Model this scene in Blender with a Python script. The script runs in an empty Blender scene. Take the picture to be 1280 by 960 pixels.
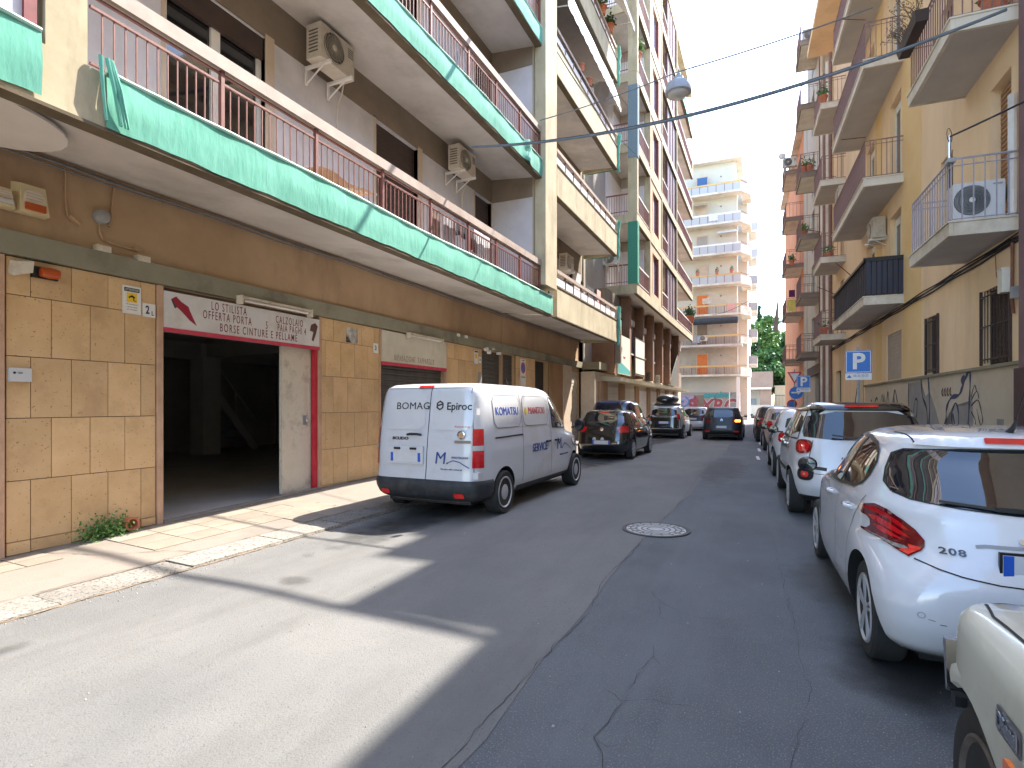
import bpy, bmesh, math, random
from mathutils import Vector, Matrix
from mathutils.bvhtree import BVHTree
from mathutils.geometry import delaunay_2d_cdt
random.seed(7)
R_ = math.radians
sc = bpy.context.scene
COL = sc.collection
# ---------------------------------------------------------------- camera, sky, sun, exposure
cam_d = bpy.data.cameras.new('camera'); cam = bpy.data.objects.new('camera', cam_d); COL.objects.link(cam)
cam.location = (0, 0, 1.62); cam.rotation_euler = (R_(90), 0, R_(24.4316))
cam_d.sensor_width = 36; cam_d.lens = 700 / 1280 * 36; cam_d.shift_y = 26 / 1280
cam_d.clip_start = 0.05; cam_d.clip_end = 3000
sc.camera = cam
SUN = Vector((0.34, 0.73, 1.0)).normalized()
world = bpy.data.worlds.new('World'); sc.world = world; world.use_nodes = True
wn = world.node_tree.nodes; wl = world.node_tree.links
sky = wn.new('ShaderNodeTexSky'); sky.sky_type = 'NISHITA'; sky.sun_disc = False
sky.sun_elevation = math.asin(SUN.z); sky.sun_rotation = math.atan2(SUN.x, SUN.y)
sky.air_density = 1.0; sky.dust_density = 1.0; sky.ozone_density = 1.0
wl.new(sky.outputs[0], wn['Background'].inputs[0]); wn['Background'].inputs[1].default_value = 0.15
sun_d = bpy.data.lights.new('sun', 'SUN'); sun_d.energy = 2.6; sun_d.angle = R_(0.55); sun_d.color = (1.0, 0.93, 0.83)
sun = bpy.data.objects.new('sun', sun_d); COL.objects.link(sun)
sun.rotation_euler = SUN.to_track_quat('Z', 'Y').to_euler()
vs = sc.view_settings; vs.view_transform = 'Standard'; vs.look = 'None'; vs.gamma = 1; vs.use_curve_mapping = False
vs.exposure = 2.65
sc.cycles.max_bounces = 8; sc.cycles.diffuse_bounces = 6
PHI = R_(2.208)                                                   # the right-hand row of houses stands 2.2 degrees off the left one

# ---------------------------------------------------------------- materials
MATS = {}
def mat(name, c, c2=None, scale=3.0, rough=0.8, metal=0.0, bump=0.0, bscale=None, spec=0.5, detail=6, stretch=(1, 1, 1), lo=0.35, hi=0.65, grime=None, coat=0.0, gscale=0.6, speck=None, alpha=1.0, emit=None, vary=0.0, gst=None):
    if name in MATS: return MATS[name]
    m = bpy.data.materials.new(name); MATS[name] = m; m.use_nodes = True
    n = m.node_tree.nodes; l = m.node_tree.links; b = n['Principled BSDF']
    b.inputs['Base Color'].default_value = (*c, 1); b.inputs['Roughness'].default_value = rough
    b.inputs['Metallic'].default_value = metal; b.inputs['Specular IOR Level'].default_value = spec
    b.inputs['Coat Weight'].default_value = coat; b.inputs['Coat Roughness'].default_value = 0.04
    b.inputs['Alpha'].default_value = alpha
    if emit: b.inputs['Emission Color'].default_value = (*c, 1); b.inputs['Emission Strength'].default_value = emit
    if c2 or bump or grime:
        tc = n.new('ShaderNodeTexCoord'); mp = n.new('ShaderNodeMapping'); mp.inputs['Scale'].default_value = stretch
        l.new(tc.outputs['Object'], mp.inputs[0])
        if vary:                                                   # alike pieces share a mesh: shift the grain from piece to piece
            oo = n.new('ShaderNodeObjectInfo'); mo = n.new('ShaderNodeMath'); mo.operation = 'MULTIPLY'; mo.inputs[1].default_value = 37.0; l.new(oo.outputs['Random'], mo.inputs[0]); l.new(mo.outputs[0], mp.inputs['Location'])
    col = None
    def ramp(fac, a, b_, c_lo, c_hi):
        r = n.new('ShaderNodeValToRGB'); r.color_ramp.elements[0].position = a; r.color_ramp.elements[1].position = b_
        r.color_ramp.elements[0].color = (*c_lo, 1); r.color_ramp.elements[1].color = (*c_hi, 1); l.new(fac, r.inputs[0]); return r.outputs[0]
    if c2:
        nz = n.new('ShaderNodeTexNoise'); nz.inputs['Scale'].default_value = scale; nz.inputs['Detail'].default_value = detail; nz.inputs['Roughness'].default_value = 0.62
        l.new(mp.outputs[0], nz.inputs[0]); col = ramp(nz.outputs[0], lo, hi, c, c2)
    if speck:
        n3 = n.new('ShaderNodeTexNoise'); n3.inputs['Scale'].default_value = speck[1]; n3.inputs['Detail'].default_value = 3
        l.new(mp.outputs[0], n3.inputs[0]); f3 = ramp(n3.outputs[0], speck[2], speck[3], (0, 0, 0), (1, 1, 1))
        mx = n.new('ShaderNodeMix'); mx.data_type = 'RGBA'; l.new(f3, mx.inputs[0])
        if col: l.new(col, mx.inputs[6])
        else: mx.inputs[6].default_value = (*c, 1)
        mx.inputs[7].default_value = (*speck[0], 1); col = mx.outputs[2]
    if grime:
        if gst: mg = n.new('ShaderNodeMapping'); mg.inputs['Scale'].default_value = gst; l.new(tc.outputs['Object'], mg.inputs[0])
        ng = n.new('ShaderNodeTexNoise'); ng.inputs['Scale'].default_value = gscale; ng.inputs['Detail'].default_value = 8; ng.inputs['Roughness'].default_value = 0.7
        l.new(mg.outputs[0] if gst else mp.outputs[0] if vary else tc.outputs['Object'], ng.inputs[0]); fg = ramp(ng.outputs[0], 0.5, 0.72, (0, 0, 0), (1, 1, 1))
        mx = n.new('ShaderNodeMix'); mx.data_type = 'RGBA'; l.new(fg, mx.inputs[0])
        if col: l.new(col, mx.inputs[6])
        else: mx.inputs[6].default_value = (*c, 1)
        mx.inputs[7].default_value = (*grime, 1); col = mx.outputs[2]
    if vary:
        oi = n.new('ShaderNodeObjectInfo'); mr = n.new('ShaderNodeMapRange'); mr.inputs[3].default_value = 1 - vary; mr.inputs[4].default_value = 1 + vary * .6; l.new(oi.outputs['Random'], mr.inputs[0])
        vm = n.new('ShaderNodeVectorMath'); vm.operation = 'SCALE'; l.new(col, vm.inputs[0]); l.new(mr.outputs[0], vm.inputs['Scale']); col = vm.outputs[0]
    if col: l.new(col, b.inputs['Base Color'])
    if bump:
        nb = n.new('ShaderNodeTexNoise'); nb.inputs['Scale'].default_value = bscale or scale * 8; nb.inputs['Detail'].default_value = 5
        l.new(mp.outputs[0], nb.inputs[0]); bp = n.new('ShaderNodeBump'); bp.inputs['Strength'].default_value = bump; bp.inputs['Distance'].default_value = 0.01
        l.new(nb.outputs[0], bp.inputs['Height']); l.new(bp.outputs[0], b.inputs['Normal'])
    return m
def hx(s):                                                        # sRGB hex to linear
    v = [int(s[i:i + 2], 16) / 255 for i in (0, 2, 4)]
    return tuple(x / 12.92 if x <= 0.04045 else ((x + 0.055) / 1.055) ** 2.4 for x in v)
plaster_tan = mat('plaster_tan', (0.42, 0.27, 0.15), (0.50, 0.33, 0.19), 1.2, 0.9, bump=0.15, grime=(0.30, 0.19, 0.11), gscale=1.2, gst=(1, .8, .3))
conc_olive = mat('concrete_olive', (0.22, 0.20, 0.14), (0.29, 0.265, 0.19), 1.5, 0.9, bump=0.2, grime=(0.10, 0.085, 0.06))
conc_beige = mat('concrete_beige', (0.40, 0.34, 0.22), (0.50, 0.43, 0.29), 1.4, 0.9, bump=0.2, grime=(0.25, 0.20, 0.13), gscale=1.3, gst=(1, 1, .3))
conc_under = mat('concrete_soffit', (0.52, 0.48, 0.44), (0.64, 0.595, 0.545), 0.9, 0.92, bump=0.15, grime=(0.40, 0.37, 0.33))
conc_lip = mat('concrete_lip', (0.10, 0.075, 0.045), (0.15, 0.115, 0.07), 3, 0.95, bump=0.3)
soffit_white = mat('soffit_white', (0.62, 0.57, 0.52), (0.70, 0.65, 0.60), 1, 0.9)
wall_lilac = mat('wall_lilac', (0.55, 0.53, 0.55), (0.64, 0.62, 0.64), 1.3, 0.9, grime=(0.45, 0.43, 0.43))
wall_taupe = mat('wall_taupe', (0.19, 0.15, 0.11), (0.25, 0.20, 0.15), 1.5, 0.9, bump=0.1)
jamb_beige = mat('jamb_beige', (0.50, 0.40, 0.30), (0.58, 0.47, 0.36), 3, 0.8)
rail_stone = mat('rail_stone', (0.34, 0.265, 0.22), (0.42, 0.335, 0.28), 4, 0.7, grime=(0.25, 0.18, 0.14))
rust_paint = mat('rust_brown_paint', (0.14, 0.045, 0.035), (0.22, 0.075, 0.055), 9, 0.55)
shutter_brown = mat('shutter_brown', (0.045, 0.028, 0.025), (0.06, 0.038, 0.032), 4, 0.6)
shutter_grey = mat('shutter_grey', (0.07, 0.065, 0.062), (0.11, 0.10, 0.095), 3, 0.55, metal=0.3)
shutter_pale = mat('shutter_pale', (0.50, 0.45, 0.37), (0.58, 0.53, 0.45), 2, 0.6)
tile_m = mat('facing_tile', (0.60, 0.385, 0.19), (0.69, 0.46, 0.245), 2.2, 0.62, bump=0.12, vary=.10, grime=(0.50, 0.32, 0.16), gscale=1.6, speck=((0.28, 0.16, 0.08), 40, 0.66, 0.70))
joint_m = mat('tile_joint', (0.07, 0.04, 0.025), rough=0.95)
net_m = mat('green_net', (0.11, 0.37, 0.275), (0.15, 0.43, 0.33), 2.6, 0.9, bump=0.9, bscale=13, stretch=(1, 1, .3), grime=(0.082, 0.29, 0.215), speck=((0.25, 0.50, 0.41), 9, 0.63, 0.80))
net_thin = mat('green_net_thin', (0.10, 0.45, 0.34), (0.20, 0.60, 0.46), 120, 0.9, alpha=0.62)
white_paint = mat('white_paint', (0.72, 0.70, 0.66), (0.80, 0.78, 0.75), 3, 0.5, grime=(0.5, 0.45, 0.4))
cream_metal = mat('cream_metal', (0.62, 0.55, 0.44), (0.70, 0.63, 0.52), 3, 0.45, grime=(0.35, 0.27, 0.2), gscale=3)
red_paint = mat('red_paint', (0.45, 0.015, 0.03), (0.55, 0.03, 0.05), 6, 0.4)
black_m = mat('black_plastic', (0.012, 0.012, 0.013), rough=0.45)
rubber = mat('rubber', (0.018, 0.018, 0.018), (0.03, 0.028, 0.026), 8, 0.85)
glass_dark = mat('dark_glass', (0.012, 0.015, 0.018), rough=0.04, spec=0.9)
glass_car = mat('car_glass', (0.008, 0.012, 0.018), rough=0.015, spec=0.9, coat=1.0)
chrome = mat('chrome', (0.65, 0.65, 0.66), rough=0.15, metal=1.0)
alloy = mat('alloy', (0.42, 0.42, 0.43), (0.5, 0.5, 0.5), 20, 0.35, metal=0.8)
steel_grey = mat('steel_grey', (0.28, 0.29, 0.31), (0.36, 0.37, 0.39), 8, 0.5, metal=0.4)
red_glass = mat('red_lamp_glass', (0.68, 0.012, 0.016), (0.45, 0.006, 0.012), 9, 0.12, coat=1.0)
red_bright = mat('red_reflector', (0.85, 0.03, 0.02), rough=0.15, coat=1.0)
amber = mat('amber_lamp', (0.85, 0.20, 0.01), rough=0.2, coat=1.0)
clear_lamp = mat('clear_lamp', (0.5, 0.48, 0.46), rough=0.1, coat=1.0)
cable_m = mat('cable_black', (0.02, 0.02, 0.022), rough=0.7)
cable_g = mat('cable_grey', (0.12, 0.13, 0.14), (0.2, 0.2, 0.2), 12, 0.7)
ochre = mat('ochre_plaster', (0.79, 0.565, 0.335), (0.85, 0.64, 0.41), 0.8, 0.92, bump=0.12, grime=(0.66, 0.50, 0.31), gscale=1.1, gst=(1, 1, .22), stretch=(1, 1, 0.5))
ochre_deep = mat('ochre_deep', (0.74, 0.51, 0.23), (0.79, 0.57, 0.28), 1, 0.92, bump=0.1)
cream_slab = mat('cream_slab', (0.64, 0.59, 0.49), (0.74, 0.69, 0.59), 1.6, 0.85, grime=(0.42, 0.35, 0.26))
soffit_grey = mat('soffit_grey', (0.46, 0.43, 0.40), (0.54, 0.51, 0.47), 1.2, 0.9)
plinth_m = mat('plinth_plaster', (0.52, 0.44, 0.33), (0.60, 0.52, 0.41), 1.2, 0.9, grime=(0.34, 0.28, 0.21))
cream_wall = mat('cream_wall', (0.50, 0.49, 0.425), (0.58, 0.57, 0.50), 0.6, 0.9, grime=(0.52, 0.46, 0.38))
grey_wall = mat('grey_wall', (0.30, 0.27, 0.24), (0.38, 0.34, 0.30), 0.8, 0.9)
tan_panel = mat('tan_panel', (0.52, 0.33, 0.20), (0.60, 0.40, 0.26), 1, 0.85)
pier_brown = mat('pier_brown', (0.17, 0.085, 0.05), (0.24, 0.13, 0.08), 1.4, 0.85)
orange_m = mat('orange_paint', (0.60, 0.17, 0.045), (0.68, 0.22, 0.06), 3, 0.75)
orange_wall = mat('orange_wall', (0.62, 0.25, 0.12), (0.70, 0.31, 0.16), 0.9, 0.9)
yellow_can = mat('yellow_canvas', (0.58, 0.38, 0.16), (0.66, 0.45, 0.20), 5, 0.8)
teal_m = mat('teal_panel', (0.05, 0.30, 0.30), rough=0.6)
blue_dk = mat('blue_shutter', (0.04, 0.11, 0.26), rough=0.6)
terracotta = mat('terracotta', (0.42, 0.13, 0.07), (0.52, 0.19, 0.10), 7, 0.85)
canvas_w = mat('white_canvas', (0.72, 0.70, 0.70), (0.82, 0.80, 0.80), 3, 0.9)
leaf = [mat('leaf_a', (0.055, 0.14, 0.03), (0.10, 0.22, 0.05), 4, 0.6), mat('leaf_b', (0.10, 0.20, 0.04), (0.16, 0.28, 0.07), 4, 0.6), mat('leaf_c', (0.03, 0.085, 0.03), (0.05, 0.12, 0.04), 4, 0.7)]
bark = mat('bark', (0.12, 0.085, 0.055), (0.2, 0.15, 0.10), 9, 0.9, bump=0.4)
mauve_rail = mat('mauve_rail', (0.20, 0.11, 0.10), (0.26, 0.15, 0.135), 8, 0.6)
wood_m = mat('shutter_wood', (0.30, 0.16, 0.08), (0.38, 0.21, 0.11), 6, 0.6)
fabric = [mat('cloth_' + n, c, c2, 6, 0.9) for n, c, c2 in (('dark', (0.02, 0.02, 0.035), (0.05, 0.05, 0.08)), ('pale', (0.55, 0.55, 0.6), (0.7, 0.7, 0.72)), ('grey', (0.25, 0.25, 0.28), (0.4, 0.4, 0.42)), ('pink', (0.6, 0.3, 0.28), (0.7, 0.42, 0.38)), ('brown', (0.16, 0.10, 0.08), (0.26, 0.18, 0.14)))]

# ---------------------------------------------------------------- mesh builder
def FR(frame, p):
    if frame == 'R':
        c_, s_ = math.cos(PHI), math.sin(PHI); return Vector((p[0] * c_ - p[1] * s_, p[0] * s_ + p[1] * c_, p[2]))
    return Vector(p)
class MB:
    def __init__(s): s.v = []; s.f = []
    def add(s, vs_, fs):
        o = len(s.v); s.v += [tuple(v) for v in vs_]; s.f += [tuple(i + o for i in f) for f in fs]; return s
    def box(s, x0, x1, y0, y1, z0, z1):
        if x0 > x1: x0, x1 = x1, x0
        if y0 > y1: y0, y1 = y1, y0
        return s.add([(x, y, z) for z in (z0, z1) for y in (y0, y1) for x in (x0, x1)], [(0, 2, 3, 1), (4, 5, 7, 6), (0, 1, 5, 4), (2, 6, 7, 3), (0, 4, 6, 2), (1, 3, 7, 5)])
    def hexa(s, b4, t4):                                           # four bottom and four top corners, counter-clockwise from above
        return s.add(list(b4) + list(t4), [(3, 2, 1, 0), (4, 5, 6, 7), (0, 1, 5, 4), (1, 2, 6, 5), (2, 3, 7, 6), (3, 0, 4, 7)])
    def prism(s, poly, axis, a, b):                                # poly of 2D points extruded along axis from a to b
        n = len(poly)
        def P(p, t): return (t, p[0], p[1]) if axis == 'x' else (p[0], t, p[1]) if axis == 'y' else (p[0], p[1], t)
        return s.add([P(p, a) for p in poly] + [P(p, b) for p in poly], [tuple(range(n))[::-1], tuple(range(n, 2 * n))] + [(i, (i + 1) % n, n + (i + 1) % n, n + i) for i in range(n)])
    def bar(s, p, q, w, h=None, up=(0, 0, 1)):
        p = Vector(p); q = Vector(q); d = (q - p).normalized(); u = Vector(up)
        if abs(d.dot(u)) > 0.98: u = Vector((1, 0, 0))
        r = d.cross(u).normalized(); u = r.cross(d); h = h or w
        c = [r * sx * w / 2 + u * sz * h / 2 for sx, sz in ((-1, -1), (1, -1), (1, 1), (-1, 1))]
        return s.add([p + x for x in c] + [q + x for x in c], [(0, 1, 2, 3), (7, 6, 5, 4), (0, 4, 5, 1), (1, 5, 6, 2), (2, 6, 7, 3), (3, 7, 4, 0)])
    def tube(s, path, r, n=8, caps=True, r2=None):
        P = [Vector(p) for p in path]; o = len(s.v); m = len(P); ref = None
        for i, p in enumerate(P):
            d = (P[min(i + 1, m - 1)] - P[max(i - 1, 0)]).normalized()
            if ref is None: ref = Vector((0, 0, 1)) if abs(d.z) < 0.9 else Vector((1, 0, 0))
            a = d.cross(ref).normalized(); b = a.cross(d).normalized(); ref = b
            rr = r if r2 is None else r + (r2 - r) * i / (m - 1)
            for k in range(n): t = 2 * math.pi * k / n; s.v.append(tuple(p + a * rr * math.cos(t) + b * rr * math.sin(t)))
        for i in range(m - 1):
            for k in range(n): s.f.append((o + i * n + k, o + i * n + (k + 1) % n, o + (i + 1) * n + (k + 1) % n, o + (i + 1) * n + k))
        if caps: s.f.append(tuple(o + k for k in range(n))[::-1]); s.f.append(tuple(o + (m - 1) * n + k for k in range(n)))
        return s
    def lathe(s, prof, centre, axis='z', n=24):                    # prof: (radius, along)
        o = len(s.v); c = Vector(centre)
        for r, a in prof:
            for k in range(n):
                t = 2 * math.pi * k / n; x, y = r * math.cos(t), r * math.sin(t)
                s.v.append(tuple(c + (Vector((a, x, y)) if axis == 'x' else Vector((y, a, x)) if axis == 'y' else Vector((x, y, a)))))
        for i in range(len(prof) - 1):
            for k in range(n): s.f.append((o + i * n + k, o + i * n + (k + 1) % n, o + (i + 1) * n + (k + 1) % n, o + (i + 1) * n + k))
        s.f.append(tuple(o + k for k in range(n))[::-1]); s.f.append(tuple(o + (len(prof) - 1) * n + k for k in range(n)))
        return s
    def grid(s, fn, nu, nv):
        o = len(s.v)
        for i in range(nu + 1):
            for j in range(nv + 1): s.v.append(tuple(fn(i / nu, j / nv)))
        for i in range(nu):
            for j in range(nv): a = o + i * (nv + 1) + j; s.f.append((a, a + nv + 1, a + nv + 2, a + 1))
        return s
    def mesh(s, name, m, off=(0, 0, 0), smooth=None, fix=True):
        me = bpy.data.meshes.new(name); me.from_pydata([(v[0] - off[0], v[1] - off[1], v[2] - off[2]) for v in s.v], [], s.f)
        if fix and len(s.f) < 60000:
            bm = bmesh.new(); bm.from_mesh(me); bmesh.ops.recalc_face_normals(bm, faces=bm.faces); bm.to_mesh(me); bm.free()
        if m: me.materials.append(m)
        if smooth:
            me.shade_smooth()
            me.set_sharp_from_angle(angle=R_(smooth))
        return me
def thing(name, label, cat, base=(0, 0, 0), frame='L', group=None, rz=0.0):
    o = bpy.data.objects.new(name, None); COL.objects.link(o); o.empty_display_size = 0.2
    o.location = FR(frame, base); o.rotation_euler = (0, 0, (PHI if frame == 'R' else 0) + rz)
    o['label'] = label; o['category'] = cat
    if group: o['group'] = group
    o['_b'] = list(base); return o
def base_of(p):
    while p.parent: p = p.parent
    return tuple(p['_b']) if '_b' in p else (0, 0, 0)
def part(name, mb, m, parent, label=None, kind=None, smooth=None, fix=True, local=False):
    off = (0, 0, 0) if local else base_of(parent)
    me = mb if isinstance(mb, bpy.types.Mesh) else mb.mesh(name, m, off, smooth, fix)
    o = bpy.data.objects.new(name, me); COL.objects.link(o); o.parent = parent
    if label: o['label'] = label
    if kind: o['kind'] = kind
    return o
def inst(name, me, parent, loc, rot=(0, 0, 0), frame_off=True):
    o = bpy.data.objects.new(name, me); COL.objects.link(o); o.parent = parent
    b = base_of(parent) if frame_off else (0, 0, 0)
    o.location = (loc[0] - b[0], loc[1] - b[1], loc[2] - b[2]); o.rotation_euler = rot; return o
def solo(name, mb, m, label, cat, base, frame='L', group=None, smooth=None, rz=0.0, fix=True):
    me = mb.mesh(name, m, base, smooth, fix); o = bpy.data.objects.new(name, me); COL.objects.link(o)
    o.location = FR(frame, base); o.rotation_euler = (0, 0, (PHI if frame == 'R' else 0) + rz)
    o['label'] = label; o['category'] = cat; o['_b'] = list(base)
    if group: o['group'] = group
    return o
def struct(name, mb, m, parent=None, frame='L', smooth=None, fix=True):
    me = mb.mesh(name, m, (0, 0, 0), smooth, fix); o = bpy.data.objects.new(name, me); COL.objects.link(o)
    if frame == 'R': o.rotation_euler = (0, 0, PHI)
    if parent: o.parent = parent
    else: o['kind'] = 'structure'
    return o
def copy_thing(root, loc, label, frame='L', rz=0.0):
    r = root.copy(); COL.objects.link(r); r.location = FR(frame, loc); r.rotation_euler = (0, 0, (PHI if frame == 'R' else 0) + rz); r['label'] = label
    for ch in list(root.children):
        c_ = ch.copy(); COL.objects.link(c_); c_.parent = r
        for g in ch.children: d = g.copy(); COL.objects.link(d); d.parent = c_
    return r
FACE_X = Matrix(((0, 0, 1), (1, 0, 0), (0, 1, 0)))                 # writing that reads along +y and faces +x
FACE_S = Matrix(((1, 0, 0), (0, 0, -1), (0, 1, 0)))                # writing that faces -y
FACE_R = Matrix(((0, 0, -1), (-1, 0, 0), (0, 1, 0)))               # writing that faces -x
def text_mb(txt, size, pos, face, width=1.0, depth=0.002, align='CENTER', bold=0.0, shear=0.0, space=1.0):
    cu = bpy.data.curves.new('lettering', 'FONT'); cu.body = txt; cu.size = size; cu.extrude = depth; cu.align_x = align; cu.align_y = 'CENTER'; cu.offset = bold; cu.shear = shear; cu.space_character = space; cu.resolution_u = 3
    ob = bpy.data.objects.new('lettering', cu); COL.objects.link(ob)
    me = bpy.data.meshes.new_from_object(ob)
    mb = MB(); p = Vector(pos)
    mb.add([p + face @ Vector((v.co.x * width, v.co.y, v.co.z)) for v in me.vertices], [tuple(q.vertices) for q in me.polygons])
    bpy.data.objects.remove(ob); bpy.data.curves.remove(cu); bpy.data.meshes.remove(me); return mb

# ---------------------------------------------------------------- ground, road, kerbs, pavements
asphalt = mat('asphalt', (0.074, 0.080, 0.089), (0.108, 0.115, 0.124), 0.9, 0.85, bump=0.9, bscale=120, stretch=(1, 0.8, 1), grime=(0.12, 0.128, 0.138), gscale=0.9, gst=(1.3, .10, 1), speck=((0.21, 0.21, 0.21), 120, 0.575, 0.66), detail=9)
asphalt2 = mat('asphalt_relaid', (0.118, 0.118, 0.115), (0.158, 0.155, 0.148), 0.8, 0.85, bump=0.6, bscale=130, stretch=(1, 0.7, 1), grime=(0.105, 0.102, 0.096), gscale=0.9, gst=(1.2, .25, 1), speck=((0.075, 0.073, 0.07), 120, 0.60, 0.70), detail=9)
crack_m = mat('crack', (0.035, 0.034, 0.033), rough=1.0)
kerb_m = mat('lava_kerb', (0.19, 0.175, 0.15), (0.26, 0.24, 0.21), 3, 0.9, bump=0.8, bscale=60, speck=((0.09, 0.085, 0.08), 34, 0.56, 0.62), vary=.15)
pave_m = mat('pavement_concrete', (0.18, 0.155, 0.128), (0.24, 0.208, 0.175), 1.1, 0.92, bump=0.3, bscale=50, grime=(0.16, 0.13, 0.10), gscale=1.1)
slab_m = mat('paving_slab', (0.20, 0.168, 0.13), (0.26, 0.22, 0.175), 1.6, 0.92, vary=.12, bump=0.4, bscale=30, grime=(0.18, 0.145, 0.11))
ground_m = mat('ground', (0.14, 0.13, 0.12), (0.18, 0.165, 0.15), 0.3, 0.95)
g = MB().add([(-400, -60, -0.05), (400, -60, -0.05), (400, 700, -0.05), (-400, 700, -0.05)], [(0, 1, 2, 3)])
struct('ground', g, ground_m)
rd = MB()
def road_x(y): return (-5.14, 2.62 - 0.0386 * y)
n = 60
for i in range(n + 1):
    y = -12 + i * (132) / n; a, b = road_x(y); rd.v += [(a, y, 0), (b, y, 0)]
for i in range(n): rd.f.append((2 * i, 2 * i + 1, 2 * i + 3, 2 * i + 2))
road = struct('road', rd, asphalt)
rl = MB()                                                          # relaid strip along the left lane, its edge wavering at x about -1.3
ys = [-12 + i * 0.9 for i in range(110)]
for y in ys: rl.v += [(-5.135, y, 0.004), (-1.31 + 0.05 * math.sin(y * 0.7) + 0.03 * math.sin(y * 3.1), y, 0.004)]
for i in range(len(ys) - 1): rl.f.append((2 * i, 2 * i + 1, 2 * i + 3, 2 * i + 2))
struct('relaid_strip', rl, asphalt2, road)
def crack(pts, w=0.012, seed=1, step=0.07, z=0.008):
    rnd = random.Random(seed); P = []
    for a, b in zip(pts[:-1], pts[1:]):
        a = Vector(a); b = Vector(b); k = max(2, int((b - a).length / step))
        P += [a.lerp(b, i / k) for i in range(k)]
    P.append(Vector(pts[-1])); mb = MB()
    for i, p in enumerate(P):
        q = p + Vector((rnd.uniform(-1, 1), rnd.uniform(-1, 1))) * 0.016; d = (P[min(i + 1, len(P) - 1)] - P[max(i - 1, 0)]).normalized(); nn = Vector((-d.y, d.x))
        ww = w * .5 * rnd.uniform(0.15, 1.15) * (0.3 if i in (0, len(P) - 1) else 1)
        mb.v += [(q.x + nn.x * ww / 2, q.y + nn.y * ww / 2, z), (q.x - nn.x * ww / 2, q.y - nn.y * ww / 2, z)]
    for i in range(len(P) - 1): mb.f.append((2 * i, 2 * i + 1, 2 * i + 3, 2 * i + 2))
    return mb
CR = [([(-1.31, 1.5), (-1.31, 2.88), (-1.29, 3.65), (-1.25, 4.15), (-1.38, 5.19), (-1.33, 5.9), (-1.36, 6.9)], .010), ([(-1.33, 8), (-1.31, 10), (-1.38, 12.6), (-1.36, 16), (-1.3, 22)], .012),
      ([(-0.85, 3.11), (-0.71, 3.02), (-0.55, 3.12), (-0.42, 3.1), (-0.3, 3.13)], .008), ([(-0.71, 3.02), (-0.74, 2.79), (-0.77, 2.65), (-0.66, 2.46), (-0.6, 2.2), (-0.62, 1.8)], .010), ([(-0.95, 2.73), (-0.86, 2.70), (-0.77, 2.65)], .008), ([(-0.77, 2.65), (-0.7, 2.6), (-0.62, 2.62)], .008),
      ([(-0.70, 3.85), (-0.67, 3.66), (-0.70, 3.41), (-0.71, 3.17)], .008), ([(-0.67, 3.66), (-0.6, 3.55)], .007), ([(-0.91, 4.91), (-0.78, 4.66), (-0.60, 4.50), (-0.44, 4.45), (-0.3, 4.5)], .009), ([(-0.78, 4.66), (-0.74, 4.35), (-0.66, 4.3), (-0.45, 4.2)], .007),
      ([(-3.3, 4.4), (-3.0, 4.9), (-2.5, 5.6), (-2.3, 6.2)], .006), ([(-2.6, 7.8), (-2.2, 8.0), (-1.9, 8.6), (-2.1, 9.5)], .007), ([(-0.4, 5.9), (-0.1, 6.1), (0.1, 6.0)], .007), ([(-0.3, 8.2), (0.0, 8.4), (0.3, 8.35)], .008), ([(-3.3, 12.9), (-2.6, 13.1), (-2.0, 13.0)], .014), ([(0.2, 1.9), (0.1, 2.7), (0.22, 3.6), (0.15, 5.5), (0.05, 8)], .006), ([(-2.9, 9.9), (-2.2, 10.4), (-1.6, 10.3)], .008)]
for i, (p, w_) in enumerate(CR): struct('road_crack', crack(p, w_, i + 3), crack_m, road)
patch_m = mat('asphalt_patch', (0.10, 0.10, 0.10), (0.13, 0.13, 0.125), 2, 0.85, bump=0.5, bscale=120, speck=((0.22, 0.21, 0.2), 90, 0.6, 0.7))
def blob(cx, cy, rx, ry, z, seed, n=26):
    rnd = random.Random(seed); ph_ = [rnd.uniform(0, 6.3) for _ in range(4)]
    return MB().add([(cx + rx * math.cos(t) * (1 + .16 * math.sin(3 * t + ph_[0]) + .1 * math.sin(7 * t + ph_[1])), cy + ry * math.sin(t) * (1 + .14 * math.sin(4 * t + ph_[2])), z) for t in [2 * math.pi * k / n for k in range(n)]], [tuple(range(n))])
def stain_mat(name, c, strength=.8, scale=3.0):
    m = bpy.data.materials.new(name); m.use_nodes = True; n = m.node_tree.nodes; l = m.node_tree.links; b = n['Principled BSDF']; b.inputs['Base Color'].default_value = (*c, 1); b.inputs['Roughness'].default_value = .75
    tc = n.new('ShaderNodeTexCoord'); v = n.new('ShaderNodeVectorMath'); v.operation = 'DISTANCE'; v.inputs[1].default_value = (.5, .5, 0); mp = n.new('ShaderNodeMapping'); mp.inputs['Scale'].default_value = (1, 1, 0); l.new(tc.outputs['Generated'], mp.inputs[0]); l.new(mp.outputs[0], v.inputs[0])
    nz = n.new('ShaderNodeTexNoise'); nz.inputs['Scale'].default_value = scale; nz.inputs['Detail'].default_value = 7; l.new(tc.outputs['Object'], nz.inputs[0])
    a = n.new('ShaderNodeMath'); a.operation = 'MULTIPLY_ADD'; a.inputs[1].default_value = .9; l.new(nz.outputs[0], a.inputs[0]); 
    s_ = n.new('ShaderNodeMath'); s_.operation = 'MULTIPLY'; s_.inputs[1].default_value = -2.0; l.new(v.outputs['Value'], s_.inputs[0]); l.new(s_.outputs[0], a.inputs[2])
    r = n.new('ShaderNodeMapRange'); r.inputs[1].default_value = -.42; r.inputs[2].default_value = .12; r.inputs[3].default_value = 0; r.inputs[4].default_value = strength; l.new(a.outputs[0], r.inputs[0]); l.new(r.outputs[0], b.inputs['Alpha']); return m
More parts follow.
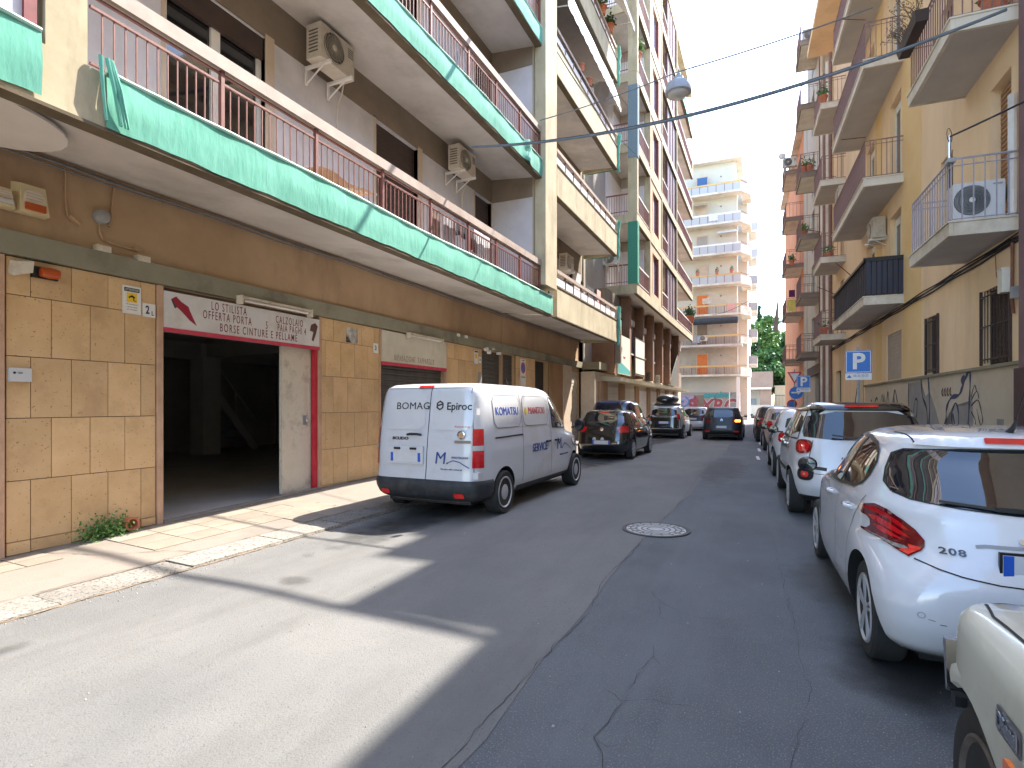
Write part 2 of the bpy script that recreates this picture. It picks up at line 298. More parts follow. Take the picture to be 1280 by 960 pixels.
oil_m = stain_mat('oil_stain', (0.03, 0.03, 0.03), .75); stain_m = stain_mat('road_stain', (0.09, 0.085, 0.08), .45, 5)
def sheet(cx, cy, rx, ry, z): return MB().add([(cx - rx, cy - ry, z), (cx + rx, cy - ry, z), (cx + rx, cy + ry, z), (cx - rx, cy + ry, z)], [(0, 1, 2, 3)])
zz_ = .0100
for (x, y, a, b, m_) in [(.75, 4.1, .5, .8, oil_m), (.5, 5.9, .4, 1.0, stain_m), (-4.5, 7.0, .6, 2.6, oil_m), (-3.95, 3.85, .22, .16, stain_m), (-4.55, 1.9, .12, .3, stain_m), (-4.4, 16, .8, 3, oil_m), (-1.0, 15, .7, 4, stain_m), (-4.3, 25, .8, 3, oil_m)]:
    zz_ += .0006; struct('road_stain', sheet(x, y, a, b, zz_), m_, road)
line_m = mat('road_paint', (0.50, 0.50, 0.50), (0.68, 0.68, 0.68), 14, 0.8)
for y0, y1 in ((18.0, 19.2), (21.2, 22.6), (24.8, 26.2), (28.4, 30)):
    struct('lane_dash', MB().add([(-0.22 - .03, y0, .006), (-0.13 - .03, y0, .006), (-0.19 - .03, y1, .006), (-0.28 - .03, y1, .006)], [(0, 1, 2, 3)]), line_m, road)
# manhole
mh = thing('manhole_cover', 'round iron manhole cover with ringed pattern set in the road asphalt', 'manhole cover', (-1.30, 7.36, 0.004))
part('frame', MB().lathe([(0.43, 0.0), (0.43, 0.012), (0.385, 0.012), (0.385, 0.0)], (-1.30, 7.36, 0.004), n=48), mat('iron_frame', (0.06, 0.06, 0.06), rough=0.7, metal=0.3), mh)
iron = mat('worn_iron', (0.30, 0.30, 0.30), (0.40, 0.40, 0.40), 12, 0.6, metal=0.35)
part('lid', MB().lathe([(0.375, 0.0), (0.375, 0.011), (0.001, 0.011)], (-1.30, 7.36, 0.004), n=48), iron, mh)
iron_d = mat('iron_groove', (0.10, 0.10, 0.10), rough=0.8)
for r in (0.10, 0.17, 0.24, 0.31): part('groove', MB().lathe([(r, 0.0), (r, 0.0135), (r + .018, 0.0135), (r + .018, 0.0)], (-1.30, 7.36, 0.004), n=40), iron_d, mh)
for k in range(16):
    t = k * math.pi / 8; part('rib', MB().bar((-1.30 + .26 * math.cos(t), 7.36 + .26 * math.sin(t), 0.0165), (-1.30 + .36 * math.cos(t), 7.36 + .36 * math.sin(t), 0.0165), .014, .005), iron_d, mh)
# left pavement (rises gently towards its inner edge and along the street) and kerb stones
def pz(x, y):
    zi = 0.04 + 0.115 * max(0, min(1, (y - 2.0) / 6.0)); return 0.03 + (zi - 0.03) * max(0, min(1, (-5.6 - x) / 1.4)) + 0.03 * max(0, min(1, (y - 3) / 6))
pv = MB(); pv.grid(lambda u, v: (-7.1 - 0.0 + 1.52 * v, -12 + 62 * u, pz(-7.1 + 1.52 * v, -12 + 62 * u)), 124, 6)
pave = struct('pavement', pv, pave_m)
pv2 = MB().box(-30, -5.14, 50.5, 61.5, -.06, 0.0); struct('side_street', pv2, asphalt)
y = -12.0; rnd = random.Random(5); k = 0
while y < 50:
    L = rnd.uniform(0.85, 1.25); z = pz(-5.6, y) ; dz = rnd.uniform(-.006, .006)
    kb = MB().hexa([(-5.57, y + .006, -.05), (-5.14 + rnd.uniform(-.012, .012), y + .006, -.05), (-5.14 + rnd.uniform(-.012, .012), y + L - .006, -.05), (-5.57, y + L - .006, -.05)], [(-5.57, y + .006, z + dz + .004), (-5.16, y + .006, z + dz - .006), (-5.16, y + L - .006, z + dz - .006), (-5.57, y + L - .006, z + dz + .004)])
    me = kb.mesh('kerb_stone', kerb_m); o = bpy.data.objects.new('kerb_stone', me); COL.objects.link(o); o.parent = pave
    y += L
mort = MB().box(-5.60, -5.135, -12, 50, -.05, 0.012); struct('kerb_bed', mort, mat('kerb_bed', (0.10, 0.085, 0.07), (0.3, 0.22, 0.15), 12, 0.95), pave)
# paving slabs near the shop door
for (x0, x1, ya, yb, nx, ny) in ((-6.95, -6.0, 3.9, 6.7, 3, 6), (-6.4, -5.62, 5.2, 6.6, 2, 3), (-7.0, -6.5, 0.8, 3.3, 2, 8)):
    for i in range(nx):
        for j in range(ny):
            a = x0 + (x1 - x0) * i / nx; b = x0 + (x1 - x0) * (i + 1) / nx; c_ = ya + (yb - ya) * j / ny; d = ya + (yb - ya) * (j + 1) / ny; g_ = .005
            if x0 == -6.4 and j < 1: continue
            h_ = .008 + rnd.uniform(-.002, .002)
            pp = [(a + g_, c_ + g_), (b - g_, c_ + g_), (b - g_, d - g_), (a + g_, d - g_)]
            me = MB().hexa([(p[0], p[1], pz(*p) - .01) for p in pp], [(p[0], p[1], pz(*p) + h_) for p in pp]).mesh('paving_slab', slab_m)
            o = bpy.data.objects.new('paving_slab', me); COL.objects.link(o); o.parent = pave
for i, (p, w_) in enumerate([([(-7.0, 3.3), (-6.3, 3.55), (-5.9, 3.95), (-5.6, 4.1)], .02), ([(-5.62, 2.2), (-5.6, 3.4), (-5.6, 4.8), (-5.62, 6.6)], .022), ([(-5.15, 1.6), (-5.13, 3.4), (-5.14, 5.0), (-5.13, 6.6)], .02)]):
    mb = crack(p, w_, 40 + i, z=0); mb.v = [(v[0], v[1], (pz(v[0], v[1]) + .007) if i != 2 else .012) for v in mb.v]
    struct('pavement_crack', mb, mat('gutter_dirt', (0.05, 0.035, 0.025), (0.2, 0.13, 0.08), 20, 1.0), pave)
# right pavement and kerb (right-hand frame)
rp = MB().box(2.58, 3.72, -8, 60, -.05, .12); rpave = struct('right_pavement', rp, pave_m, frame='R')
for i in range(60):
    a = -8 + i * 1.1; me = MB().box(2.42, 2.575, a + .006, a + 1.094, -.05, .125).mesh('kerb_stone', kerb_m); o = bpy.data.objects.new('kerb_stone', me); COL.objects.link(o); o.parent = rpave

# ---------------------------------------------------------------- the near left apartment building
XW, XO = -7.1, -5.5
A = thing('apartment_building', 'nearest apartment block on the left with tan tiled shop front and green netted balconies', 'building', (-8.5, 4.4, 0))
FL = [4.14, 7.72, 11.27, 14.82, 18.37]
TOP = 22.0
Y0, Y1 = -6.0, 14.95
def wall_panel(par, m, x, ya, yb, za, zb, holes=(), th=.3, name='wall'):  # facade plane facing +x at x with openings (y0,y1,z0,z1)
    ys_ = sorted({ya, yb, *[h[0] for h in holes], *[h[1] for h in holes]}); zs_ = sorted({za, zb, *[h[2] for h in holes], *[h[3] for h in holes]})
    mb = MB()
    for a, b in zip(ys_[:-1], ys_[1:]):
        runs = []
        for c_, d in zip(zs_[:-1], zs_[1:]):
            my, mz = (a + b) / 2, (c_ + d) / 2
            if any(h[0] < my < h[1] and h[2] < mz < h[3] for h in holes): continue
            if runs and abs(runs[-1][1] - c_) < 1e-6: runs[-1][1] = d
            else: runs.append([c_, d])
        for c_, d in runs: mb.box(x - th, x, a, b, c_, d)
    return part(name, mb, m, par)
# shell behind the facade (blocks light, closes the sides and roof)
sh = MB().box(-19.5, -19.2, Y0, Y1, 0, TOP).box(-19.2, XW - .3, Y0, Y0 + .3, 0, TOP).box(-19.2, XW - .3, Y1 - .3, Y1, 4.6, TOP).box(-19.5, XO - .2, Y0, Y1, TOP, TOP + .3).box(-19.2, XW - .3, Y0 + .3, Y1 - .3, 4.3, 4.6)
part('shell', sh, conc_beige, A)
ROWS = [(.02, .20), (.20, .83), (.83, 1.48), (1.48, 2.125), (2.125, 2.76), (2.76, 3.15)]
def tiles(par, ya, yb, phase, w=.382, seed=0, x=XW, xr=None):
    rnd_ = random.Random(seed); part('tile_backing', MB().box(x - .02, x - .004, ya, yb, 0, 3.16), joint_m, par)
    cache = {}
    for r, (a, b) in enumerate(ROWS):
        off = phase + (w / 2 if r in (2, 4) else 0)
        e = [ya] + [off + k * w for k in range(-40, 80) if ya + .06 < off + k * w < yb - .06] + [yb]
        for c_, d in zip(e[:-1], e[1:]):
            g_ = .004; t = .024 + rnd_.uniform(0, .008); key = (round(d - c_, 3), r)
            if a < .1:
                me = MB().box(0, t, g_, d - c_ - g_, pz(x, c_) + .01, b - g_ - 0).mesh('tile', tile_m)
                inst('tile', me, par, (x, c_, 0))
            else:
                if key not in cache: cache[key] = MB().hexa([(0, g_, 0), (.024, g_, 0), (.024, d - c_ - g_, 0), (0, d - c_ - g_, 0)], [(0, g_, b - a - 2 * g_), (.024, g_, b - a - 2 * g_), (.024, d - c_ - g_, b - a - 2 * g_), (0, d - c_ - g_, b - a - 2 * g_)]).mesh('tile', tile_m)
                inst('tile', cache[key], par, (x + rnd_.uniform(0, .005), c_, a + g_), (0, 0, rnd_.uniform(-.004, .004)))
# ground-floor wall with shop openings
doors_y = [(4.70, 7.44, 3.14), (9.16, 11.68, 3.14), (13.6, 14.93, 3.14)]
holes = [(a, b, -.1, h_) for a, b, h_ in doors_y]
wall_panel(A, plaster_tan, XW - .02, Y0, Y1, 0, 4.34, holes)
tiles(A, -1.0, 2.88, 3.28 - .382 * 3, seed=1)
tiles(A, 3.07, 4.61, 3.28, seed=2)
tiles(A, 7.52, 9.12, 7.82, seed=3)
tiles(A, 11.72, 13.58, 12.1, seed=4)
edge = MB()
for a, b in ((2.90, 3.05), (4.62, 4.695), (7.45, 7.51), (9.12, 9.155), (11.68, 11.715)): edge.box(XW - .01, XW + .05, a, b, 0.02, 3.15)
part('stone_edge', edge, mat('travertine', (0.45, 0.27, 0.17), (0.56, 0.36, 0.24), 5, 0.8, bump=0.5, bscale=30), A)
# concrete band over the shops
part('concrete_band', MB().prism([(XW - .02, 3.16), (XW + .09, 3.16), (XW + .09, 3.40), (XW - .02, 3.43)], 'y', Y0, 23.4), conc_olive, A)
# shop room behind the first opening
dark_w = mat('garage_wall', (0.58, 0.57, 0.54), (0.66, 0.65, 0.62), 1.2, 0.9); dark_f = mat('garage_floor', (0.52, 0.49, 0.45), (0.64, 0.61, 0.57), 1.5, 0.45, bump=0.3)
part('room_wall', MB().box(-17.9, -17.7, 3.0, 16.4, 0, 3.6).box(-17.7, -7.42, 2.9, 3.0, 0, 3.6).box(-17.7, -7.42, 16.3, 16.4, 0, 3.6).box(-7.42, -7.4, 3.0, 4.4, 0, 3.3).box(-7.42, -7.4, 7.8, 9.0, 0, 3.3), dark_w, A)
part('room_floor', MB().box(-17.7, XW - .02, 3.0, 16.3, -.04, .085), dark_f, A)
part('room_ceiling', MB().box(-17.7, -7.42, 3.0, 16.3, 3.5, 3.6), dark_w, A)
part('room_pillar', MB().box(-16.3, -15.7, 11.7, 12.3, .085, 3.5), mat('pillar_grey', (0.76, 0.75, 0.72), (0.82, 0.81, 0.78), 2, 0.8), A)
part('room_pillar', MB().box(-11.5, -11.15, 12.9, 13.25, .085, 3.5), mat('pillar_grey', (0, 0, 0)), A)
part('room_beam', MB().box(-16.2, -7.5, 11.8, 12.2, 3.1, 3.5).box(-16.3, -15.8, 3.0, 16.3, 3.0, 3.5), dark_w, A)
part('room_cabinet', MB().box(-17.6, -17.0, 9.2, 11.3, .085, 2.7), mat('cabinet_grey', (0.45, 0.46, 0.49), rough=.6), A); part('room_door', MB().box(-17.7, -17.62, 8.2, 9.1, .085, 2.2), mat('pillar_grey', (0, 0, 0)), A)
part('stair_stringer', MB().bar((-16, 12.4, 1.95), (-16, 13.9, .1), .10, .22), mat('pillar_grey', (0, 0, 0)), A)
st = MB()
for i in range(8): st.box(-17.2, -16.06, 12.5 + i * .18, 12.68 + i * .18, 1.78 - i * .22, 1.84 - i * .22)
part('room_stairs', st, dark_w, A); part('stair_rail', MB().bar((-16, 12.4, 2.9), (-16, 13.9, 1.1), .05).bar((-16, 13.1, 1.0), (-16, 13.1, 2.1), .04), mat('pillar_grey', (0, 0, 0)), A)
part('threshold', MB().hexa([(-7.12, 4.70, .0), (-7.0, 4.70, .0), (-6.98, 7.44, .0), (-7.12, 7.44, .0)], [(-7.12, 4.70, .13), (-7.02, 4.70, .11), (-7.0, 7.44, .19), (-7.12, 7.44, .19)]), pave_m, A)
# roller shutters of the other ground-floor openings
def shutter_x(par, x, ya, yb, za, zb, m, slat=.10, d=.012, name='roller_shutter'):
    base = part(name, MB().box(x - .03, x, ya, yb, za, zb), m, par); n_ = int((zb - za) / slat); h_ = (zb - za) / n_
    me = MB().prism([(0, .006), (d, .02), (d, h_ - .02), (0, h_ - .004)], 'y', 0, yb - ya).mesh('slat', m)
    for i in range(n_):
        o = bpy.data.objects.new('slat', me); COL.objects.link(o); o.parent = base; b_ = base_of(par); o.location = (x - b_[0], ya - b_[1], za + i * h_ - b_[2])
    return base
shutter_x(A, XW - .12, 9.16, 11.68, .1, 2.5, shutter_grey, .115); shutter_x(A, XW - .12, 13.6, 14.93, .1, 3.14, shutter_grey, .12)
# sliding steel door leaf and red frame at the right of the first opening
sd = thing('sliding_door', 'white steel sliding door leaf standing open in the shoe repair shop doorway', 'door', (XW - .1, 7.1, .15))
part('leaf', MB().box(XW - .14, XW - .10, 6.80, 7.36, .16, 2.58), cream_metal, sd)
part('stile', MB().box(XW - .15, XW - .09, 6.76, 6.80, .16, 2.58).box(XW - .15, XW - .09, 7.36, 7.40, .16, 2.58), cream_metal, sd)
part('lock', MB().box(XW - .10, XW - .085, 7.22, 7.30, 1.28, 1.44), steel_grey, sd); part('handle', MB().tube([(XW - .085, 7.26, 1.33), (XW - .04, 7.26, 1.33), (XW - .04, 7.26, 1.40)], .008), chrome, sd)
part('rail', MB().box(XW - .15, XW - .09, 4.75, 7.42, 2.58, 2.63), steel_grey, sd)
part('red_frame', MB().box(XW - .06, XW + .012, 7.38, 7.445, .16, 2.62), red_paint, A, 'red painted door frame')
# upper storeys
def french_window(par, x, ya, yb, za, zb, leaves=2, open_shutter=.35):
    f = part('window_frame', MB().box(x - .14, x - .08, ya, ya + .07, za, zb).box(x - .14, x - .08, yb - .07, yb, za, zb).box(x - .14, x - .08, ya + .07, yb - .07, zb - .07, zb).box(x - .14, x - .08, (ya + yb) / 2 - .07, (ya + yb) / 2 + .07, za, zb - .07).box(x - .14, x - .085, ya + .07, yb - .07, za + .9, za + .96), white_paint, par)
    part('pane', MB().box(x - .13, x - .12, ya + .07, yb - .07, za, zb - .07), glass_dark, f)
    part('shutter_box', MB().box(x - .10, x - .03, ya, yb, zb - open_shutter, zb), shutter_brown, f)
for k, z0 in enumerate(FL):
    zf = z0 + .46; zt = FL[k + 1] + .2 if k + 1 < len(FL) else TOP; X = -7.0
    wins = [(-1.0, .6), (1.3, 2.4), (4.69, 6.25), (8.93, 10.38), (13.04, 14.0)]
    ztop = zf + 2.66
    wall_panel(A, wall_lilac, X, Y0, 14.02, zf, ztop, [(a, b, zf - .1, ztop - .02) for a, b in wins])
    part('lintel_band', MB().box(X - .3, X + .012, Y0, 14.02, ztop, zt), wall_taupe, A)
    jb = MB()
    for a, b in wins: part('window_jamb', MB().box(X - .2, X + .015, b, b + .17, zf, ztop + .05).box(X - .2, X + .012, a - .06, a, zf, ztop + .05).box(X - .2, X + .01, a, b, ztop + .0, ztop + .06), jamb_beige, A)
    for i, (a, b) in enumerate(wins):
        if i in (2,) or (k > 0 and i == 1): french_window(A, X, a, b, zf, ztop)
        else: shutter_x(A, X - .1, a, b, zf, ztop, shutter_brown, .085, .008, 'window_shutter')
    part('side_wall', MB().box(-7.3, -5.73, 14.05, 14.16, zf, ztop), wall_lilac, A); part('side_lintel', MB().box(-7.3, -5.73, 14.03, 14.17, ztop, zt), wall_taupe, A)
# balconies
bal_mesh = {}
def baluster(h_, r=.0065, m=rust_paint):
    key = (round(h_, 3), r, m.name)
    if key not in bal_mesh: bal_mesh[key] = MB().box(-r, r, -r, r, 0, h_).mesh('baluster', m)
    return bal_mesh[key]
SEG = [3.02, 4.36, 5.80, 7.24, 8.64, 10.05, 11.34, 12.68, 14.0]
for k, z0 in enumerate(FL):
    slab = MB()
    slab.hexa([(XW + .0, Y0, z0 + .19), (XO - .14, Y0, z0 + .04), (XO - .14, 14.9, z0 + .04), (XW + .0, 14.9, z0 + .19)], [(XW, Y0, z0 + .45), (XO - .14, Y0, z0 + .45), (XO - .14, 14.9, z0 + .45), (XW, 14.9, z0 + .45)])
    b = part('balcony', slab, conc_under, A)
    part('fascia', MB().box(XO - .139, XO, Y0, 14.9, z0 + .012, z0 + .50), conc_beige, b)
    part('drip_edge', MB().box(XO - .17, XO + .006, Y0, 14.9, z0 - .02, z0 + .012), conc_lip, b)
    part('handrail', MB().box(XO - .10, XO + .0, 3.02, 14.0, z0 + 1.21, z0 + 1.36), rail_stone, b)
    part('top_bar', MB().box(XO - .065, XO - .035, 3.02, 14.0, z0 + 1.165, z0 + 1.185).box(XO - .065, XO - .035, 3.02, 14.0, z0 + 1.06, z0 + 1.085).box(XO - .065, XO - .035, 3.02, 14.0, z0 + .55, z0 + .57), rust_paint, b)
    for y_ in SEG[1:]: part('post', MB().box(XO - .075, XO - .025, y_ - .022, y_ + .022, z0 + .50, z0 + 1.21), rust_paint, b)
    if k < 2:
        for a, c_ in zip(SEG[:-1], SEG[1:]):
            n_ = 13
            for i in range(1, n_): inst('baluster', baluster(.49), b, (XO - .05, a + (c_ - a) * i / n_, z0 + .57))
    else:
        mb = MB()
        for i in range(118): y_ = 3.1 + i * .093; mb.box(XO - .057, XO - .043, y_, y_ + .013, z0 + .57, z0 + 1.06)
        part('balusters', mb, rust_paint, b, kind='stuff')
    part('left_pillar', MB().box(-5.95, XO + .01 - .02, 2.66, 2.98, z0 + .5, z0 + 3.6), conc_beige, A)
    # glazed veranda at the far left with red-brown frames
    vf = MB()
    for y_ in (2.52, 2.06, 1.55, 1.0, .4): vf.box(XO - .10, XO - .03, y_, y_ + .09, z0 + .5, z0 + 3.3)
    vf.box(XO - .10, XO - .03, .4, 2.61, z0 + .5, z0 + .58).box(XO - .10, XO - .03, .4, 2.61, z0 + 1.45, z0 + 1.53)
    v_ = part('veranda_frame', vf, mat('oxblood', (0.16, 0.02, 0.025), (0.22, 0.035, 0.04), 8, .5), A)
    part('veranda_panel', MB().box(XO - .07, XO - .06, .45, 2.55, z0 + .56, z0 + 3.3), mat('veranda_white', (0.55, 0.52, 0.56), (0.64, 0.61, 0.65), 2, .5), v_)
part('pilaster', MB().box(-5.72, -5.38, 14.02, 14.90, 4.85, TOP).box(-5.76, -5.70, 14.02, 14.9, 4.85, TOP), conc_beige, A)
part('soffit_disc', MB().prism([(-5.66, 2.7), (-5.66, -1)] + [(-6.98, -1), (-6.98, 2.2)] + [(-6.35 + .63 * math.cos(t) * 1.0, 2.35 + .85 * math.sin(t)) for t in [math.pi - i * math.pi / 14 for i in range(1, 14)]] + [(-5.66, 2.85)], 'z', 4.14, 4.165), soffit_white, A)
cb = MB()
for i, (dx, dz) in enumerate(((.04, .0), (.07, -.02), (.05, -.05))):
    cb.tube([(XW + dx, y_, 4.27 + dz + .012 * math.sin(y_ * 2.3 + i)) for y_ in [-2 + .5 * j for j in range(50)]], .010, 5)
solo('cable_bundle', cb, cable_g, 'bundle of thin grey cables running along the wall under the first balcony on the left', 'cable', (XW + .06, 9, 4.2))
# ---- green safety nets
def net(label, ya, yb, z0, zt, zb, seed, gather=None):
    rnd_ = random.Random(seed); n_ = int((yb - ya) / .12); ph_ = rnd_.uniform(0, 6)
    def fn(u, v):
        y_ = ya + (yb - ya) * u; f = math.sin(y_ * 2.1 + ph_) * .008 + math.sin(y_ * 7.3) * .004
        zz = (zb + .007 * math.sin(y_ * 5 + ph_) + .005 * math.sin(y_ * 13)) * (1 - v) + (zt + .012 * math.sin(y_ * 1.3)) * v
        g_ = math.exp(-((y_ - gather) / .16) ** 2) if gather else 0
        xx = XO + .018 + (.014 + f * .6) * (1 - abs(2 * v - 1)) + g_ * (.07 + .03 * math.sin(v * 9)); zz += g_ * .10 * v * (1 if v > .8 else .3)
        return (xx, y_, zz)
    root = thing('safety_net', label, 'safety net', (XO, ya, z0))
    mb = MB().grid(fn, n_, 7)
    part('netting', mb, net_m, root, smooth=80, fix=False)
    part('rolled_hem', MB().tube([(XO + .02 + .006 * math.sin(y_ * 9), y_, zt + .015 + .012 * math.sin(y_ * 1.3)) for y_ in [ya + (yb - ya) * i / n_ for i in range(n_ + 1)]], .020, 6), mat('hem_pale', (0.50, 0.72, 0.62), (0.62, 0.8, 0.72), 6, .9), root)
    return root
n1 = net('long green net wrapped over the first floor balcony edge above the shoe repair shop', 3.12, 14.82, 4.14, 4.66, 4.16, 3)
def knot(par, y_, z_, h_, seed):
    rnd_ = random.Random(seed); mb = MB()
    for i in range(5):
        dy = rnd_.uniform(-.05, .05); mb.tube([(XO + .05, y_ + dy, z_ + .06), (XO + .07 + rnd_.uniform(0, .03), y_ + dy * 1.6 + .03, z_ - h_ * .4), (XO + .05, y_ + dy * 2.2 + .10, z_ - h_)], .022, 6, r2=.012)
    part('knot', mb, net_m, par, smooth=60)
knot(n1, 3.1, 4.70, .5, 2)
n2 = net('short translucent green net on the balcony edge at the far left corner', -4.0, 2.62, 4.14, 4.72, 4.18, 8)
n3 = net('green net along the second floor balcony edge of the near left block', 3.1, 14.3, 7.72, 8.2, 7.74, 11, gather=13.0)
n4 = net('green net along the third floor balcony edge of the near left block', 3.1, 14.3, 11.27, 11.72, 11.28, 13)

# loose grit and scraps along the kerb
rg = random.Random(77); gm_ = MB()
for i in range(900):
    x = -5.12 + abs(rg.gauss(0, .10)) if i < 620 else rg.uniform(-4.9, 2.0); y_ = rg.uniform(1.2, 14); s_ = rg.uniform(.003, .009) * (1.4 if i % 40 == 0 else 1)
    a = rg.uniform(0, 6.28); ca, sa = math.cos(a) * s_, math.sin(a) * s_; gm_.add([(x - ca, y_ - sa, .006), (x + sa, y_ - ca, .006), (x + ca, y_ + sa, .006), (x - sa, y_ + ca, .006), (x, y_, .006 + s_ * 1.1)], [(0, 1, 4), (1, 2, 4), (2, 3, 4), (3, 0, 4)])
go = bpy.data.objects.new('grit', gm_.mesh('grit', mat('grit', (.20, .185, .16), (.42, .39, .34), 9, .95), fix=False)); COL.objects.link(go); go['kind'] = 'stuff'; go['label'] = 'loose pale grit scattered on the road along the left kerb'; go['category'] = 'grit'

# ---------------------------------------------------------------- second bay (solid parapets with glazed strip), same terrace
B = thing('apartment_building', 'second bay of the left terrace with solid beige parapets, awnings and potted plants', 'building', (-8.5, 18.7, 0))
XB = XW; YB0, YB1 = 14.96, 22.45
shb = MB().box(-19.5, -19.2, YB0, YB1, 0, TOP + 2).box(-19.2, XB - .3, YB1 - .3, YB1, 0, TOP + 2).box(-19.2, XB - .3, 16.5, 16.7, 0, 4.6).box(-19.5, XO, YB0, YB1, TOP + 2, TOP + 2.3)
part('shell', shb, conc_beige, B)
hB = [(15.0, 15.84, -.1, 3.14), (17.48, 18.78, -.1, 3.14), (21.25, 22.40, -.1, 3.0)]
wall_panel(B, plaster_tan, XB - .02, YB0, YB1, 0, 4.34, hB)
shutter_x(B, XB - .12, 15.0, 15.84, .1, 3.14, shutter_grey, .12); shutter_x(B, XB - .2, 17.48, 18.78, .1, 3.14, mat('door_dark', (0.015, 0.015, 0.02), rough=.5), .3, .004, 'dark_door'); shutter_x(B, XB - .1, 21.25, 22.40, .1, 3.0, shutter_pale, .13)
tiles(B, 15.88, 17.44, 16.1, seed=8)
brown_m = mat('brown_cladding', (0.30, 0.17, 0.085), (0.38, 0.22, 0.115), 1.3, .8)
part('pier', MB().box(XB, XB + .05, 18.82, 20.2, .1, 3.15), brown_m, B); part('pier', MB().box(XB, XB + .07, 20.24, 21.2, .1, 3.15), jamb_beige, B)
FB = [4.16, 7.66, 11.17, 14.7, 18.2]
for k, z0 in enumerate(FB):
    zf = z0 + .5; zt = FB[k + 1] if k + 1 < len(FB) else TOP + 2; X = -7.05
    b = part('balcony', MB().hexa([(XB, YB0 + .34, z0 + .17), (XO - .13, YB0 + .34, z0 + .05), (XO - .13, YB1, z0 + .05), (XB, YB1, z0 + .17)], [(XB, YB0 + .34, zf), (XO - .13, YB0 + .34, zf), (XO - .13, YB1, zf), (XB, YB1, zf)]), conc_under, B)
    part('parapet', MB().box(XO - .129, XO, YB0 + .3, YB1, z0 + .01, z0 + .86).box(-6.9, XO - .13, YB1 - .1, YB1, z0 + .01, z0 + .86), conc_beige, b)
    part('drip_edge', MB().box(XO - .16, XO + .006, YB0 + .3, YB1 + .006, z0 - .02, z0 + .01), conc_lip, b)
    part('parapet_cap', MB().box(XO - .15, XO + .02, YB0 + .3, YB1 + .01, z0 + .86, z0 + .91), conc_lip, b)
    for i in range(9):
        a = YB0 + .4 + i * .78; part('glazed_panel', MB().box(XO - .06, XO - .045, a, a + .72, z0 + .93, z0 + 1.18), canvas_w, b)
        part('post', MB().box(XO - .07, XO - .03, a + .73, a + .77, z0 + .91, z0 + 1.3), rust_paint, b)
    part('handrail', MB().box(XO - .11, XO + .0, YB0 + .34, YB1, z0 + 1.28, z0 + 1.38), rail_stone, b)
    part('end_rail', MB().box(-6.9, XO - .11, YB1 - .08, YB1 - .04, z0 + 1.28, z0 + 1.33).box(-6.9, XO - .11, YB1 - .08, YB1 - .04, z0 + .93, z0 + .97), rust_paint, b)
    part('parapet_end_post', MB().box(XO - .16, XO + .012, YB1 - .16, YB1 + .012, z0 + .91, z0 + 1.42), conc_beige, b)
    wins = [(15.6, 16.6), (17.6, 18.7), (20.2, 21.3)]; ztop = zf + 2.4
    wall_panel(B, wall_lilac, X, YB0, YB1, zf, ztop, [(a, c_, zf, ztop - .02) for a, c_ in wins])
    part('lintel_band', MB().box(X - .3, X + .01, YB0, YB1, ztop, zt + .3), wall_taupe, B)
    jb = MB()
    for a, c_ in wins: jb.box(X - .2, X + .015, a - .1, a, zf, ztop + .05).box(X - .2, X + .015, c_, c_ + .1, zf, ztop + .05); shutter_x(B, X - .1, a, c_, zf, ztop, shutter_brown, .12, .01, 'window_shutter')
    part('window_jamb', jb, jamb_beige, B)
    part('side_wall', MB().box(-7.3, -5.72, YB0 - .04, YB0 + .12, zf, zt), conc_beige, B)
# nets bundled at the far ends of that bay's balconies
for k, z0 in enumerate(FB[:4]):
    o_ = MB(); rnd_ = random.Random(k)
    for i in range(5): o_.tube([(XO + .0 + rnd_.uniform(-.06, .07), YB1 + .05 + rnd_.uniform(-.04, .05), z0 + 1.42 - j * .3 + rnd_.uniform(-.05, .05)) for j in range(6)], .085, 6, r2=.03)
    solo('safety_net', o_, net_m, ['green net bunched down the far end of the lowest solid parapet', 'green net bunched at the end of the second solid parapet from the street', 'green net bunched at the end of the third solid parapet, below the awning', 'green net bunched at the end of the fourth solid parapet, beside potted plants'][k], 'safety net', (XO, YB1, z0), smooth=70, group='nets bunched at the balcony ends')
for k, z0 in enumerate((7.66, 11.17)):
    solo('safety_net', MB().grid(lambda u, v: (-6.85 + 1.3 * u, YB1 + .03 + .03 * math.sin(u * 9 + v * 5), z0 + .02 + (.42 + .1 * math.sin(u * 6)) * v - .05 * math.sin(u * math.pi)), 10, 4), net_m, ['dark green net stretched across the end of the second solid balcony', 'dark green net stretched across the end of the third solid balcony'][k], 'safety net', (-6.2, YB1, z0), smooth=80, fix=False)
# awnings
def awning(label, ya, yb, zt, zb, xo, m=canvas_w):
    r = thing('awning', label, 'awning', (XO, ya, zb))
    part('canvas', MB().grid(lambda u, v: (XO - .15 + (xo - XO + .15) * v + .05 * math.sin(v * math.pi), ya + (yb - ya) * u, zt + (zb - zt) * v - .02 * math.sin(u * 20)), 30, 6), m, r, smooth=60, fix=False)
    mb = MB(); n_ = 26
    mb.grid(lambda u, v: (xo + .005, ya + (yb - ya) * u, zb - .0 - v * (.16 + .05 * abs(math.sin(u * 40)))), 90, 1); part('valance', mb, m, r, fix=False)
    for y_ in (ya + .3, yb - .3): part('arm', MB().bar((XO - .3, y_, zb + .1), (xo - .05, y_, zb + .02), .03), white_paint, r)
    part('front_bar', MB().tube([(xo, ya, zb), (xo, yb, zb)], .022, 6), white_paint, r)
    return r
aw1 = awning('long white canvas awning let down outside the third balcony of the bay with solid parapets', 15.4, 21.9, 14.66, 13.35, -5.22)
part('end_curtain', MB().grid(lambda u, v: (-6.35 + .8 * u, 21.95 + .05 * math.sin(u * 14 + v * 2), 14.6 - 2.65 * v), 12, 6), canvas_w, aw1, smooth=60, fix=False)
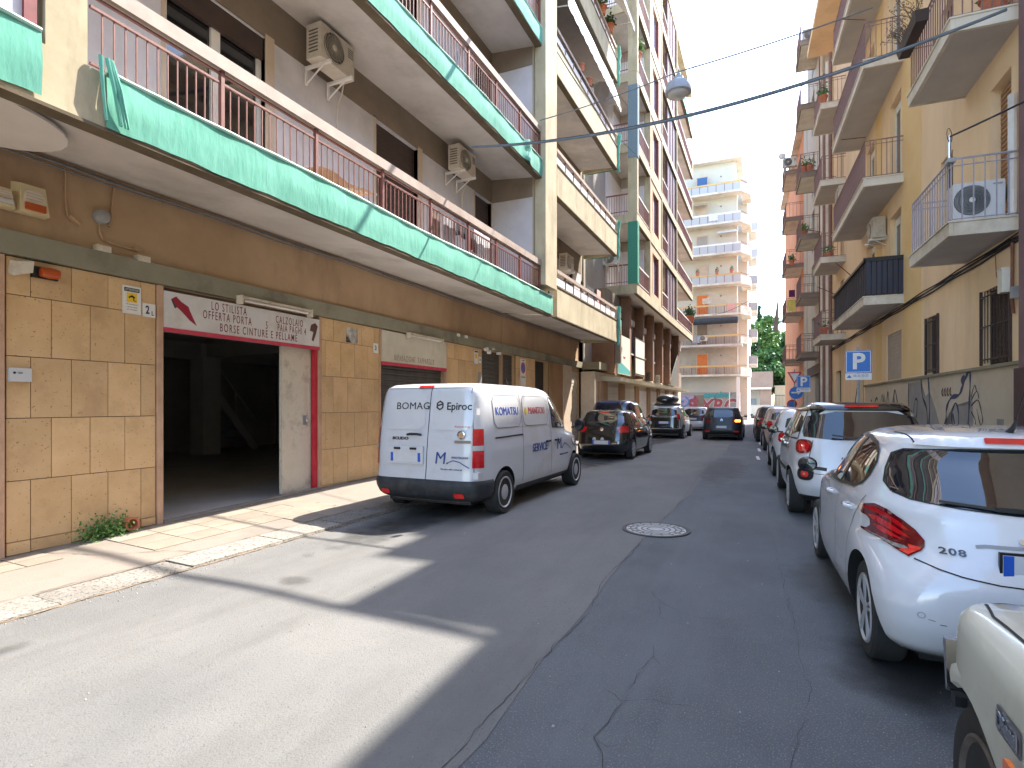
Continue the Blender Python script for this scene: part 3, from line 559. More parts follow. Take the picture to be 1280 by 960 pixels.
awning('pale cream awning shading the plant pots on the fourth solid parapet', 15.4, 22.2, 18.0, 16.6, -4.75, cream_slab)
# ---- potted plants
pot_meshes = {}
def potted(label, pos, s=1.0, foliage=0, frame='L', group='potted plants on the left balconies', box=False, long=.6):
    r = thing('potted_plant', label, 'potted plant', pos, frame, group)
    x, y_, z = pos
    if box: part('pot', MB().hexa([(x - .09, y_ - long / 2, z), (x + .09, y_ - long / 2, z), (x + .09, y_ + long / 2, z), (x - .09, y_ + long / 2, z)], [(x - .11, y_ - long / 2 - .02, z + .18), (x + .11, y_ - long / 2 - .02, z + .18), (x + .11, y_ + long / 2 + .02, z + .18), (x - .11, y_ + long / 2 + .02, z + .18)]), terracotta, r)
    else: part('pot', MB().lathe([(.10 * s, 0), (.14 * s, .22 * s), (.16 * s, .22 * s), (.16 * s, .27 * s), (.13 * s, .27 * s), (.11 * s, .24 * s)], (x, y_, z), n=14), terracotta, r, smooth=40)
    if foliage:
        rnd_ = random.Random(int(y_ * 37) + foliage); mb = MB()
        for i in range(foliage):
            c_ = Vector((x + rnd_.gauss(0, .09 * s), y_ + rnd_.gauss(0, (.09 * s if not box else long * .3)), z + .28 * s + abs(rnd_.gauss(0, .16 * s)))); leafquad(mb, c_, .055 * s, rnd_)
        part('foliage', mb, leaf[foliage % 3], r, fix=False)
    return r
def leafquad(mb, c_, sz, rnd_, asp=.55):
    a = Vector((rnd_.gauss(0, 1), rnd_.gauss(0, 1), rnd_.gauss(0, 1))).normalized(); b = a.cross(Vector((rnd_.gauss(0, 1), rnd_.gauss(0, 1), rnd_.gauss(0, 1)))).normalized(); c_ = Vector(c_)
    mb.add([c_ - a * sz, c_ + b * sz * asp, c_ + a * sz, c_ - b * sz * asp], [(0, 1, 2, 3)])
pl = ['first', 'second', 'third', 'fourth', 'fifth', 'sixth']
for i, y_ in enumerate((17.7, 18.6)): potted('bare terracotta pot on the third balcony rail, %s from the pilaster' % pl[i], (XO - .05, y_, 11.17 + 1.38), .9, 0)
for i, y_ in enumerate((16.6, 17.6, 18.5, 19.4, 20.3, 21.4)): potted('%s potted plant from the pilaster on the fourth floor solid parapet' % pl[i], (XO - .05, y_, 14.7 + 1.38), 1.15, [0, 40, 0, 60, 90, 140][i])
# hanging laundry on the near left first floor balcony
def laundry(label, yc, z, w_, h_, m, x=-5.72, frame='L', seed=1):
    rnd_ = random.Random(seed); p1 = rnd_.uniform(0, 6)
    solo('laundry', MB().grid(lambda u, v: (x + .02 * math.sin(u * 14 + p1) * v, yc - w_ / 2 + w_ * u, z - h_ * v * (1 + .06 * math.sin(u * 7 + p1))), 14, 5), m, label, 'laundry', (x, yc, z), frame, 'laundry hung behind the railing', smooth=70, fix=False)
laundry('dark navy garment drying behind the first floor railing of the near block', 10.0, 5.42, .5, .35, fabric[0]); laundry('pale blue striped cloth drying behind the first floor railing', 11.0, 5.4, .75, .75, fabric[1], seed=4); laundry('grey shirt drying behind the first floor railing between darker clothes', 9.6, 5.3, .5, .75, fabric[2], seed=5)
laundry('brown cloth on the first floor railing, first of the washing from the left', 9.05, 5.25, .4, .7, fabric[4], seed=6); laundry('black cloth drying at the far end of the washing on the first floor balcony', 10.55, 5.3, .35, .4, fabric[0], seed=8)
laundry('dark trousers hung over the glazed rail of the first solid balcony', 19.3, 5.8, .8, .9, fabric[0], XO - .2, seed=9); laundry('pink towel hung over the glazed rail of the first solid balcony', 20.4, 5.9, .5, 1.0, fabric[3], XO - .2, seed=10)
tb = thing('drying_rack', 'tan folding drying rack seen through the first floor railing', 'drying rack', (-5.9, 6.6, 4.6))
part('frame', MB().tube([(-6.2, 5.9, 4.9), (-5.7, 7.3, 5.0)], .02).tube([(-5.7, 5.9, 4.62), (-6.2, 6.3, 5.0)], .012).tube([(-5.7, 7.2, 4.62), (-6.2, 6.8, 5.0)], .012), white_paint, tb); part('cloth', MB().grid(lambda u, v: (-6.2 + .55 * v, 6.0 + 1.2 * u, 5.0 + .03 * math.sin(u * 9) - .06 * v), 8, 3), mat('cloth_tan', (.50, .30, .18), (.6, .38, .24), 5, .9), tb, fix=False)

# ---------------------------------------------------------------- air conditioners
def ac_proto(name, w_=.80, h_=.56, d=.30, bracket=True):
    r = thing(name, '', 'air conditioner', (0, 0, 0))               # faces +x, its back at x = 0, its base at z = 0
    casing = mat('ac_casing', (0.52, 0.46, 0.38), (0.62, 0.56, 0.47), 3, .5, grime=(.38, .31, .23), gscale=3)
    part('casing', MB().prism([(.0 + .0, 0), (d - .02, 0), (d, .02), (d, h_ - .02), (d - .02, h_), (0, h_)], 'y', -w_ / 2, w_ / 2) if False else MB().box(.0, d, -w_ / 2, w_ / 2, .0, h_), casing, r)
    cy, cz, fr = -w_ * .12, h_ * .5, h_ * .42
    part('fan_recess', MB().lathe([(fr, d), (fr, d + .006), (.001, d + .006)], (0, cy, cz), 'x', 28), mat('ac_dark', (.10, .09, .08), rough=.7), r)
    gr = MB()
    for q in range(1, 6): gr.lathe([(fr * q / 5.2, d + .012), (fr * q / 5.2, d + .02), (fr * q / 5.2 + .006, d + .02), (fr * q / 5.2 + .006, d + .012)], (0, cy, cz), 'x', 26)
    for q in range(16):
        t = q * math.pi / 8; gr.bar((d + .016, cy + .03 * math.cos(t), cz + .03 * math.sin(t)), (d + .016, cy + fr * math.cos(t + .35), cz + fr * math.sin(t + .35)), .006)
    part('grille', gr, casing, r)
    part('hub', MB().lathe([(.045, d + .01), (.045, d + .026), (.03, d + .032), (.001, d + .032)], (0, cy, cz), 'x', 16), casing, r)
    sv = MB()
    for q in range(7): sv.box(.05, d - .06, -w_ / 2 - .004, -w_ / 2 + .002, h_ * .18 + q * h_ * .1, h_ * .22 + q * h_ * .1)
    part('side_vent', sv, mat('ac_dark', (0, 0, 0)), r)
    lv = MB()
    for q in range(5): lv.box(d, d + .004, w_ * .30, w_ * .46, h_ * .60 + q * .035, h_ * .60 + q * .035 + .012)
    part('front_louvre', lv, mat('ac_dark', (0, 0, 0)), r)
    if bracket:
        for y_ in (-w_ * .32, w_ * .32): part('bracket', MB().box(-.16, d + .08, y_ - .022, y_ + .022, -.05, -.002).box(-.16, -.13, y_ - .022, y_ + .022, -.30, -.05).bar((-.14, y_, -.28), (d - .08, y_, -.05), .018), white_paint, r)
    part('pipe', MB().tube([(.04, w_ / 2 + .0, .12), (.03, w_ / 2 + .05, .08), (-.03, w_ / 2 + .07, -.1), (-.1, w_ / 2 + .05, -.3), (-.12, w_ / 2 + .04, -.9)], .014, 6), casing, r)
    return r
ac = ac_proto('air_conditioner'); ac['group'] = 'wall mounted air conditioners'
AC = [((-6.80, 7.30, 7.22), 0, 'L', 'large cream air conditioner under the second floor balcony, nearest to the camera'),
      ((-6.80, 11.75, 7.15), 0, 'L', 'cream air conditioner under the second floor balcony, between the two brown roller shutters'),
      ((-6.85, 16.9, 6.75), 0, 'L', 'air conditioner beside the first window above the lowest solid parapet'),
      ((-6.85, 19.6, 6.55), 0, 'L', 'dirty air conditioner above the laundry on the lowest solid balcony'),
      ((-6.45, 33.4, 2.95), 0, 'L', 'upright white air conditioner on the ledge over the far left shops, nearer one'),
      ((-6.45, 36.6, 2.95), 0, 'L', 'upright white air conditioner on the ledge over the far left shops, farther one'),
      ((-6.6, 26.0, 8.2), -1.5708, 'L', 'air conditioner on the side wall of the tall ribbed block above its first balcony'),
      ((3.66, 18.4, 6.22), math.pi, 'R', 'small white air conditioner on the yellow wall below the long mauve balcony'),
      ((3.66, 29.6, 5.3), math.pi, 'R', 'air conditioner on the far yellow wall between the first and second rows of balconies'),
      ((3.66, 24.2, 9.2), math.pi, 'R', 'air conditioner high on the yellow wall beside the drain pipes'),
      ((3.3, 32.2, 20.1), -1.5708, 'R', 'air conditioner standing on the topmost small balcony against the sky'),
      ((2.9, 40.2, 16.9), -1.5708, 'R', 'air conditioner on the high far balcony beside the satellite dish'),
      ((-5.6, 60.95, 12.0), -1.5708, 'L', 'air conditioner on the cream corner block, above the middle orange rail'),
      ((-5.9, 60.95, 8.2), -1.5708, 'L', 'air conditioner on the cream corner block just under the black rolled awning')]
for i, (p, rz, fr, lab) in enumerate(AC):
    if i == 0: ac.location = p; ac['label'] = lab; ac['_b'] = [0, 0, 0]
    else: copy_thing(ac, p, lab, fr, rz)

# ---------------------------------------------------------------- signs and fittings on the near left wall
s1 = thing('shop_sign', 'white hand painted shoe repair sign with red boot, over the open shop door', 'shop sign', (XW + .06, 6.0, 2.6))
board_m = mat('sign_board', (0.60, 0.57, 0.56), (0.68, 0.65, 0.64), 2, .55, grime=(.50, .46, .40), gscale=1.5)
ink = mat('sign_red_ink', (0.22, 0.012, 0.022), (0.12, 0.01, 0.02), 14, .7); ink2 = mat('sign_maroon', (0.30, 0.01, 0.03), rough=.6)
def skew(mb, ya, za, k):                                           # the boards rise or fall a little along the wall
    mb.v = [(v[0], v[1], v[2] + (v[1] - ya) * k) for v in mb.v]; return mb
part('board', MB().box(XW + .03, XW + .06, 4.70, 7.44, 2.62, 3.09), board_m, s1)
part('trim', MB().box(XW + .025, XW + .068, 4.70, 7.44, 2.565, 2.618), mat('sign_pink_trim', (.50, .03, .07), (.58, .06, .10), 5, .5), s1)
for t, y_, z_, w_ in (('LO STILISTA', 5.66, 2.995, .50), ('CALZOLAIO', 6.78, 2.965, .50), ('OFFERTA PORTA', 5.64, 2.86, .50), ('5', 6.32, 2.845, .5), ('PAIA PAGHI 4', 6.83, 2.84, .46), ('BORSE CINTURE E PELLAME', 6.22, 2.71, .54)):
    part('lettering', text_mb(t, .165, (XW + .0605, y_, z_), FACE_X, w_, .001, bold=.0006, space=1.34), ink, s1)
bt = [(4.80, 3.0), (4.86, 3.04), (4.93, 2.98), (4.99, 2.95), (5.03, 2.93), (5.05, 2.88), (5.10, 2.78), (5.15, 2.69), (5.05, 2.75), (4.95, 2.84), (4.90, 2.88), (4.87, 2.90)]
part('boot_picture', MB().prism(bt, 'x', XW + .0602, XW + .063), ink2, s1); part('boot_heel', MB().prism([(4.79, 2.99), (4.80, 3.0), (4.87, 2.90), (4.84, 2.88)], 'x', XW + .0602, XW + .0635), mat('ink_dark', (.06, .05, .05), rough=.7), s1)
part('shoe_picture', MB().prism([(7.26, 2.72), (7.30, 2.70), (7.36, 2.84), (7.40, 2.97), (7.34, 3.02), (7.25, 2.98), (7.22, 2.88), (7.30, 2.86)], 'x', XW + .0602, XW + .063), mat('ink_brown', (.10, .04, .03), rough=.7), s1)
def tube_lamp(label, ya, yb, z):
    r = thing('tube_lamp', label, 'tube lamp', (XW + .15, (ya + yb) / 2, z), group='tube lamps over the shop signs')
    part('housing', MB().prism([(XW + .09, z + .03), (XW + .20, z + .03), (XW + .22, z), (XW + .09, z - .01)], 'y', ya, yb), cream_metal, r); part('tube', MB().tube([(XW + .16, ya + .05, z - .03), (XW + .16, yb - .05, z - .03)], .018, 8), white_paint, r)
    for y_ in (ya - .03, yb): part('bracket', MB().box(XW + .09, XW + .2, y_, y_ + .03, z - .09, z + .04), cream_metal, r)
tube_lamp('long white tube lamp above the hand painted shoe repair sign', 5.78, 7.12, 3.17); tube_lamp('tube lamp above the cream shop sign behind the van', 10.0, 11.3, 3.13)
s2 = thing('shop_sign', 'cream shop sign with faded lettering and red bottom trim, behind the parked van', 'shop sign', (XW + .06, 10.4, 2.5))
part('board', MB().box(XW + .03, XW + .06, 9.17, 11.67, 2.5, 3.13), mat('sign_cream', (.58, .53, .42), (.66, .61, .50), 2, .6, grime=(.46, .41, .32)), s2); part('trim', MB().box(XW + .025, XW + .068, 9.17, 11.67, 2.43, 2.498), mat('sign_pink_trim', (0, 0, 0)), s2)
part('lettering', text_mb('RIPARAZIONE  TAPPARELLE', .17, (XW + .0605, 10.35, 2.60), FACE_X, .62, .001, bold=.002, space=1.2), mat('faded_ink', (.26, .16, .14), (.5, .44, .36), 30, .8, lo=.45, hi=.6), s2)
def plate(name, label, cat, ya, yb, za, zb, m=white_paint, x=XW + .032, t=.008):
    r = thing(name, label, cat, (x, (ya + yb) / 2, za)); part('plate', MB().box(x, x + t, ya, yb, za, zb), m, r); r['_x'] = x + t; return r
cc = plate('security_notice', 'white video surveillance notice with yellow camera square on the tan tiles', 'notice', 4.20, 4.42, 2.73, 3.07)
xx = XW + .0402
part('yellow_square', MB().box(xx, xx + .002, 4.25, 4.37, 2.87, 2.985), mat('notice_yellow', (.85, .55, .03), rough=.5), cc); part('heading', MB().box(xx, xx + .002, 4.22, 4.40, 3.0, 3.045), black_m, cc)
part('camera_picture', MB().prism([(4.27, 2.935), (4.31, 2.96), (4.345, 2.94), (4.34, 2.92), (4.30, 2.935), (4.275, 2.915)], 'x', xx + .002, xx + .004).box(xx + .002, xx + .004, 4.325, 4.335, 2.89, 2.93).box(xx + .002, xx + .004, 4.335, 4.36, 2.887, 2.895), black_m, cc)
part('heading_text', text_mb('ATTENZIONE', .032, (xx + .002, 4.31, 3.022), FACE_X, .8, .001), white_paint, cc)
for i, t in enumerate(('AREA VIDEOSORVEGLIATA', 'la registrazione e effettuata', 'ART.13 D.LGS.196/2003')): part('small_print', text_mb(t, .015, (xx, 4.31, 2.845 - i * .032), FACE_X, .8, .0006), black_m, cc)
np_ = plate('house_number', 'white house number plate reading 2 L beside the open shop door', 'house number', 4.44, 4.60, 2.72, 2.89)
part('numeral', text_mb('2', .14, (xx, 4.50, 2.805), FACE_X, .7, .001, bold=.004), mat('numeral_blue', (.02, .03, .10), rough=.5), np_); part('letter', text_mb('L', .075, (xx, 4.563, 2.77), FACE_X, .8, .001, bold=.002), mat('numeral_blue', (0, 0, 0)), np_)
np2 = plate('house_number', 'small white house number plate between the two shop signs', 'house number', 8.93, 9.08, 2.65, 2.84); part('numeral', text_mb('2i', .13, (xx, 9.0, 2.745), FACE_X, .6, .001, bold=.003), mat('numeral_blue', (0, 0, 0)), np2)
np3 = plate('house_number', 'house number plate on the tiled pier right of the cream sign', 'house number', 13.38, 13.52, 2.75, 2.92); part('numeral', text_mb('2H', .09, (xx, 13.45, 2.835), FACE_X, .7, .001), black_m, np3)
vn = plate('security_notice', 'small faded white notice beside the second dark shutter', 'notice', 13.12, 13.34, 2.72, 3.08); part('heading', MB().box(xx, xx + .002, 13.14, 13.32, 3.02, 3.06), black_m, vn); part('picture', MB().box(xx, xx + .002, 13.17, 13.29, 2.86, 2.98), mat('notice_yellow', (0, 0, 0)), vn)
bx = thing('air_vent', 'soot blackened white wall vent on the tiled pier between the shop signs', 'vent', (XW + .03, 8.3, 2.75)); part('cover', MB().box(XW + .032, XW + .05, 8.15, 8.45, 2.78, 3.06), mat('sooty', (.60, .56, .50), (.03, .03, .03), 3.5, .7, lo=.42, hi=.6), bx)
for i in range(6): part('slat', MB().box(XW + .05, XW + .056, 8.17, 8.43, 2.80 + i * .042, 2.815 + i * .042), mat('sooty', (0, 0, 0)), bx)
mbx = thing('letter_box', 'pale grey letter box on the tan tiles at the left edge of the picture', 'letter box', (XW + .03, 3.16, 1.9)); part('body', MB().box(XW + .03, XW + .075, 3.08, 3.27, 1.86, 2.0), mat('grey_plastic', (.55, .55, .56), rough=.4), mbx); part('lock', MB().lathe([(.012, 0), (.012, .006), (.001, .006)], (XW + .075, 3.12, 1.95), 'x', 10), black_m, mbx); part('name_slot', MB().box(XW + .075, XW + .077, 3.15, 3.19, 1.94, 1.96), steel_grey, mbx)
inter = thing('information_plate', 'tall narrow grey plate on the tiled pier beside the third shutter', 'plate', (XW + .03, 13.45, 2.0)); part('plate', MB().box(XW + .03, XW + .045, 13.36, 13.53, 1.95, 2.5), steel_grey, inter)
npk = thing('no_parking_sign', 'tall white plate with round blue and red no parking disc beside the dark doorway', 'road sign', (XW + .03, 16.4, 2.3)); part('plate', MB().box(XW + .032, XW + .04, 16.18, 16.62, 2.2, 3.08), white_paint, npk)
part('disc', MB().lathe([(.18, 0), (.18, .003), (.001, .003)], (XW + .04, 16.4, 2.80), 'x', 24), red_paint, npk); part('disc_face', MB().lathe([(.14, 0), (.14, .005), (.001, .005)], (XW + .04, 16.4, 2.80), 'x', 24), mat('sign_blue', (.02, .16, .55), rough=.4), npk); part('stroke', MB().bar((XW + .048, 16.29, 2.91), (XW + .048, 16.51, 2.69), .03, .004), red_paint, npk)
part('lettering', text_mb('PASSO CARRABILE', .055, (XW + .041, 16.4, 2.5), FACE_X, .7, .001), black_m, npk); part('lettering', text_mb('COMUNE', .055, (XW + .041, 16.4, 3.03), FACE_X, .8, .001), black_m, npk)
# alarm sirens, round lamp, boxes on the brown wall
def siren(label, yc, z, w_, h_, m, grp):
    r = thing('alarm_siren', label, 'alarm siren', (XW + .02, yc, z), group=grp)
    part('cover', MB().hexa([(XW - .02, yc - w_ / 2, z), (XW + .12, yc - w_ / 2 + .02, z), (XW + .12, yc + w_ / 2 - .02, z), (XW - .02, yc + w_ / 2, z)], [(XW - .02, yc - w_ / 2, z + h_), (XW + .08, yc - w_ / 2 + .04, z + h_ - .02), (XW + .08, yc + w_ / 2 - .04, z + h_ - .02), (XW - .02, yc + w_ / 2, z + h_)]), mat('siren_cream', (.62, .50, .28), (.70, .58, .36), 3, .4), r)
    arch = [(yc - w_ * .32, z + .05), (yc + w_ * .32, z + .05)] + [(yc + w_ * .32 * math.cos(t), z + h_ * .5 + h_ * .3 * math.sin(t)) for t in [i * math.pi / 10 for i in range(11)]]
    mbp = MB().prism(arch, 'x', XW + .10, XW + .112); part('grille', mbp, mat('siren_pale', (.68, .58, .46), rough=.4), r)
    part('beacon', MB().box(XW + .112, XW + .14, yc - w_ * .3, yc + w_ * .3, z + .03, z + h_ * .32), m, r)
    for i in range(4): part('louvre', MB().box(XW + .112, XW + .118, yc - w_ * .25, yc + w_ * .25, z + h_ * (.42 + .1 * i), z + h_ * (.42 + .1 * i) + .012), jamb_beige, r)
siren('large cream alarm siren with orange red beacon on the brown wall', 3.28, 3.62, .30, .32, mat('siren_orange', (.42, .07, .01), rough=.3), 'alarm sirens'); siren('small cream alarm siren with clear beacon left of the bigger one', 3.03, 3.62, .20, .22, clear_lamp, 'alarm sirens')
wlp = thing('wall_lamp', 'round grey bulkhead lamp with curved conduit on the brown wall', 'lamp', (XW, 3.98, 3.78)); part('glass', MB().lathe([(.085, -.02), (.09, .03), (.075, .06), (.04, .075), (.001, .08)], (XW, 3.98, 3.82), 'x', 20), mat('dusty_glass', (.32, .31, .30), rough=.25), wlp, smooth=40)
part('conduit', MB().tube([(XW + .0, 4.14, 4.26), (XW + .0, 4.12, 4.1), (XW + .0, 4.10, 3.85), (XW + .01, 4.06, 3.73)], .016, 6).tube([(XW + .0, 3.97, 3.74), (XW + .0, 3.97, 3.64), (XW + .0, 4.0, 3.57), (XW + .0, 4.1, 3.54), (XW + .0, 4.36, 3.53)], .016, 6).lathe([(.035, -.02), (.035, .03), (.001, .03)], (XW, 4.39, 3.55), 'x', 10), plaster_tan, wlp)
solo('conduit', MB().tube([(XW + .0, 3.62, 4.26), (XW, 3.62, 3.85), (XW + .0, 3.64, 3.73), (XW + .0, 3.70, 3.68)], .011, 6).tube([(XW + .01, 3.66, 3.74), (XW + .03, 3.75, 3.66)], .02, 6), plaster_tan, 'thin bent conduit on the brown wall between the siren and the round lamp', 'conduit', (XW, 3.63, 3.7))
fl_ = thing('flood_light', 'cream box and tilted orange lamp under the concrete band at the far left', 'lamp', (XW + .05, 3.2, 3.0)); part('box', MB().hexa([(XW + .02, 3.08, 2.97), (XW + .12, 3.10, 2.94), (XW + .12, 3.26, 3.0), (XW + .02, 3.25, 3.02)], [(XW + .02, 3.10, 3.11), (XW + .12, 3.12, 3.09), (XW + .12, 3.27, 3.12), (XW + .02, 3.26, 3.15)]), cream_metal, fl_); part('lens', MB().lathe([(.001, -.09), (.05, -.08), (.06, 0), (.05, .08), (.001, .09)], (XW + .10, 3.42, 3.03), 'y', 14), mat('siren_orange', (0, 0, 0)), fl_, smooth=50); part('body', MB().box(XW + .02, XW + .06, 3.28, 3.52, 2.97, 3.09), black_m, fl_)
for i, (y_, z_) in enumerate(((3.98, 3.43), (4.44, 3.42), (12.2, 3.36), (12.6, 3.36), (14.6, 3.1))):
    solo('junction_box', MB().box(XW + .01, XW + .10, y_ - .09, y_ + .06, z_ - .03, z_ + .04).box(XW + .10, XW + .12, y_ - .05, y_ - .0, z_ - .02, z_ + .02), white_paint if i > 1 else cream_metal, ['pinkish electrical socket box on top of the concrete band near the round lamp', 'broken cream junction box below the end of the lamp conduit', 'small white box on the band above the cream sign, nearer one', 'small white box on the band above the cream sign, farther one', 'white box above the dark shutter right of the cream sign'][i], 'junction box', (XW, y_, z_))
pf = thing('projector_lamp', 'pair of small white spotlights under the band right of the cream sign', 'lamp', (XW + .1, 13.55, 3.1)); part('head', MB().lathe([(.05, 0), (.06, .09), (.001, .1)], (XW + .16, 13.5, 3.12), 'x', 12).lathe([(.05, 0), (.06, .09), (.001, .1)], (XW + .16, 13.66, 3.06), 'x', 12), white_paint, pf, smooth=40); part('arm', MB().bar((XW, 13.58, 3.2), (XW + .16, 13.58, 3.1), .02), white_paint, pf)
# drain stub and weed at the foot of the wall
solo('drain_pipe', MB().lathe([(.075, -.1), (.075, .09), (.085, .09), (.085, .12), (.06, .12), (.055, .0), (.001, -.02)], (XW + .02, 4.26, .18), 'x', 20), terracotta, 'short terracotta drain pipe stub at the foot of the tiled wall', 'drain pipe', (XW, 4.26, .18), smooth=40)
wd = thing('weed', 'green leafy weed growing where the tiled wall meets the pavement', 'plant', (XW + .1, 3.95, .05))
rw = random.Random(3)
for li in range(2):
    mb = MB()
    for i in range(420):
        t = rw.random(); c_ = (XW + .04 + abs(rw.gauss(0, .10)), 3.95 + rw.gauss(0, .13) + li * .05, .06 + abs(rw.gauss(0, .10)) * (1 if li else 1.2)); leafquad(mb, c_, .022, rw)
    part('leaves', mb, leaf[li + (0 if li else 0)], wd, fix=False)
sm = MB()
for i in range(16): a = rw.uniform(-.22, .22); sm.tube([(XW + .05, 3.95, .04), (XW + .08 + rw.uniform(0, .1), 3.95 + a, .18 + rw.uniform(0, .15))], .003, 4)
part('stem', sm, leaf[1], wd)

# ---------------------------------------------------------------- tall ribbed block further along on the left
Cb = thing('apartment_building', 'tall tan block with projecting ribbed loggias and brown fins over the shops, middle left', 'building', (-8.5, 37, 0))
YC0, YC1, XC = 26.2, 48.0, -5.5
FC = [6.84 + 3.33 * i for i in range(6)]; TC = 26.9
part('shell', MB().box(-16, -15.7, 22.5, YC1, 0, TC).box(-16, XC - .05, YC0, YC1, TC, TC + .25).box(-15.7, -7.0, YC1 - .3, YC1, 0, TC).box(-15.7, -7.05, 22.46, 22.7, 0, TC), conc_beige, Cb)
part('core_wall', MB().box(-7.35, -7.0, 22.7, YC1, 3.0, TC), grey_wall, Cb)
part('side_wall', MB().box(-15.6, -7.36, YC0 - .1, YC0 + .1, 3.0, TC), conc_beige, Cb)
for k, z0 in enumerate(FC):
    zn = z0 + 3.33 if k < 5 else TC
    b = part('floor_slab', MB().box(-7.0, XC - .12, YC0 + .12, YC1, z0 + .03, z0 + .28), soffit_white if k == 0 else conc_under, Cb)
    part('fascia', MB().box(XC - .119, XC, YC0, YC1 - .0, z0 + .0, z0 + .42).box(-8.4, XC - .12, YC0, YC0 + .119, z0 + .0, z0 + .42), conc_beige, b)
    part('drip_edge', MB().box(XC - .15, XC + .01, YC0 - .01, YC1, z0 - .03, z0 - .001), conc_lip, b)
    # corner column, window bay, curtain bay (along the street)
    part('corner_column', MB().box(XC - .42, XC + .015, YC0 - .012, YC0 + .30, z0 + .42, zn), conc_beige if k not in (1,) else conc_beige, Cb)
    def rail(ya, yb):
        f = part('railing', MB().box(XC - .06, XC - .02, ya, yb, z0 + 1.34, z0 + 1.40).box(XC - .06, XC - .03, ya, yb, z0 + .55, z0 + .58), white_paint, b)
        mb = MB(); i = 0
        while ya + .11 * i < yb: mb.box(XC - .05, XC - .035, ya + .11 * i, ya + .11 * i + .016, z0 + .42, z0 + 1.34); i += 1
        part('balusters', mb, rust_paint, f, kind='stuff')
    rail(YC0 + .32, 29.3); rail(33.15, 35.4); rail(39.3, YC1 - .05)
    part('end_rail', MB().box(-6.98, XC - .07, YC0 + .02, YC0 + .05, z0 + 1.34, z0 + 1.40).box(-6.98, XC - .07, YC0 + .02, YC0 + .05, z0 + .55, z0 + .58), rust_paint, b)
    mb = MB()
    for i in range(12): mb.box(-6.95 + i * .12, -6.935 + i * .12, YC0 + .03, YC0 + .045, z0 + .42, z0 + 1.34)
    part('end_balusters', mb, rust_paint, b, kind='stuff')
    part('end_bay', MB().box(-8.4, -7.0, YC0 - .0, YC0 + .1, z0 + .42, zn), wall_lilac, Cb)
    part('loggia_back', MB().box(-6.999, -6.98, YC0, 29.4, z0 + .42, zn - .5), wall_lilac, Cb)
    part('loggia_side', MB().box(-7.0, XC - .3, 29.3, 29.42, z0 + .42, zn - .5), wall_lilac, Cb); part('loggia_beam', MB().box(-7.0, XC - .3, 29.29, 29.43, zn - .5, zn), grey_wall, Cb)
    # flat bay with tall window
    f = part('window_bay', MB().box(XC - .3, XC - .02, 29.45, 30.35, z0 + .42, zn).box(XC - .3, XC - .02, 32.0, 33.1, z0 + .42, zn).box(XC - .3, XC - .02, 30.35, 32.0, z0 + .42, z0 + .75).box(XC - .3, XC - .02, 30.35, 32.0, z0 + 2.9, zn), tan_panel, Cb)
    for y_ in (30.30, 31.98): part('bay_frame', MB().box(XC - .2, XC + .0, y_, y_ + .06, z0 + .73, z0 + 2.92), rust_paint, f)
    part('curtain', MB().box(XC - .14, XC - .13, 30.4, 31.2, z0 + .8, z0 + 2.85), canvas_w, f); part('pane', MB().box(XC - .16, XC - .15, 30.36, 31.98, z0 + .75, z0 + 2.9), mat('lilac_glass', (.20, .17, .24), rough=.1), f)
    part('rib', MB().box(XC - .3, XC + .02, 29.42, 29.6, z0 + .42, zn).box(XC - .3, XC + .02, 33.0, 33.15, z0 + .42, zn), conc_beige, Cb)
    f = part('dark_bay', MB().box(XC - .2, XC - .1, 35.5, 38.9, z0 + .42, zn - .1), mat('plum_panel', (.10, .045, .05), (.15, .075, .08), 3, .6), Cb)
    for i in range(4): part('mullion', MB().box(XC - .1, XC - .06, 35.5 + i * 1.1, 35.58 + i * 1.1, z0 + .42, zn - .1), mat('plum_panel', (0, 0, 0)), f)
    part('rib', MB().box(XC - .3, XC + .01, 38.95, 39.15, z0 + .42, zn), conc_beige, Cb)
    part('bay_wall', MB().box(-6.99, -6.97, 33.2, YC1, z0 + .42, zn), jamb_beige if k % 2 else tan_panel, Cb)
    part('end_parapet', MB().box(XC - .6, XC + .012, YC1 - .25, YC1 + .01, z0 + .42, z0 + 1.45), conc_beige, b)
# blue-green net strip draped down the corner column and white awning remnants
for k, (za, zb, m_) in enumerate(((7.3, 10.2, mat('net_teal', (.04, .20, .13), (.06, .26, .18), 60, .9)), (13.2, 16.6, mat('net_bluegrey', (.14, .20, .24), (.20, .27, .30), 60, .9)))):
    solo('safety_net', MB().box(-5.92, -5.47, YC0 - .04, YC0 - .02, za, zb).box(-5.47, -5.46, YC0 - .04, YC0 + .32, za, zb), m_, ['dark green net strip over the lowest corner column of the ribbed block', 'blue grey net strip higher up the corner column of the ribbed block'][k], 'safety net', (-5.6, YC0, za), group='net strips on the corner column')
solo('safety_net', MB().grid(lambda u, v: (XC + .03 + .06 * math.sin(v * 3 + u * 4), 40 + 7.8 * u, 23.4 + 1.5 * v), 20, 4), net_m, 'long green net hanging from the top floor edge of the ribbed block', 'safety net', (XC, 44, 24), smooth=80, fix=False)
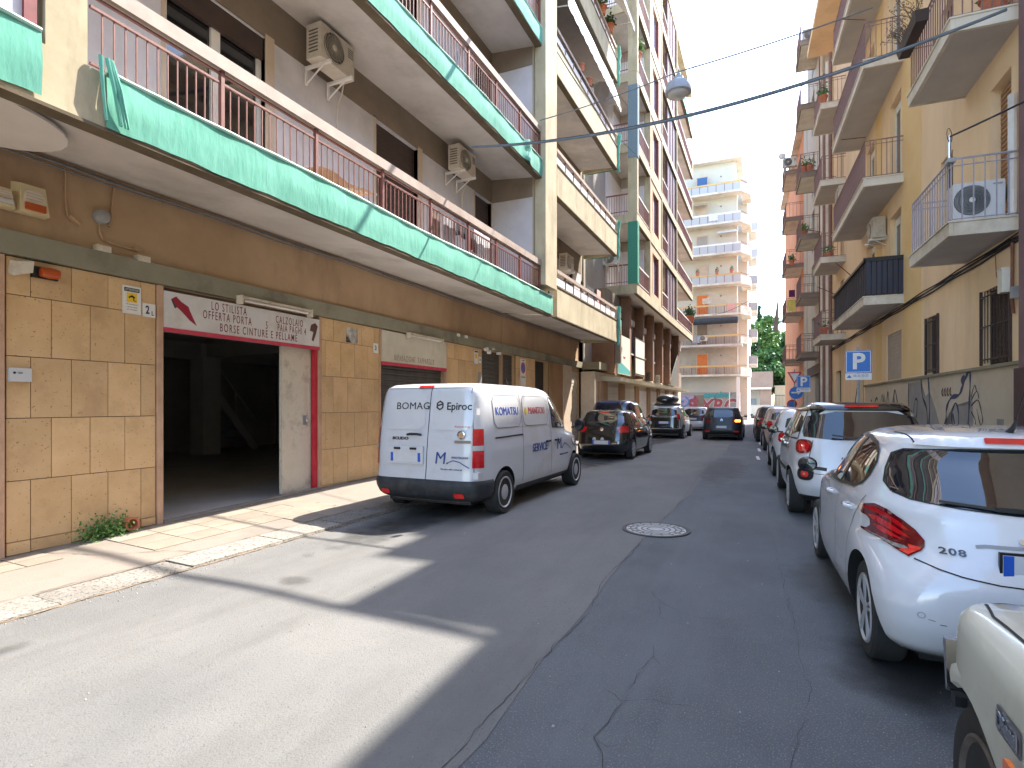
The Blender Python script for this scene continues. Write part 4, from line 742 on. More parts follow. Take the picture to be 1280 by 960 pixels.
# fins, windows, ledge and shops under the ribbed block
for i, y_ in enumerate((23.9, 26.9, 30.1, 33.0, 36.2, 39.2, 43.3)):
    part('fin', MB().box(-7.0, -6.0, y_, y_ + .36, 3.0, 6.80 if i else 4.9), pier_brown, Cb)
    if i < 6:
        f = part('window_frame', MB().box(-6.4, -6.34, y_ + .38, y_ + 2.7, 4.2, 4.28).box(-6.4, -6.34, y_ + .38, y_ + 2.7, 5.7, 5.78).box(-6.4, -6.34, y_ + 1.55, y_ + 1.63, 4.28, 5.7), white_paint, Cb)
        part('pane', MB().box(-6.39, -6.38, y_ + .38, y_ + 2.7, 4.28, 5.7), mat('bluish_glass', (.20, .26, .32), rough=.12), f); part('roller_box', MB().box(-6.45, -6.32, y_ + .38, y_ + 2.72, 5.78, 6.0), white_paint, f)
part('spandrel', MB().box(-6.95, -6.42, 24.3, YC1, 3.0, 4.18).box(-6.95, -6.44, 24.3, YC1, 6.02, 6.8), wall_taupe, Cb)
ld = part('ledge', MB().prism([(-6.9, 2.68), (-5.62, 2.62), (-5.58, 2.78), (-6.9, 2.92)], 'y', 23.4, 46.5), conc_beige, Cb)
part('shop_wall', MB().box(-7.3, -6.45, 22.46, YC1, 0, 3.0), jamb_beige, Cb)
yy = 22.8; ii = 0
for ya, w_, t in ((22.9, 1.3, 'p'), (24.4, 1.9, 's'), (26.5, 1.0, 'p'), (27.6, 2.3, 's'), (30.0, .9, 'p'), (31.0, 2.2, 'w'), (33.3, .9, 'p'), (34.3, 2.2, 's'), (36.6, 1.0, 'p'), (37.7, 2.2, 'w'), (40.0, 1.2, 'p'), (41.3, 2.2, 's'), (43.6, 1.3, 'p'), (45, 2.2, 's')):
    if t == 'p': part('pier', MB().box(-6.45, -6.36, ya, ya + w_, .1, 2.62), brown_m, Cb)
    elif t == 's': shutter_x(Cb, -6.42, ya, ya + w_, .1, 2.45, shutter_pale, .14)
    else: part('shop_window', MB().box(-6.44, -6.41, ya, ya + w_, .6, 2.4), canvas_w, Cb)
# bay end return wall (brown) between the two buildings
part('return_wall', MB().box(-7.1, -5.75, 24.05, 24.2, 3.42, 5.3).box(-7.3, -7.05, 22.46, 24.2, 3.0, 6.8), wall_taupe, Cb)
part('return_beam', MB().box(-7.1, -6.3, 22.6, 24.05, 3.1, 3.4), conc_olive, Cb)
wb = thing('advert_board', 'pale advertising board with teal lower strip on the brown fins', 'sign board', (-5.9, 25.2, 3.0)); part('board', MB().box(-5.98, -5.93, 24.35, 26.7, 3.0, 4.75), cream_wall, wb); part('strip', MB().hexa([(-5.929, 24.38, 3.03), (-5.925, 24.38, 3.03), (-5.925, 26.67, 3.03), (-5.929, 26.67, 3.03)], [(-5.929, 24.38, 3.6), (-5.925, 24.38, 3.6), (-5.925, 26.67, 3.22), (-5.929, 26.67, 3.22)]), teal_m, wb); part('picture', MB().tube([(-5.925, 24.7, 3.8), (-5.925, 24.95, 4.0), (-5.925, 25.0, 4.2), (-5.925, 24.9, 3.9)], .03, 5), grey_wall, wb); part('mark', MB().box(-5.93, -5.922, 25.3, 25.7, 3.75, 3.82), red_paint, wb)
wb2 = thing('advert_board', 'pale double panel board beside the teal striped one, over the ledge', 'sign board', (-5.95, 29.0, 3.1)); part('frame', MB().box(-6.0, -5.95, 27.9, 30.3, 3.1, 5.0), shutter_brown, wb2); part('panel', MB().box(-5.949, -5.935, 28.0, 30.2, 3.2, 3.95).box(-5.949, -5.935, 28.0, 30.2, 4.05, 4.92), cream_slab, wb2)
gk = thing('banner', 'dark green and brown shop hoarding at the far end of the ledge', 'banner', (-6.0, 41.5, 2.95)); part('board', MB().prism([(39.0, 2.95), (43.2, 2.95), (43.2, 5.4), (41.8, 4.6)], 'x', -6.05, -6.0), mat('hoarding', (.04, .07, .05), (.09, .05, .035), 1.5, .7), gk)
"""trailing plants at the far corner of the lowest slab"""
for i, y_ in enumerate((46.2, 47.2)): potted('yellow green plant %s on the far corner of the lowest ribbed balcony' % ('spilling outward' if i else 'standing upright'), (XC - .05, y_, 8.2), 1.8, 260, group='plants on the far corner balcony')
potted('leafy yellow green plant high beside the corner column of the ribbed block', (XC - .12, YC0 + .62, 18.0), 1.5, 400)
potted('low flowering box on the lowest balcony of the ribbed block', (XC - .15, YC0 + .5, 7.3), 1, 40, box=True)

# ---------------------------------------------------------------- cream corner block at the crossing
D = thing('apartment_building', 'cream corner apartment block with orange rails and graffiti at the end of the left row', 'building', (-5, 66, 0))
YD = 62.0; XR = -2.75
part('body', MB().box(-16, XR, YD, 78, 2.9, 24.4), cream_wall, D); part('roof_block', MB().box(-15, -2.9, YD + .4, 77, 24.4, 26.9), cream_wall, D); part('roof_slab', MB().box(-15.5, -2.3, YD - .4, 77.5, 26.9, 27.15), cream_slab, D)
part('corner_face', MB().box(XR, XR + .9, YD + 3.0, 78, 0, 25.9), cream_wall, D)
part('ground_wall', MB().box(-16, XR + .25, YD - 1.3, 78, 0, 2.9), grey_wall, D)
part('lower_shade_facing', MB().box(-16, XR + .05, YD - .02, YD, 4.75, 10.6), mat('lower_shade_beige', (.40, .37, .32), (.48, .45, .39), .8, .9, grime=(.32, .29, .25)), D)  # shade under the canopy slab painted as a darker wall colour
part('ground_recess', MB().box(-6.85, -5.85, YD - 1.33, YD - 1.29, 0.05, 2.6), wall_taupe, D, 'dark brown doorway')
part('corner_pillar', MB().box(XR + .0, XR + .3, YD - 1.5, YD - 1.2, 0, 4.4).box(XR - .7, XR - .6, YD - 1.36, YD - 1.3, 0, 2.9), white_paint, D)
for k in range(7):
    z = 4.55 + 3.1 * k
    b = part('balcony', MB().box(-16, -2.35, YD - 1.35, YD, z - .02, z + .18).prism([(-2.35, YD - 1.35), (-1.45, YD + .4), (-1.45, YD + 3), (-2.35, YD + 3)], 'z', z - .02, z + .18) if k != 1 else MB().box(-16, -2.2, YD - 1.9, YD, z - .1, z + .1), conc_under if k == 1 else cream_slab, D)
    orange = k in (0, 1, 2, 3) or k == 6
    part('rail', MB().box(-16, -2.35, YD - 1.32, YD - 1.26, z + .93, z + 1.10), yellow_can if orange else white_paint, b)
    gl = MB()
    for i in range(9): gl.box(-9.5 + i * .8, -9.46 + i * .8, YD - 1.31, YD - 1.27, z + .18, z + .93)
    part('post', gl, rust_paint, b)
    if k not in (0, 1, 2): part('glass_panel', MB().box(-12, -2.4, YD - 1.29, YD - 1.28, z + .2, z + .9), mat('pale_glass', (.42, .44, .46), rough=.3), b)
    else:
        mb = MB(); [mb.box(-10 + i * .15, -9.98 + i * .15, YD - 1.29, YD - 1.27, z + .18, z + .93) for i in range(51)]; part('balusters', mb, rust_paint, b, kind='stuff')
    part('corner_rail', MB().bar((-2.33, YD - 1.3, z + 1.05), (-1.47, YD + .4, z + 1.05), .05).bar((-1.47, YD + .4, z + 1.05), (-1.47, YD + 3, z + 1.05), .05), rust_paint, b)
    part('corner_parapet', MB().prism([(-2.33, YD - 1.33), (-1.47, YD + .38), (-1.50, YD + .40), (-2.36, YD - 1.29)], 'z', z + .18, z + .85).box(-1.5, -1.46, YD + .4, YD + 3, z + .18, z + .85), cream_slab, b)
    if k < 7:
        door = part('door_frame', MB().box(-6.75, -5.55, YD - .06, YD - .0, z + .18, z + 2.45), jamb_beige, D); part('door', MB().box(-6.65, -5.65, YD - .1, YD - .06, z + .18, z + 2.35), [orange_m, wall_taupe, orange_m, jamb_beige, grey_wall, jamb_beige, blue_dk][k], door)
    part('wall_mark', MB().lathe([(.09, 0), (.09, .02), (.001, .02)], (-4.3, YD - .03, z + 2.2), 'y', 10), wall_taupe, D)
for k in range(6):
    z = 6.1 + 3.05 * k; b = part('street_balcony', MB().box(XR + .9, -.95 - .02 * k, 69.5, 73.5, z, z + .2), cream_slab, D); part('street_rail', MB().box(-.99, -.95, 69.5, 73.5, z + .2, z + 1.1).box(XR + .9, -.95, 69.5, 69.54, z + .2, z + 1.1), mat('pale_glass', (0, 0, 0)) if k > 3 else steel_grey, b)
aw = thing('rolled_awning', 'dark blue grey rolled awning under the third slab of the cream corner block', 'awning', (-6, YD - 1.6, 10)); part('roll', MB().tube([(-8.0, YD - 1.6, 10.15), (-2.6, YD - 1.6, 10.15)], .33, 12), mat('awning_dark', (.03, .04, .05), (.05, .06, .075), 4, .8), aw, smooth=50); part('bracket', MB().box(-7.9, -7.8, YD - 1.6, YD - 1.3, 10.0, 10.5).box(-2.9, -2.8, YD - 1.6, YD - 1.3, 10.0, 10.5), steel_grey, aw)
# graffiti on the corner block
gt = thing('graffiti', 'red and teal wild style graffiti letters low on the corner block', 'graffiti', (-5.2, YD - 1.32, .5))
part('backdrop', MB().prism([(-8.3, 1.1), (-8.1, 2.6), (-6.9, 2.55), (-6.8, 1.2)], 'y', YD - 1.32, YD - 1.305), mat('graff_lilac', (.30, .22, .36), (.5, .42, .5), 3, .8), gt)
part('letters', text_mb('S XRC', 1.9, (-5.2, YD - 1.325, 1.45), FACE_S, .92, .004, bold=.07, shear=.18), mat('graff_red', (.28, .06, .07), (.36, .10, .10), 3, .8), gt)
part('outline', text_mb('S XRC', 1.9, (-5.2, YD - 1.312, 1.45), FACE_S, .92, .002, bold=.13, shear=.18), mat('graff_pale', (.50, .55, .55), rough=.7), gt)
part('tag', text_mb('ssaniaw', .95, (-4.6, YD - 1.33, 2.62), FACE_S, .9, .004, bold=.05, shear=.3), teal_m, gt)
part('swirl', MB().tube([(-7.9 + .5 * math.cos(t) * t / 6, YD - 1.33, 1.9 + .5 * math.sin(t) * t / 6) for t in [i * .4 for i in range(20)]], .07, 5), mat('graff_blue', (.08, .25, .45), rough=.7), gt)
part('arrow', MB().prism([(-6.7, 2.6), (-6.3, 1.9), (-6.5, 1.9), (-6.5, 1.1), (-6.9, 1.1), (-6.9, 1.9), (-7.1, 1.9)], 'y', YD - 1.335, YD - 1.325), mat('graff_red', (0, 0, 0)), gt)
# far end: gatehouse, garden wall, hill of trees
gh = thing('gatehouse', 'low brown flat roofed porch building beyond the crossing', 'building', (0.0, 92, 0))
part('upper', MB().box(-3.6, .9, 92, 98, 4.2, 6.6), mat('rose_plaster', (.27, .20, .16), (.33, .25, .20), .7, .9), gh); part('canopy', MB().box(-4, .7, 90.5, 98, 3.9, 4.2), cream_slab, gh); part('pier', MB().box(-.9, .7, 91, 92, 0, 3.9), mat('rose_plaster', (0, 0, 0)), gh); part('back_wall', MB().box(-5, -.9, 94, 94.3, 0, 3.9), cream_wall, gh); part('window', MB().box(-2.8, -1.4, 93.95, 94, 1.2, 2.6), mat('bluish_glass', (0, 0, 0)), gh)
solo('garden_wall', MB().box(-4.6, 1.0, 88, 88.4, 0, 1.5).box(-4.6, 1.0, 87.95, 88.45, 1.5, 1.6), cream_wall, 'low white garden wall closing the street beyond the crossing', 'wall', (-2, 88, 0))
solo('garden_wall', MB().box(1.2, 12, 96, 96.5, 0, 4.4).box(1.1, 12, 95.9, 96.6, 4.4, 4.6), mat('wall_ochre', (.60, .48, .30), (.68, .56, .38), .7, .9), 'tall ochre garden wall in front of the far trees', 'wall', (4, 96, 0))  # ochre wall colour, varied at random
ft = thing('fence', 'thin dark iron fence along the foot of the far trees', 'fence', (2, 94, 0)); fm = MB()
for i in range(40): fm.box(1.2 + i * .2, 1.23 + i * .2, 94, 94.03, 0, 3.2)
part('bars', fm, black_m, ft, kind='stuff'); part('rail', MB().box(1.2, 9.2, 94, 94.04, 3.0, 3.06).box(1.2, 9.2, 94, 94.04, .3, .36), black_m, ft)
hb = thing('distant_house', 'pale distant roofline just visible above the far trees', 'building', (10, 190, 0)); part('wall', MB().box(4, 22, 190, 200, 0, 13.5), cream_wall, hb); part('roof', MB().prism([(3.5, 13.5), (22.5, 13.5), (20, 15), (6, 15)], 'y', 189.5, 200), grey_wall, hb)

def tree(name, label, x, y_, h_, r, seed, kinds=(0, 1, 2), n_=2600, cyp=False, trunk=None, sz=.34):
    rnd_ = random.Random(seed); t = thing(name, label, 'tree', (x, y_, 0), group='trees beyond the end of the street')
    th = trunk or h_ * .35; br = MB().tube([(x, y_, 0), (x + rnd_.uniform(-.2, .2), y_, th * .5), (x + rnd_.uniform(-.3, .3), y_, h_ * .8)], h_ * .022 + .08, 8, r2=.05)
    for i in range(7):
        a = rnd_.uniform(0, 6.28); z = th * rnd_.uniform(.7, 1.5); br.tube([(x, y_, z), (x + math.cos(a) * r * .4, y_ + math.sin(a) * r * .4, z + h_ * .12), (x + math.cos(a) * r * .75, y_ + math.sin(a) * r * .75, z + h_ * .22)], .09, 6, r2=.03)
    part('trunk', br, bark, t, smooth=60)
    clumps = []
    for i in range(64 if not cyp else 36):
        if cyp: z = rnd_.uniform(.08, 1) * h_; rr = r * (1 - (z / h_) ** 2.2) * .75 + .1; a = rnd_.uniform(0, 6.28); clumps.append((Vector((x + math.cos(a) * rr * .5, y_ + math.sin(a) * rr * .5, z)), rr * .6 + .15))
        else:
            a = rnd_.uniform(0, 6.28); u = rnd_.uniform(-1, 1); q = rnd_.uniform(.45, 1) ; cz = th + (h_ - th) * .5
            clumps.append((Vector((x + math.cos(a) * r * q * math.sqrt(1 - u * u * .7), y_ + math.sin(a) * r * q * math.sqrt(1 - u * u * .7), cz + u * (h_ - th) * .5 * q + .3)), r * rnd_.uniform(.16, .34)))
    mbs = [MB(), MB(), MB()]
    for c_, cr in clumps:
        mb = mbs[rnd_.choice(range(3))]
        for i in range(n_ // len(clumps)):
            d = Vector((rnd_.gauss(0, 1), rnd_.gauss(0, 1), rnd_.gauss(0, 1))).normalized() * cr * rnd_.uniform(.5, 1.05); d.z *= 1.5 if cyp else .75
            leafquad(mb, c_ + d, sz * rnd_.uniform(.6, 1.2), rnd_, .6)
    for j, mb in enumerate(mbs):
        if mb.v: part('crown', mb, leaf[kinds[j]], t, fix=False)
for i, (x_, k_) in enumerate(((-6.5, 4), (-4.6, 4), (-3.2, 4))): potted(['left plant box on the fifth balcony rail of the cream corner block', 'middle plant box on the fifth balcony rail of the cream corner block', 'right plant box on the fifth balcony rail of the cream corner block'][i], (x_, YD - 1.3, 4.55 + 3.1 * 3 + 1.1), 1.2, 50, group='plant boxes on the cream corner block')
for i, (x_, k_, w_, m_) in enumerate(((-5.4, 5, .9, fabric[1]), (-3.6, 2, .7, fabric[3]), (-7.0, 1, .8, fabric[2]))):
    z_ = 4.55 + 3.1 * k_ + 1.12; solo('laundry', MB().grid(lambda u, v: (x_ + w_ * u, YD - 1.36 + .02 * math.sin(u * 12), z_ - .75 * v), 6, 3), m_, ['pale sheet hung over the sixth balcony of the cream corner block', 'pink towel hung over the third balcony of the cream corner block', 'grey cloth hung over the second balcony of the cream corner block'][i], 'laundry', (x_, YD - 1.36, z_), group='laundry on the cream corner block', fix=False)
for i, (x_, k_, c_) in enumerate(((-4.6, 4, canvas_w), (-7.6, 5, jamb_beige))):
    z_ = 4.55 + 3.1 * k_; f_ = solo('awning', MB().grid(lambda u, v: (x_ + 2.0 * u, YD - .1 - 1.1 * v, z_ + 2.75 - .55 * v), 6, 4), c_, ['short white awning over a middle floor balcony of the cream corner block', 'beige awning on an upper balcony of the cream corner block, partly hidden'][i], 'awning', (x_, YD, z_), fix=False)
tree('cypress_tree', 'slim dark cypress rising above the far trees', -1.3, 118, 20.5, 1.5, 1, (2, 2, 2), 3600, True, sz=.3)
tree('cypress_tree', 'broader dark cypress left of the slim one', -3.3, 116, 20, 2.4, 2, (2, 2, 2), 4600, True, sz=.34)
tree('broadleaf_tree', 'big bright green tree right behind the corner block balconies', -1.2, 106, 16.5, 3.6, 3, (0, 1, 0), 9000)
tree('broadleaf_tree', 'tall mid green tree in the middle of the far clump', 1.6, 112, 14.5, 4.0, 4, (0, 2, 0), 9000)
tree('broadleaf_tree', 'yellowish green tree next to the orange block', 4.6, 106, 12.0, 4.0, 5, (1, 1, 0), 9000)
tree('broadleaf_tree', 'low dark green tree at the foot of the far clump', 2.6, 101, 8.5, 4.0, 6, (0, 2, 2), 8000)
tree('broadleaf_tree', 'rounded green tree behind the gatehouse roof', -2.6, 103, 11, 4.4, 7, (2, 0, 0), 8000)
tree('broadleaf_tree', 'wide tree at the right end of the far clump beside the orange block', 8.5, 108, 12.5, 5.0, 8, (0, 1, 2), 8000)
tree('broadleaf_tree', 'shaded tree filling the gap under the bright crowns of the far clump', 4.8, 116, 11.5, 4.8, 9, (2, 0, 2), 8000)

# ================================================================ right-hand row (right frame: v across, u along)
VW, VO = 3.7, 2.85
R1 = thing('apartment_building', 'yellow ochre apartment block on the right with long slab balconies and graffiti plinth', 'building', (6, 12, 0), 'R')
FR1 = [4.13, 7.10, 10.07, 13.04]
# unseen roof heights, made up in steps to shape the shadow edge on the road
SHADOW_STEP = [(-14, 15.15, 12.5), (15.15, 17.8, 16.1), (17.8, 19.2, 17.9), (19.2, 30.2, 18.5)]
sb = MB()
for a, c_, h_ in SHADOW_STEP: sb.box(VW + .28, 14, a, c_, 0, h_ - .3); sb.box(VO + .1, 14, a, c_, h_ - .3, h_)
part('stepped_shadow_mass', sb, ochre, R1)
def rwall(par, ya, yb, za, zb, holes, m, v=VW, name='wall'):
    holes = [h for h in holes if h[0] >= ya and h[1] <= yb and h[3] <= zb]; ys_ = sorted({ya, yb, *[h[0] for h in holes], *[h[1] for h in holes]}); zs_ = sorted({za, zb, *[h[2] for h in holes], *[h[3] for h in holes]}); mb = MB()
    for a, c_ in zip(ys_[:-1], ys_[1:]):
        runs = []
        for e, d in zip(zs_[:-1], zs_[1:]):
            my, mz = (a + c_) / 2, (e + d) / 2
            if any(h[0] < my < h[1] and h[2] < mz < h[3] for h in holes): continue
            if runs and abs(runs[-1][1] - e) < 1e-6: runs[-1][1] = d
            else: runs.append([e, d])
        for e, d in runs: mb.box(v, v + .28, a, c_, e, d)
    return part(name, mb, m, par)
W0 = [(10.45, 11.50, 2.26, 3.48), (13.72, 14.5, 2.26, 3.47), (16.55, 18.1, 2.28, 3.50), (21.2, 22.1, 2.24, 3.2), (25.6, 26.9, 2.24, 3.0)]
W = list(W0)
for z in FR1:
    W += [(10.45, 11.2, z + .18, z + 2.5), (12.9, 13.6, z + 1.0, z + 2.3), (16.6, 17.7, z + .18, z + 2.45), (19.6, 20.7, z + .18, z + 2.45), (25.0, 25.9, z + .18, z + 2.4)]
rwall(R1, -14, 15.15, 2.24, 11.9, [h for h in W], ochre); rwall(R1, 15.15, 30.2, 2.24, 15.4, [h for h in W], ochre); rwall(R1, 17.8, 30.2, 15.4, 17.0, [], ochre)
rwall(R1, -14, 21.0, .12, 2.24, [], plinth_m, name='plinth'); rwall(R1, 21.0, 30.2, .12, 2.24, [(21.2, 22.1, .12, 2.24), (25.6, 26.9, .12, 2.24)], ochre, name='plinth')
part('sill_course', MB().box(VW - .05, VW, 9.9, 21.0, 2.20, 2.25), conc_olive, R1)
part('deep_panel', MB().box(VW - .006, VW, 14.9, 16.45, 2.3, 15.3).box(VW - .006, VW, 18.6, 19.4, 2.3, 15.3), ochre_deep, R1)
part('corner_pilaster', MB().box(VW - .18, VW + .1, 9.3, 9.72, 0, 11.8), mat('maroon_stone', (.16, .095, .10), (.21, .13, .135), 2, .8), R1)
part('plinth_block', MB().box(VW - .22, VW - .18, 9.25, 9.76, .1, 2.12), mat('maroon_dark', (.07, .035, .035), (.10, .05, .05), 4, .7), R1)
part('party_pipe', MB().tube([(VW - .08, 27.9, .1), (VW - .08, 27.9, 17)], .07, 8).tube([(VW - .10, 29.6, .1), (VW - .10, 29.6, 17)], .08, 8), mauve_rail, R1)
part('drain_pipe', MB().tube([(VW - .09, 28.6, .1), (VW - .09, 28.6, 17)], .09, 8), cream_slab, R1)
def barred_window(y0, y1, z0, z1):
    f = part('window_frame', MB().box(VW + .10, VW + .14, y0, y0 + .06, z0, z1).box(VW + .10, VW + .14, y1 - .06, y1, z0, z1).box(VW + .10, VW + .14, y0, y1, z1 - .06, z1).box(VW + .10, VW + .14, (y0 + y1) / 2 - .04, (y0 + y1) / 2 + .04, z0, z1), shutter_brown, R1)
    part('louvre_panel', MB().box(VW + .13, VW + .16, y0 + .05, y1 - .05, z0, z1), shutter_brown, f)
    for i in range(14): part('louvre', MB().hexa([(VW + .115, y0 + .06, z0 + .05 + i * (z1 - z0 - .1) / 14), (VW + .13, y0 + .06, z0 + .03 + i * (z1 - z0 - .1) / 14), (VW + .13, y1 - .06, z0 + .03 + i * (z1 - z0 - .1) / 14), (VW + .115, y1 - .06, z0 + .05 + i * (z1 - z0 - .1) / 14)], [(VW + .12, y0 + .06, z0 + .06 + i * (z1 - z0 - .1) / 14), (VW + .135, y0 + .06, z0 + .04 + i * (z1 - z0 - .1) / 14), (VW + .135, y1 - .06, z0 + .04 + i * (z1 - z0 - .1) / 14), (VW + .12, y1 - .06, z0 + .06 + i * (z1 - z0 - .1) / 14)]), shutter_brown, f)
    g_ = part('window_grille', MB().box(VW - .04, VW - .02, y0 - .02, y1 + .02, z0 + .08, z0 + .10).box(VW - .04, VW - .02, y0 - .02, y1 + .02, z1 - .12, z1 - .10).box(VW - .04, VW - .02, y0 - .02, y1 + .02, (z0 + z1) / 2, (z0 + z1) / 2 + .02).box(VW - .04, VW, y0 - .03, y0 - .0, z0, z1).box(VW - .04, VW, y1, y1 + .03, z0, z1), shutter_brown, R1)
    n_ = 9
    for i in range(n_): part('bar', MB().tube([(VW - .03, y0 + (i + .5) * (y1 - y0) / n_, z0 + .03), (VW - .03, y0 + (i + .5) * (y1 - y0) / n_, z1 - .03)], .008, 5), shutter_brown, g_)
barred_window(10.45, 11.50, 2.26, 3.48); barred_window(13.72, 14.5, 2.26, 3.47)
part('painted_shutter', MB().box(VW + .03, VW + .06, 16.55, 18.1, 2.28, 3.50), mat('shutter_greige', (.42, .35, .29), (.48, .41, .34), 3, .8), R1); 
for i in range(12): part('shutter_slat', MB().box(VW + .02, VW + .03, 16.6, 18.05, 2.32 + i * .1, 2.39 + i * .1), mat('shutter_greige', (0, 0, 0)), R1)
part('garage_door', MB().box(VW + .15, VW + .2, 21.2, 22.1, .12, 3.2).box(VW + .15, VW + .2, 25.6, 26.9, .12, 3.0), shutter_brown, R1)
def balcony(par, u0, u1, z, vo=VO, rail_m=mauve_rail, vw=VW, bars=True, solid=None, slab_t=.18, hgt=.95, step=.12, th=.18, slab_m=cream_slab, sof=soffit_grey, indiv=True):
    b = part('balcony', MB().box(vo + .06, vw, u0 + .06, u1 - .06, z - .0, z + .03), sof, par)
    part('slab_edge', MB().box(vo, vo + .058, u0, u1, z - .012, z + th).box(vo + .06, vw, u0, u0 + .058, z - .012, z + th).box(vo + .06, vw, u1 - .058, u1, z - .012, z + th).box(vo + .058, vw, u0 + .058, u1 - .058, z + .035, z + th - .004), slab_m, b)
    part('slab_cap', MB().box(vo - .02, vw, u0 - .02, u1 + .02, z + th + .001, z + th + .025), slab_m, b)
    zt = z + th + hgt; rr = .016; vi = vo + .04
    part('handrail', MB().tube([(vw, u0 + .04, zt), (vi, u0 + .04, zt), (vi, u1 - .04, zt), (vw, u1 - .04, zt)], rr, 6).tube([(vw, u0 + .04, zt - .10), (vi, u0 + .04, zt - .10), (vi, u1 - .04, zt - .10), (vw, u1 - .04, zt - .10)], .010, 5).tube([(vw, u0 + .04, z + th + .06), (vi, u0 + .04, z + th + .06), (vi, u1 - .04, z + th + .06), (vw, u1 - .04, z + th + .06)], .010, 5), rail_m, b)
    pts = []; n1_ = int((vw - vi) / step); n2_ = int((u1 - u0 - .08) / step)
    pts = [(vw - i * (vw - vi) / n1_, u0 + .04) for i in range(1, n1_ + 1)] + [(vi, u0 + .04 + i * (u1 - u0 - .08) / n2_) for i in range(1, n2_ + 1)] + [(vi + i * (vw - vi) / n1_, u1 - .04) for i in range(1, n1_)]
    if indiv:
        for p in pts: inst('baluster', baluster(hgt - .04, .0075, rail_m), b, (p[0], p[1], z + th + .02))
    else:
        mb = MB(); [mb.box(p[0] - .0075, p[0] + .0075, p[1] - .0075, p[1] + .0075, z + th + .02, zt - .02) for p in pts]; part('balusters', mb, rail_m, b, kind='stuff')
    if solid: part('screen', MB().box(vi + .012, vi + .02, u0 + .05, u1 - .05, z + th + .05, zt - .02).box(vi + .02, vw, u0 + .05, u0 + .058, z + th + .05, zt - .02), solid, b)
    return b
lilac_rail = mat('lilac_grey_rail', (.30, .28, .33), (.38, .36, .41), 8, .45)
screen_m = mat('dark_screen', (.02, .018, .025), (.035, .028, .035), 3, .7)
balcony(R1, 10.12, 12.22, 4.13, rail_m=lilac_rail, step=.125)
for i, z in enumerate(FR1[1:3]): balcony(R1, 10.05, 12.3, z, step=.11, indiv=i == 0)
bb = balcony(R1, 16.33, 21.55, 4.13, solid=screen_m, rail_m=mat('dark_rail', (.04, .03, .035), rough=.6), step=.30)
sc_ = MB()
for i in range(7): sc_.box(VO + .06 + i * .115, VO + .155 + i * .115, 16.35, 16.365, 4.38, 5.24)
part('screen_strip', sc_, mat('screen_strip', (.018, .028, .055), (.03, .025, .04), 5, .45), bb)
part('screen_cap', MB().box(VO + .0, VW, 16.33, 16.39, 5.2, 5.30).box(VO, VO + .06, 16.33, 21.55, 5.2, 5.27), black_m, bb)
for i, z in enumerate(FR1[1:]): balcony(R1, 16.33, 21.55, z, step=.105, indiv=i == 0)
for i, z in enumerate(FR1): balcony(R1, 24.5, 26.9, z, step=.13, indiv=False)
# second row windows (doors on to the balconies)
for z in FR1[:3]:
    for (a, c_, m_) in ((16.6, 17.7, 'w'), (10.45, 11.2, 's'), (19.6, 20.7, 'w'), (25.0, 25.9, 's')):
        if m_ == 'w':
            f = part('window_frame', MB().box(VW + .12, VW + .17, a, a + .07, z + .18, z + 2.4).box(VW + .12, VW + .17, c_ - .07, c_, z + .18, z + 2.4).box(VW + .12, VW + .17, (a + c_) / 2 - .05, (a + c_) / 2 + .05, z + .18, z + 2.2).box(VW + .12, VW + .17, a + .07, c_ - .07, z + 2.2, z + 2.4), white_paint, R1)
            part('pane', MB().box(VW + .14, VW + .15, a + .07, c_ - .07, z + .18, z + 2.2), glass_dark, f)
        else:
            f = part('roller_shutter', MB().box(VW + .14, VW + .17, a, c_, z + .18, z + 2.45), wood_m, R1)
            for i in range(30): part('slat', MB().box(VW + .125, VW + .14, a + .02, c_ - .02, z + .2 + i * .075, z + .255 + i * .075), wood_m, f)
    part('window', MB().box(VW + .1, VW + .14, 12.9, 13.6, z + 1.0, z + 2.3), shutter_brown, R1)
part('white_pipe', MB().tube([(VW - .07, 10.22, 4.3), (VW - .07, 10.22, 6.1)], .055, 8), white_paint, R1)
# big white AC behind the lilac rail, with its own ring-shaped grille
acb = thing('air_conditioner', 'big white air conditioner with black fan behind the lilac grey balcony rail', 'air conditioner', (3.3, 10.5, 4.35), 'R')
part('casing', MB().box(2.99, 3.62, 10.42, 10.70, 4.42, 4.97), mat('ac_white', (.62, .62, .64), (.68, .68, .70), 3, .35), acb)
part('fan_recess', MB().lathe([(.225, 0), (.225, -.006), (.001, -.006)], (3.22, 10.42, 4.70), 'y', 32), black_m, acb)
gm = MB()
for q in range(1, 7): gm.lathe([(.036 * q, -.012), (.036 * q, -.018), (.036 * q + .004, -.018), (.036 * q + .004, -.012)], (3.22, 10.42, 4.70), 'y', 28)
part('grille', gm, steel_grey, acb); part('hub', MB().lathe([(.04, -.018), (.035, -.03), (.001, -.03)], (3.22, 10.42, 4.70), 'y', 16), white_paint, acb)
part('lettering', text_mb('HISENSE', .035, (3.53, 10.417, 4.91), FACE_S, .9, .001), black_m, acb); part('foot', MB().box(3.03, 3.08, 10.42, 10.7, 4.34, 4.42).box(3.53, 3.58, 10.42, 10.7, 4.34, 4.42), black_m, acb); part('hose', MB().tube([(3.63, 10.5, 4.55), (3.66, 10.5, 4.7), (3.67, 10.5, 4.9)], .012, 6), black_m, acb)
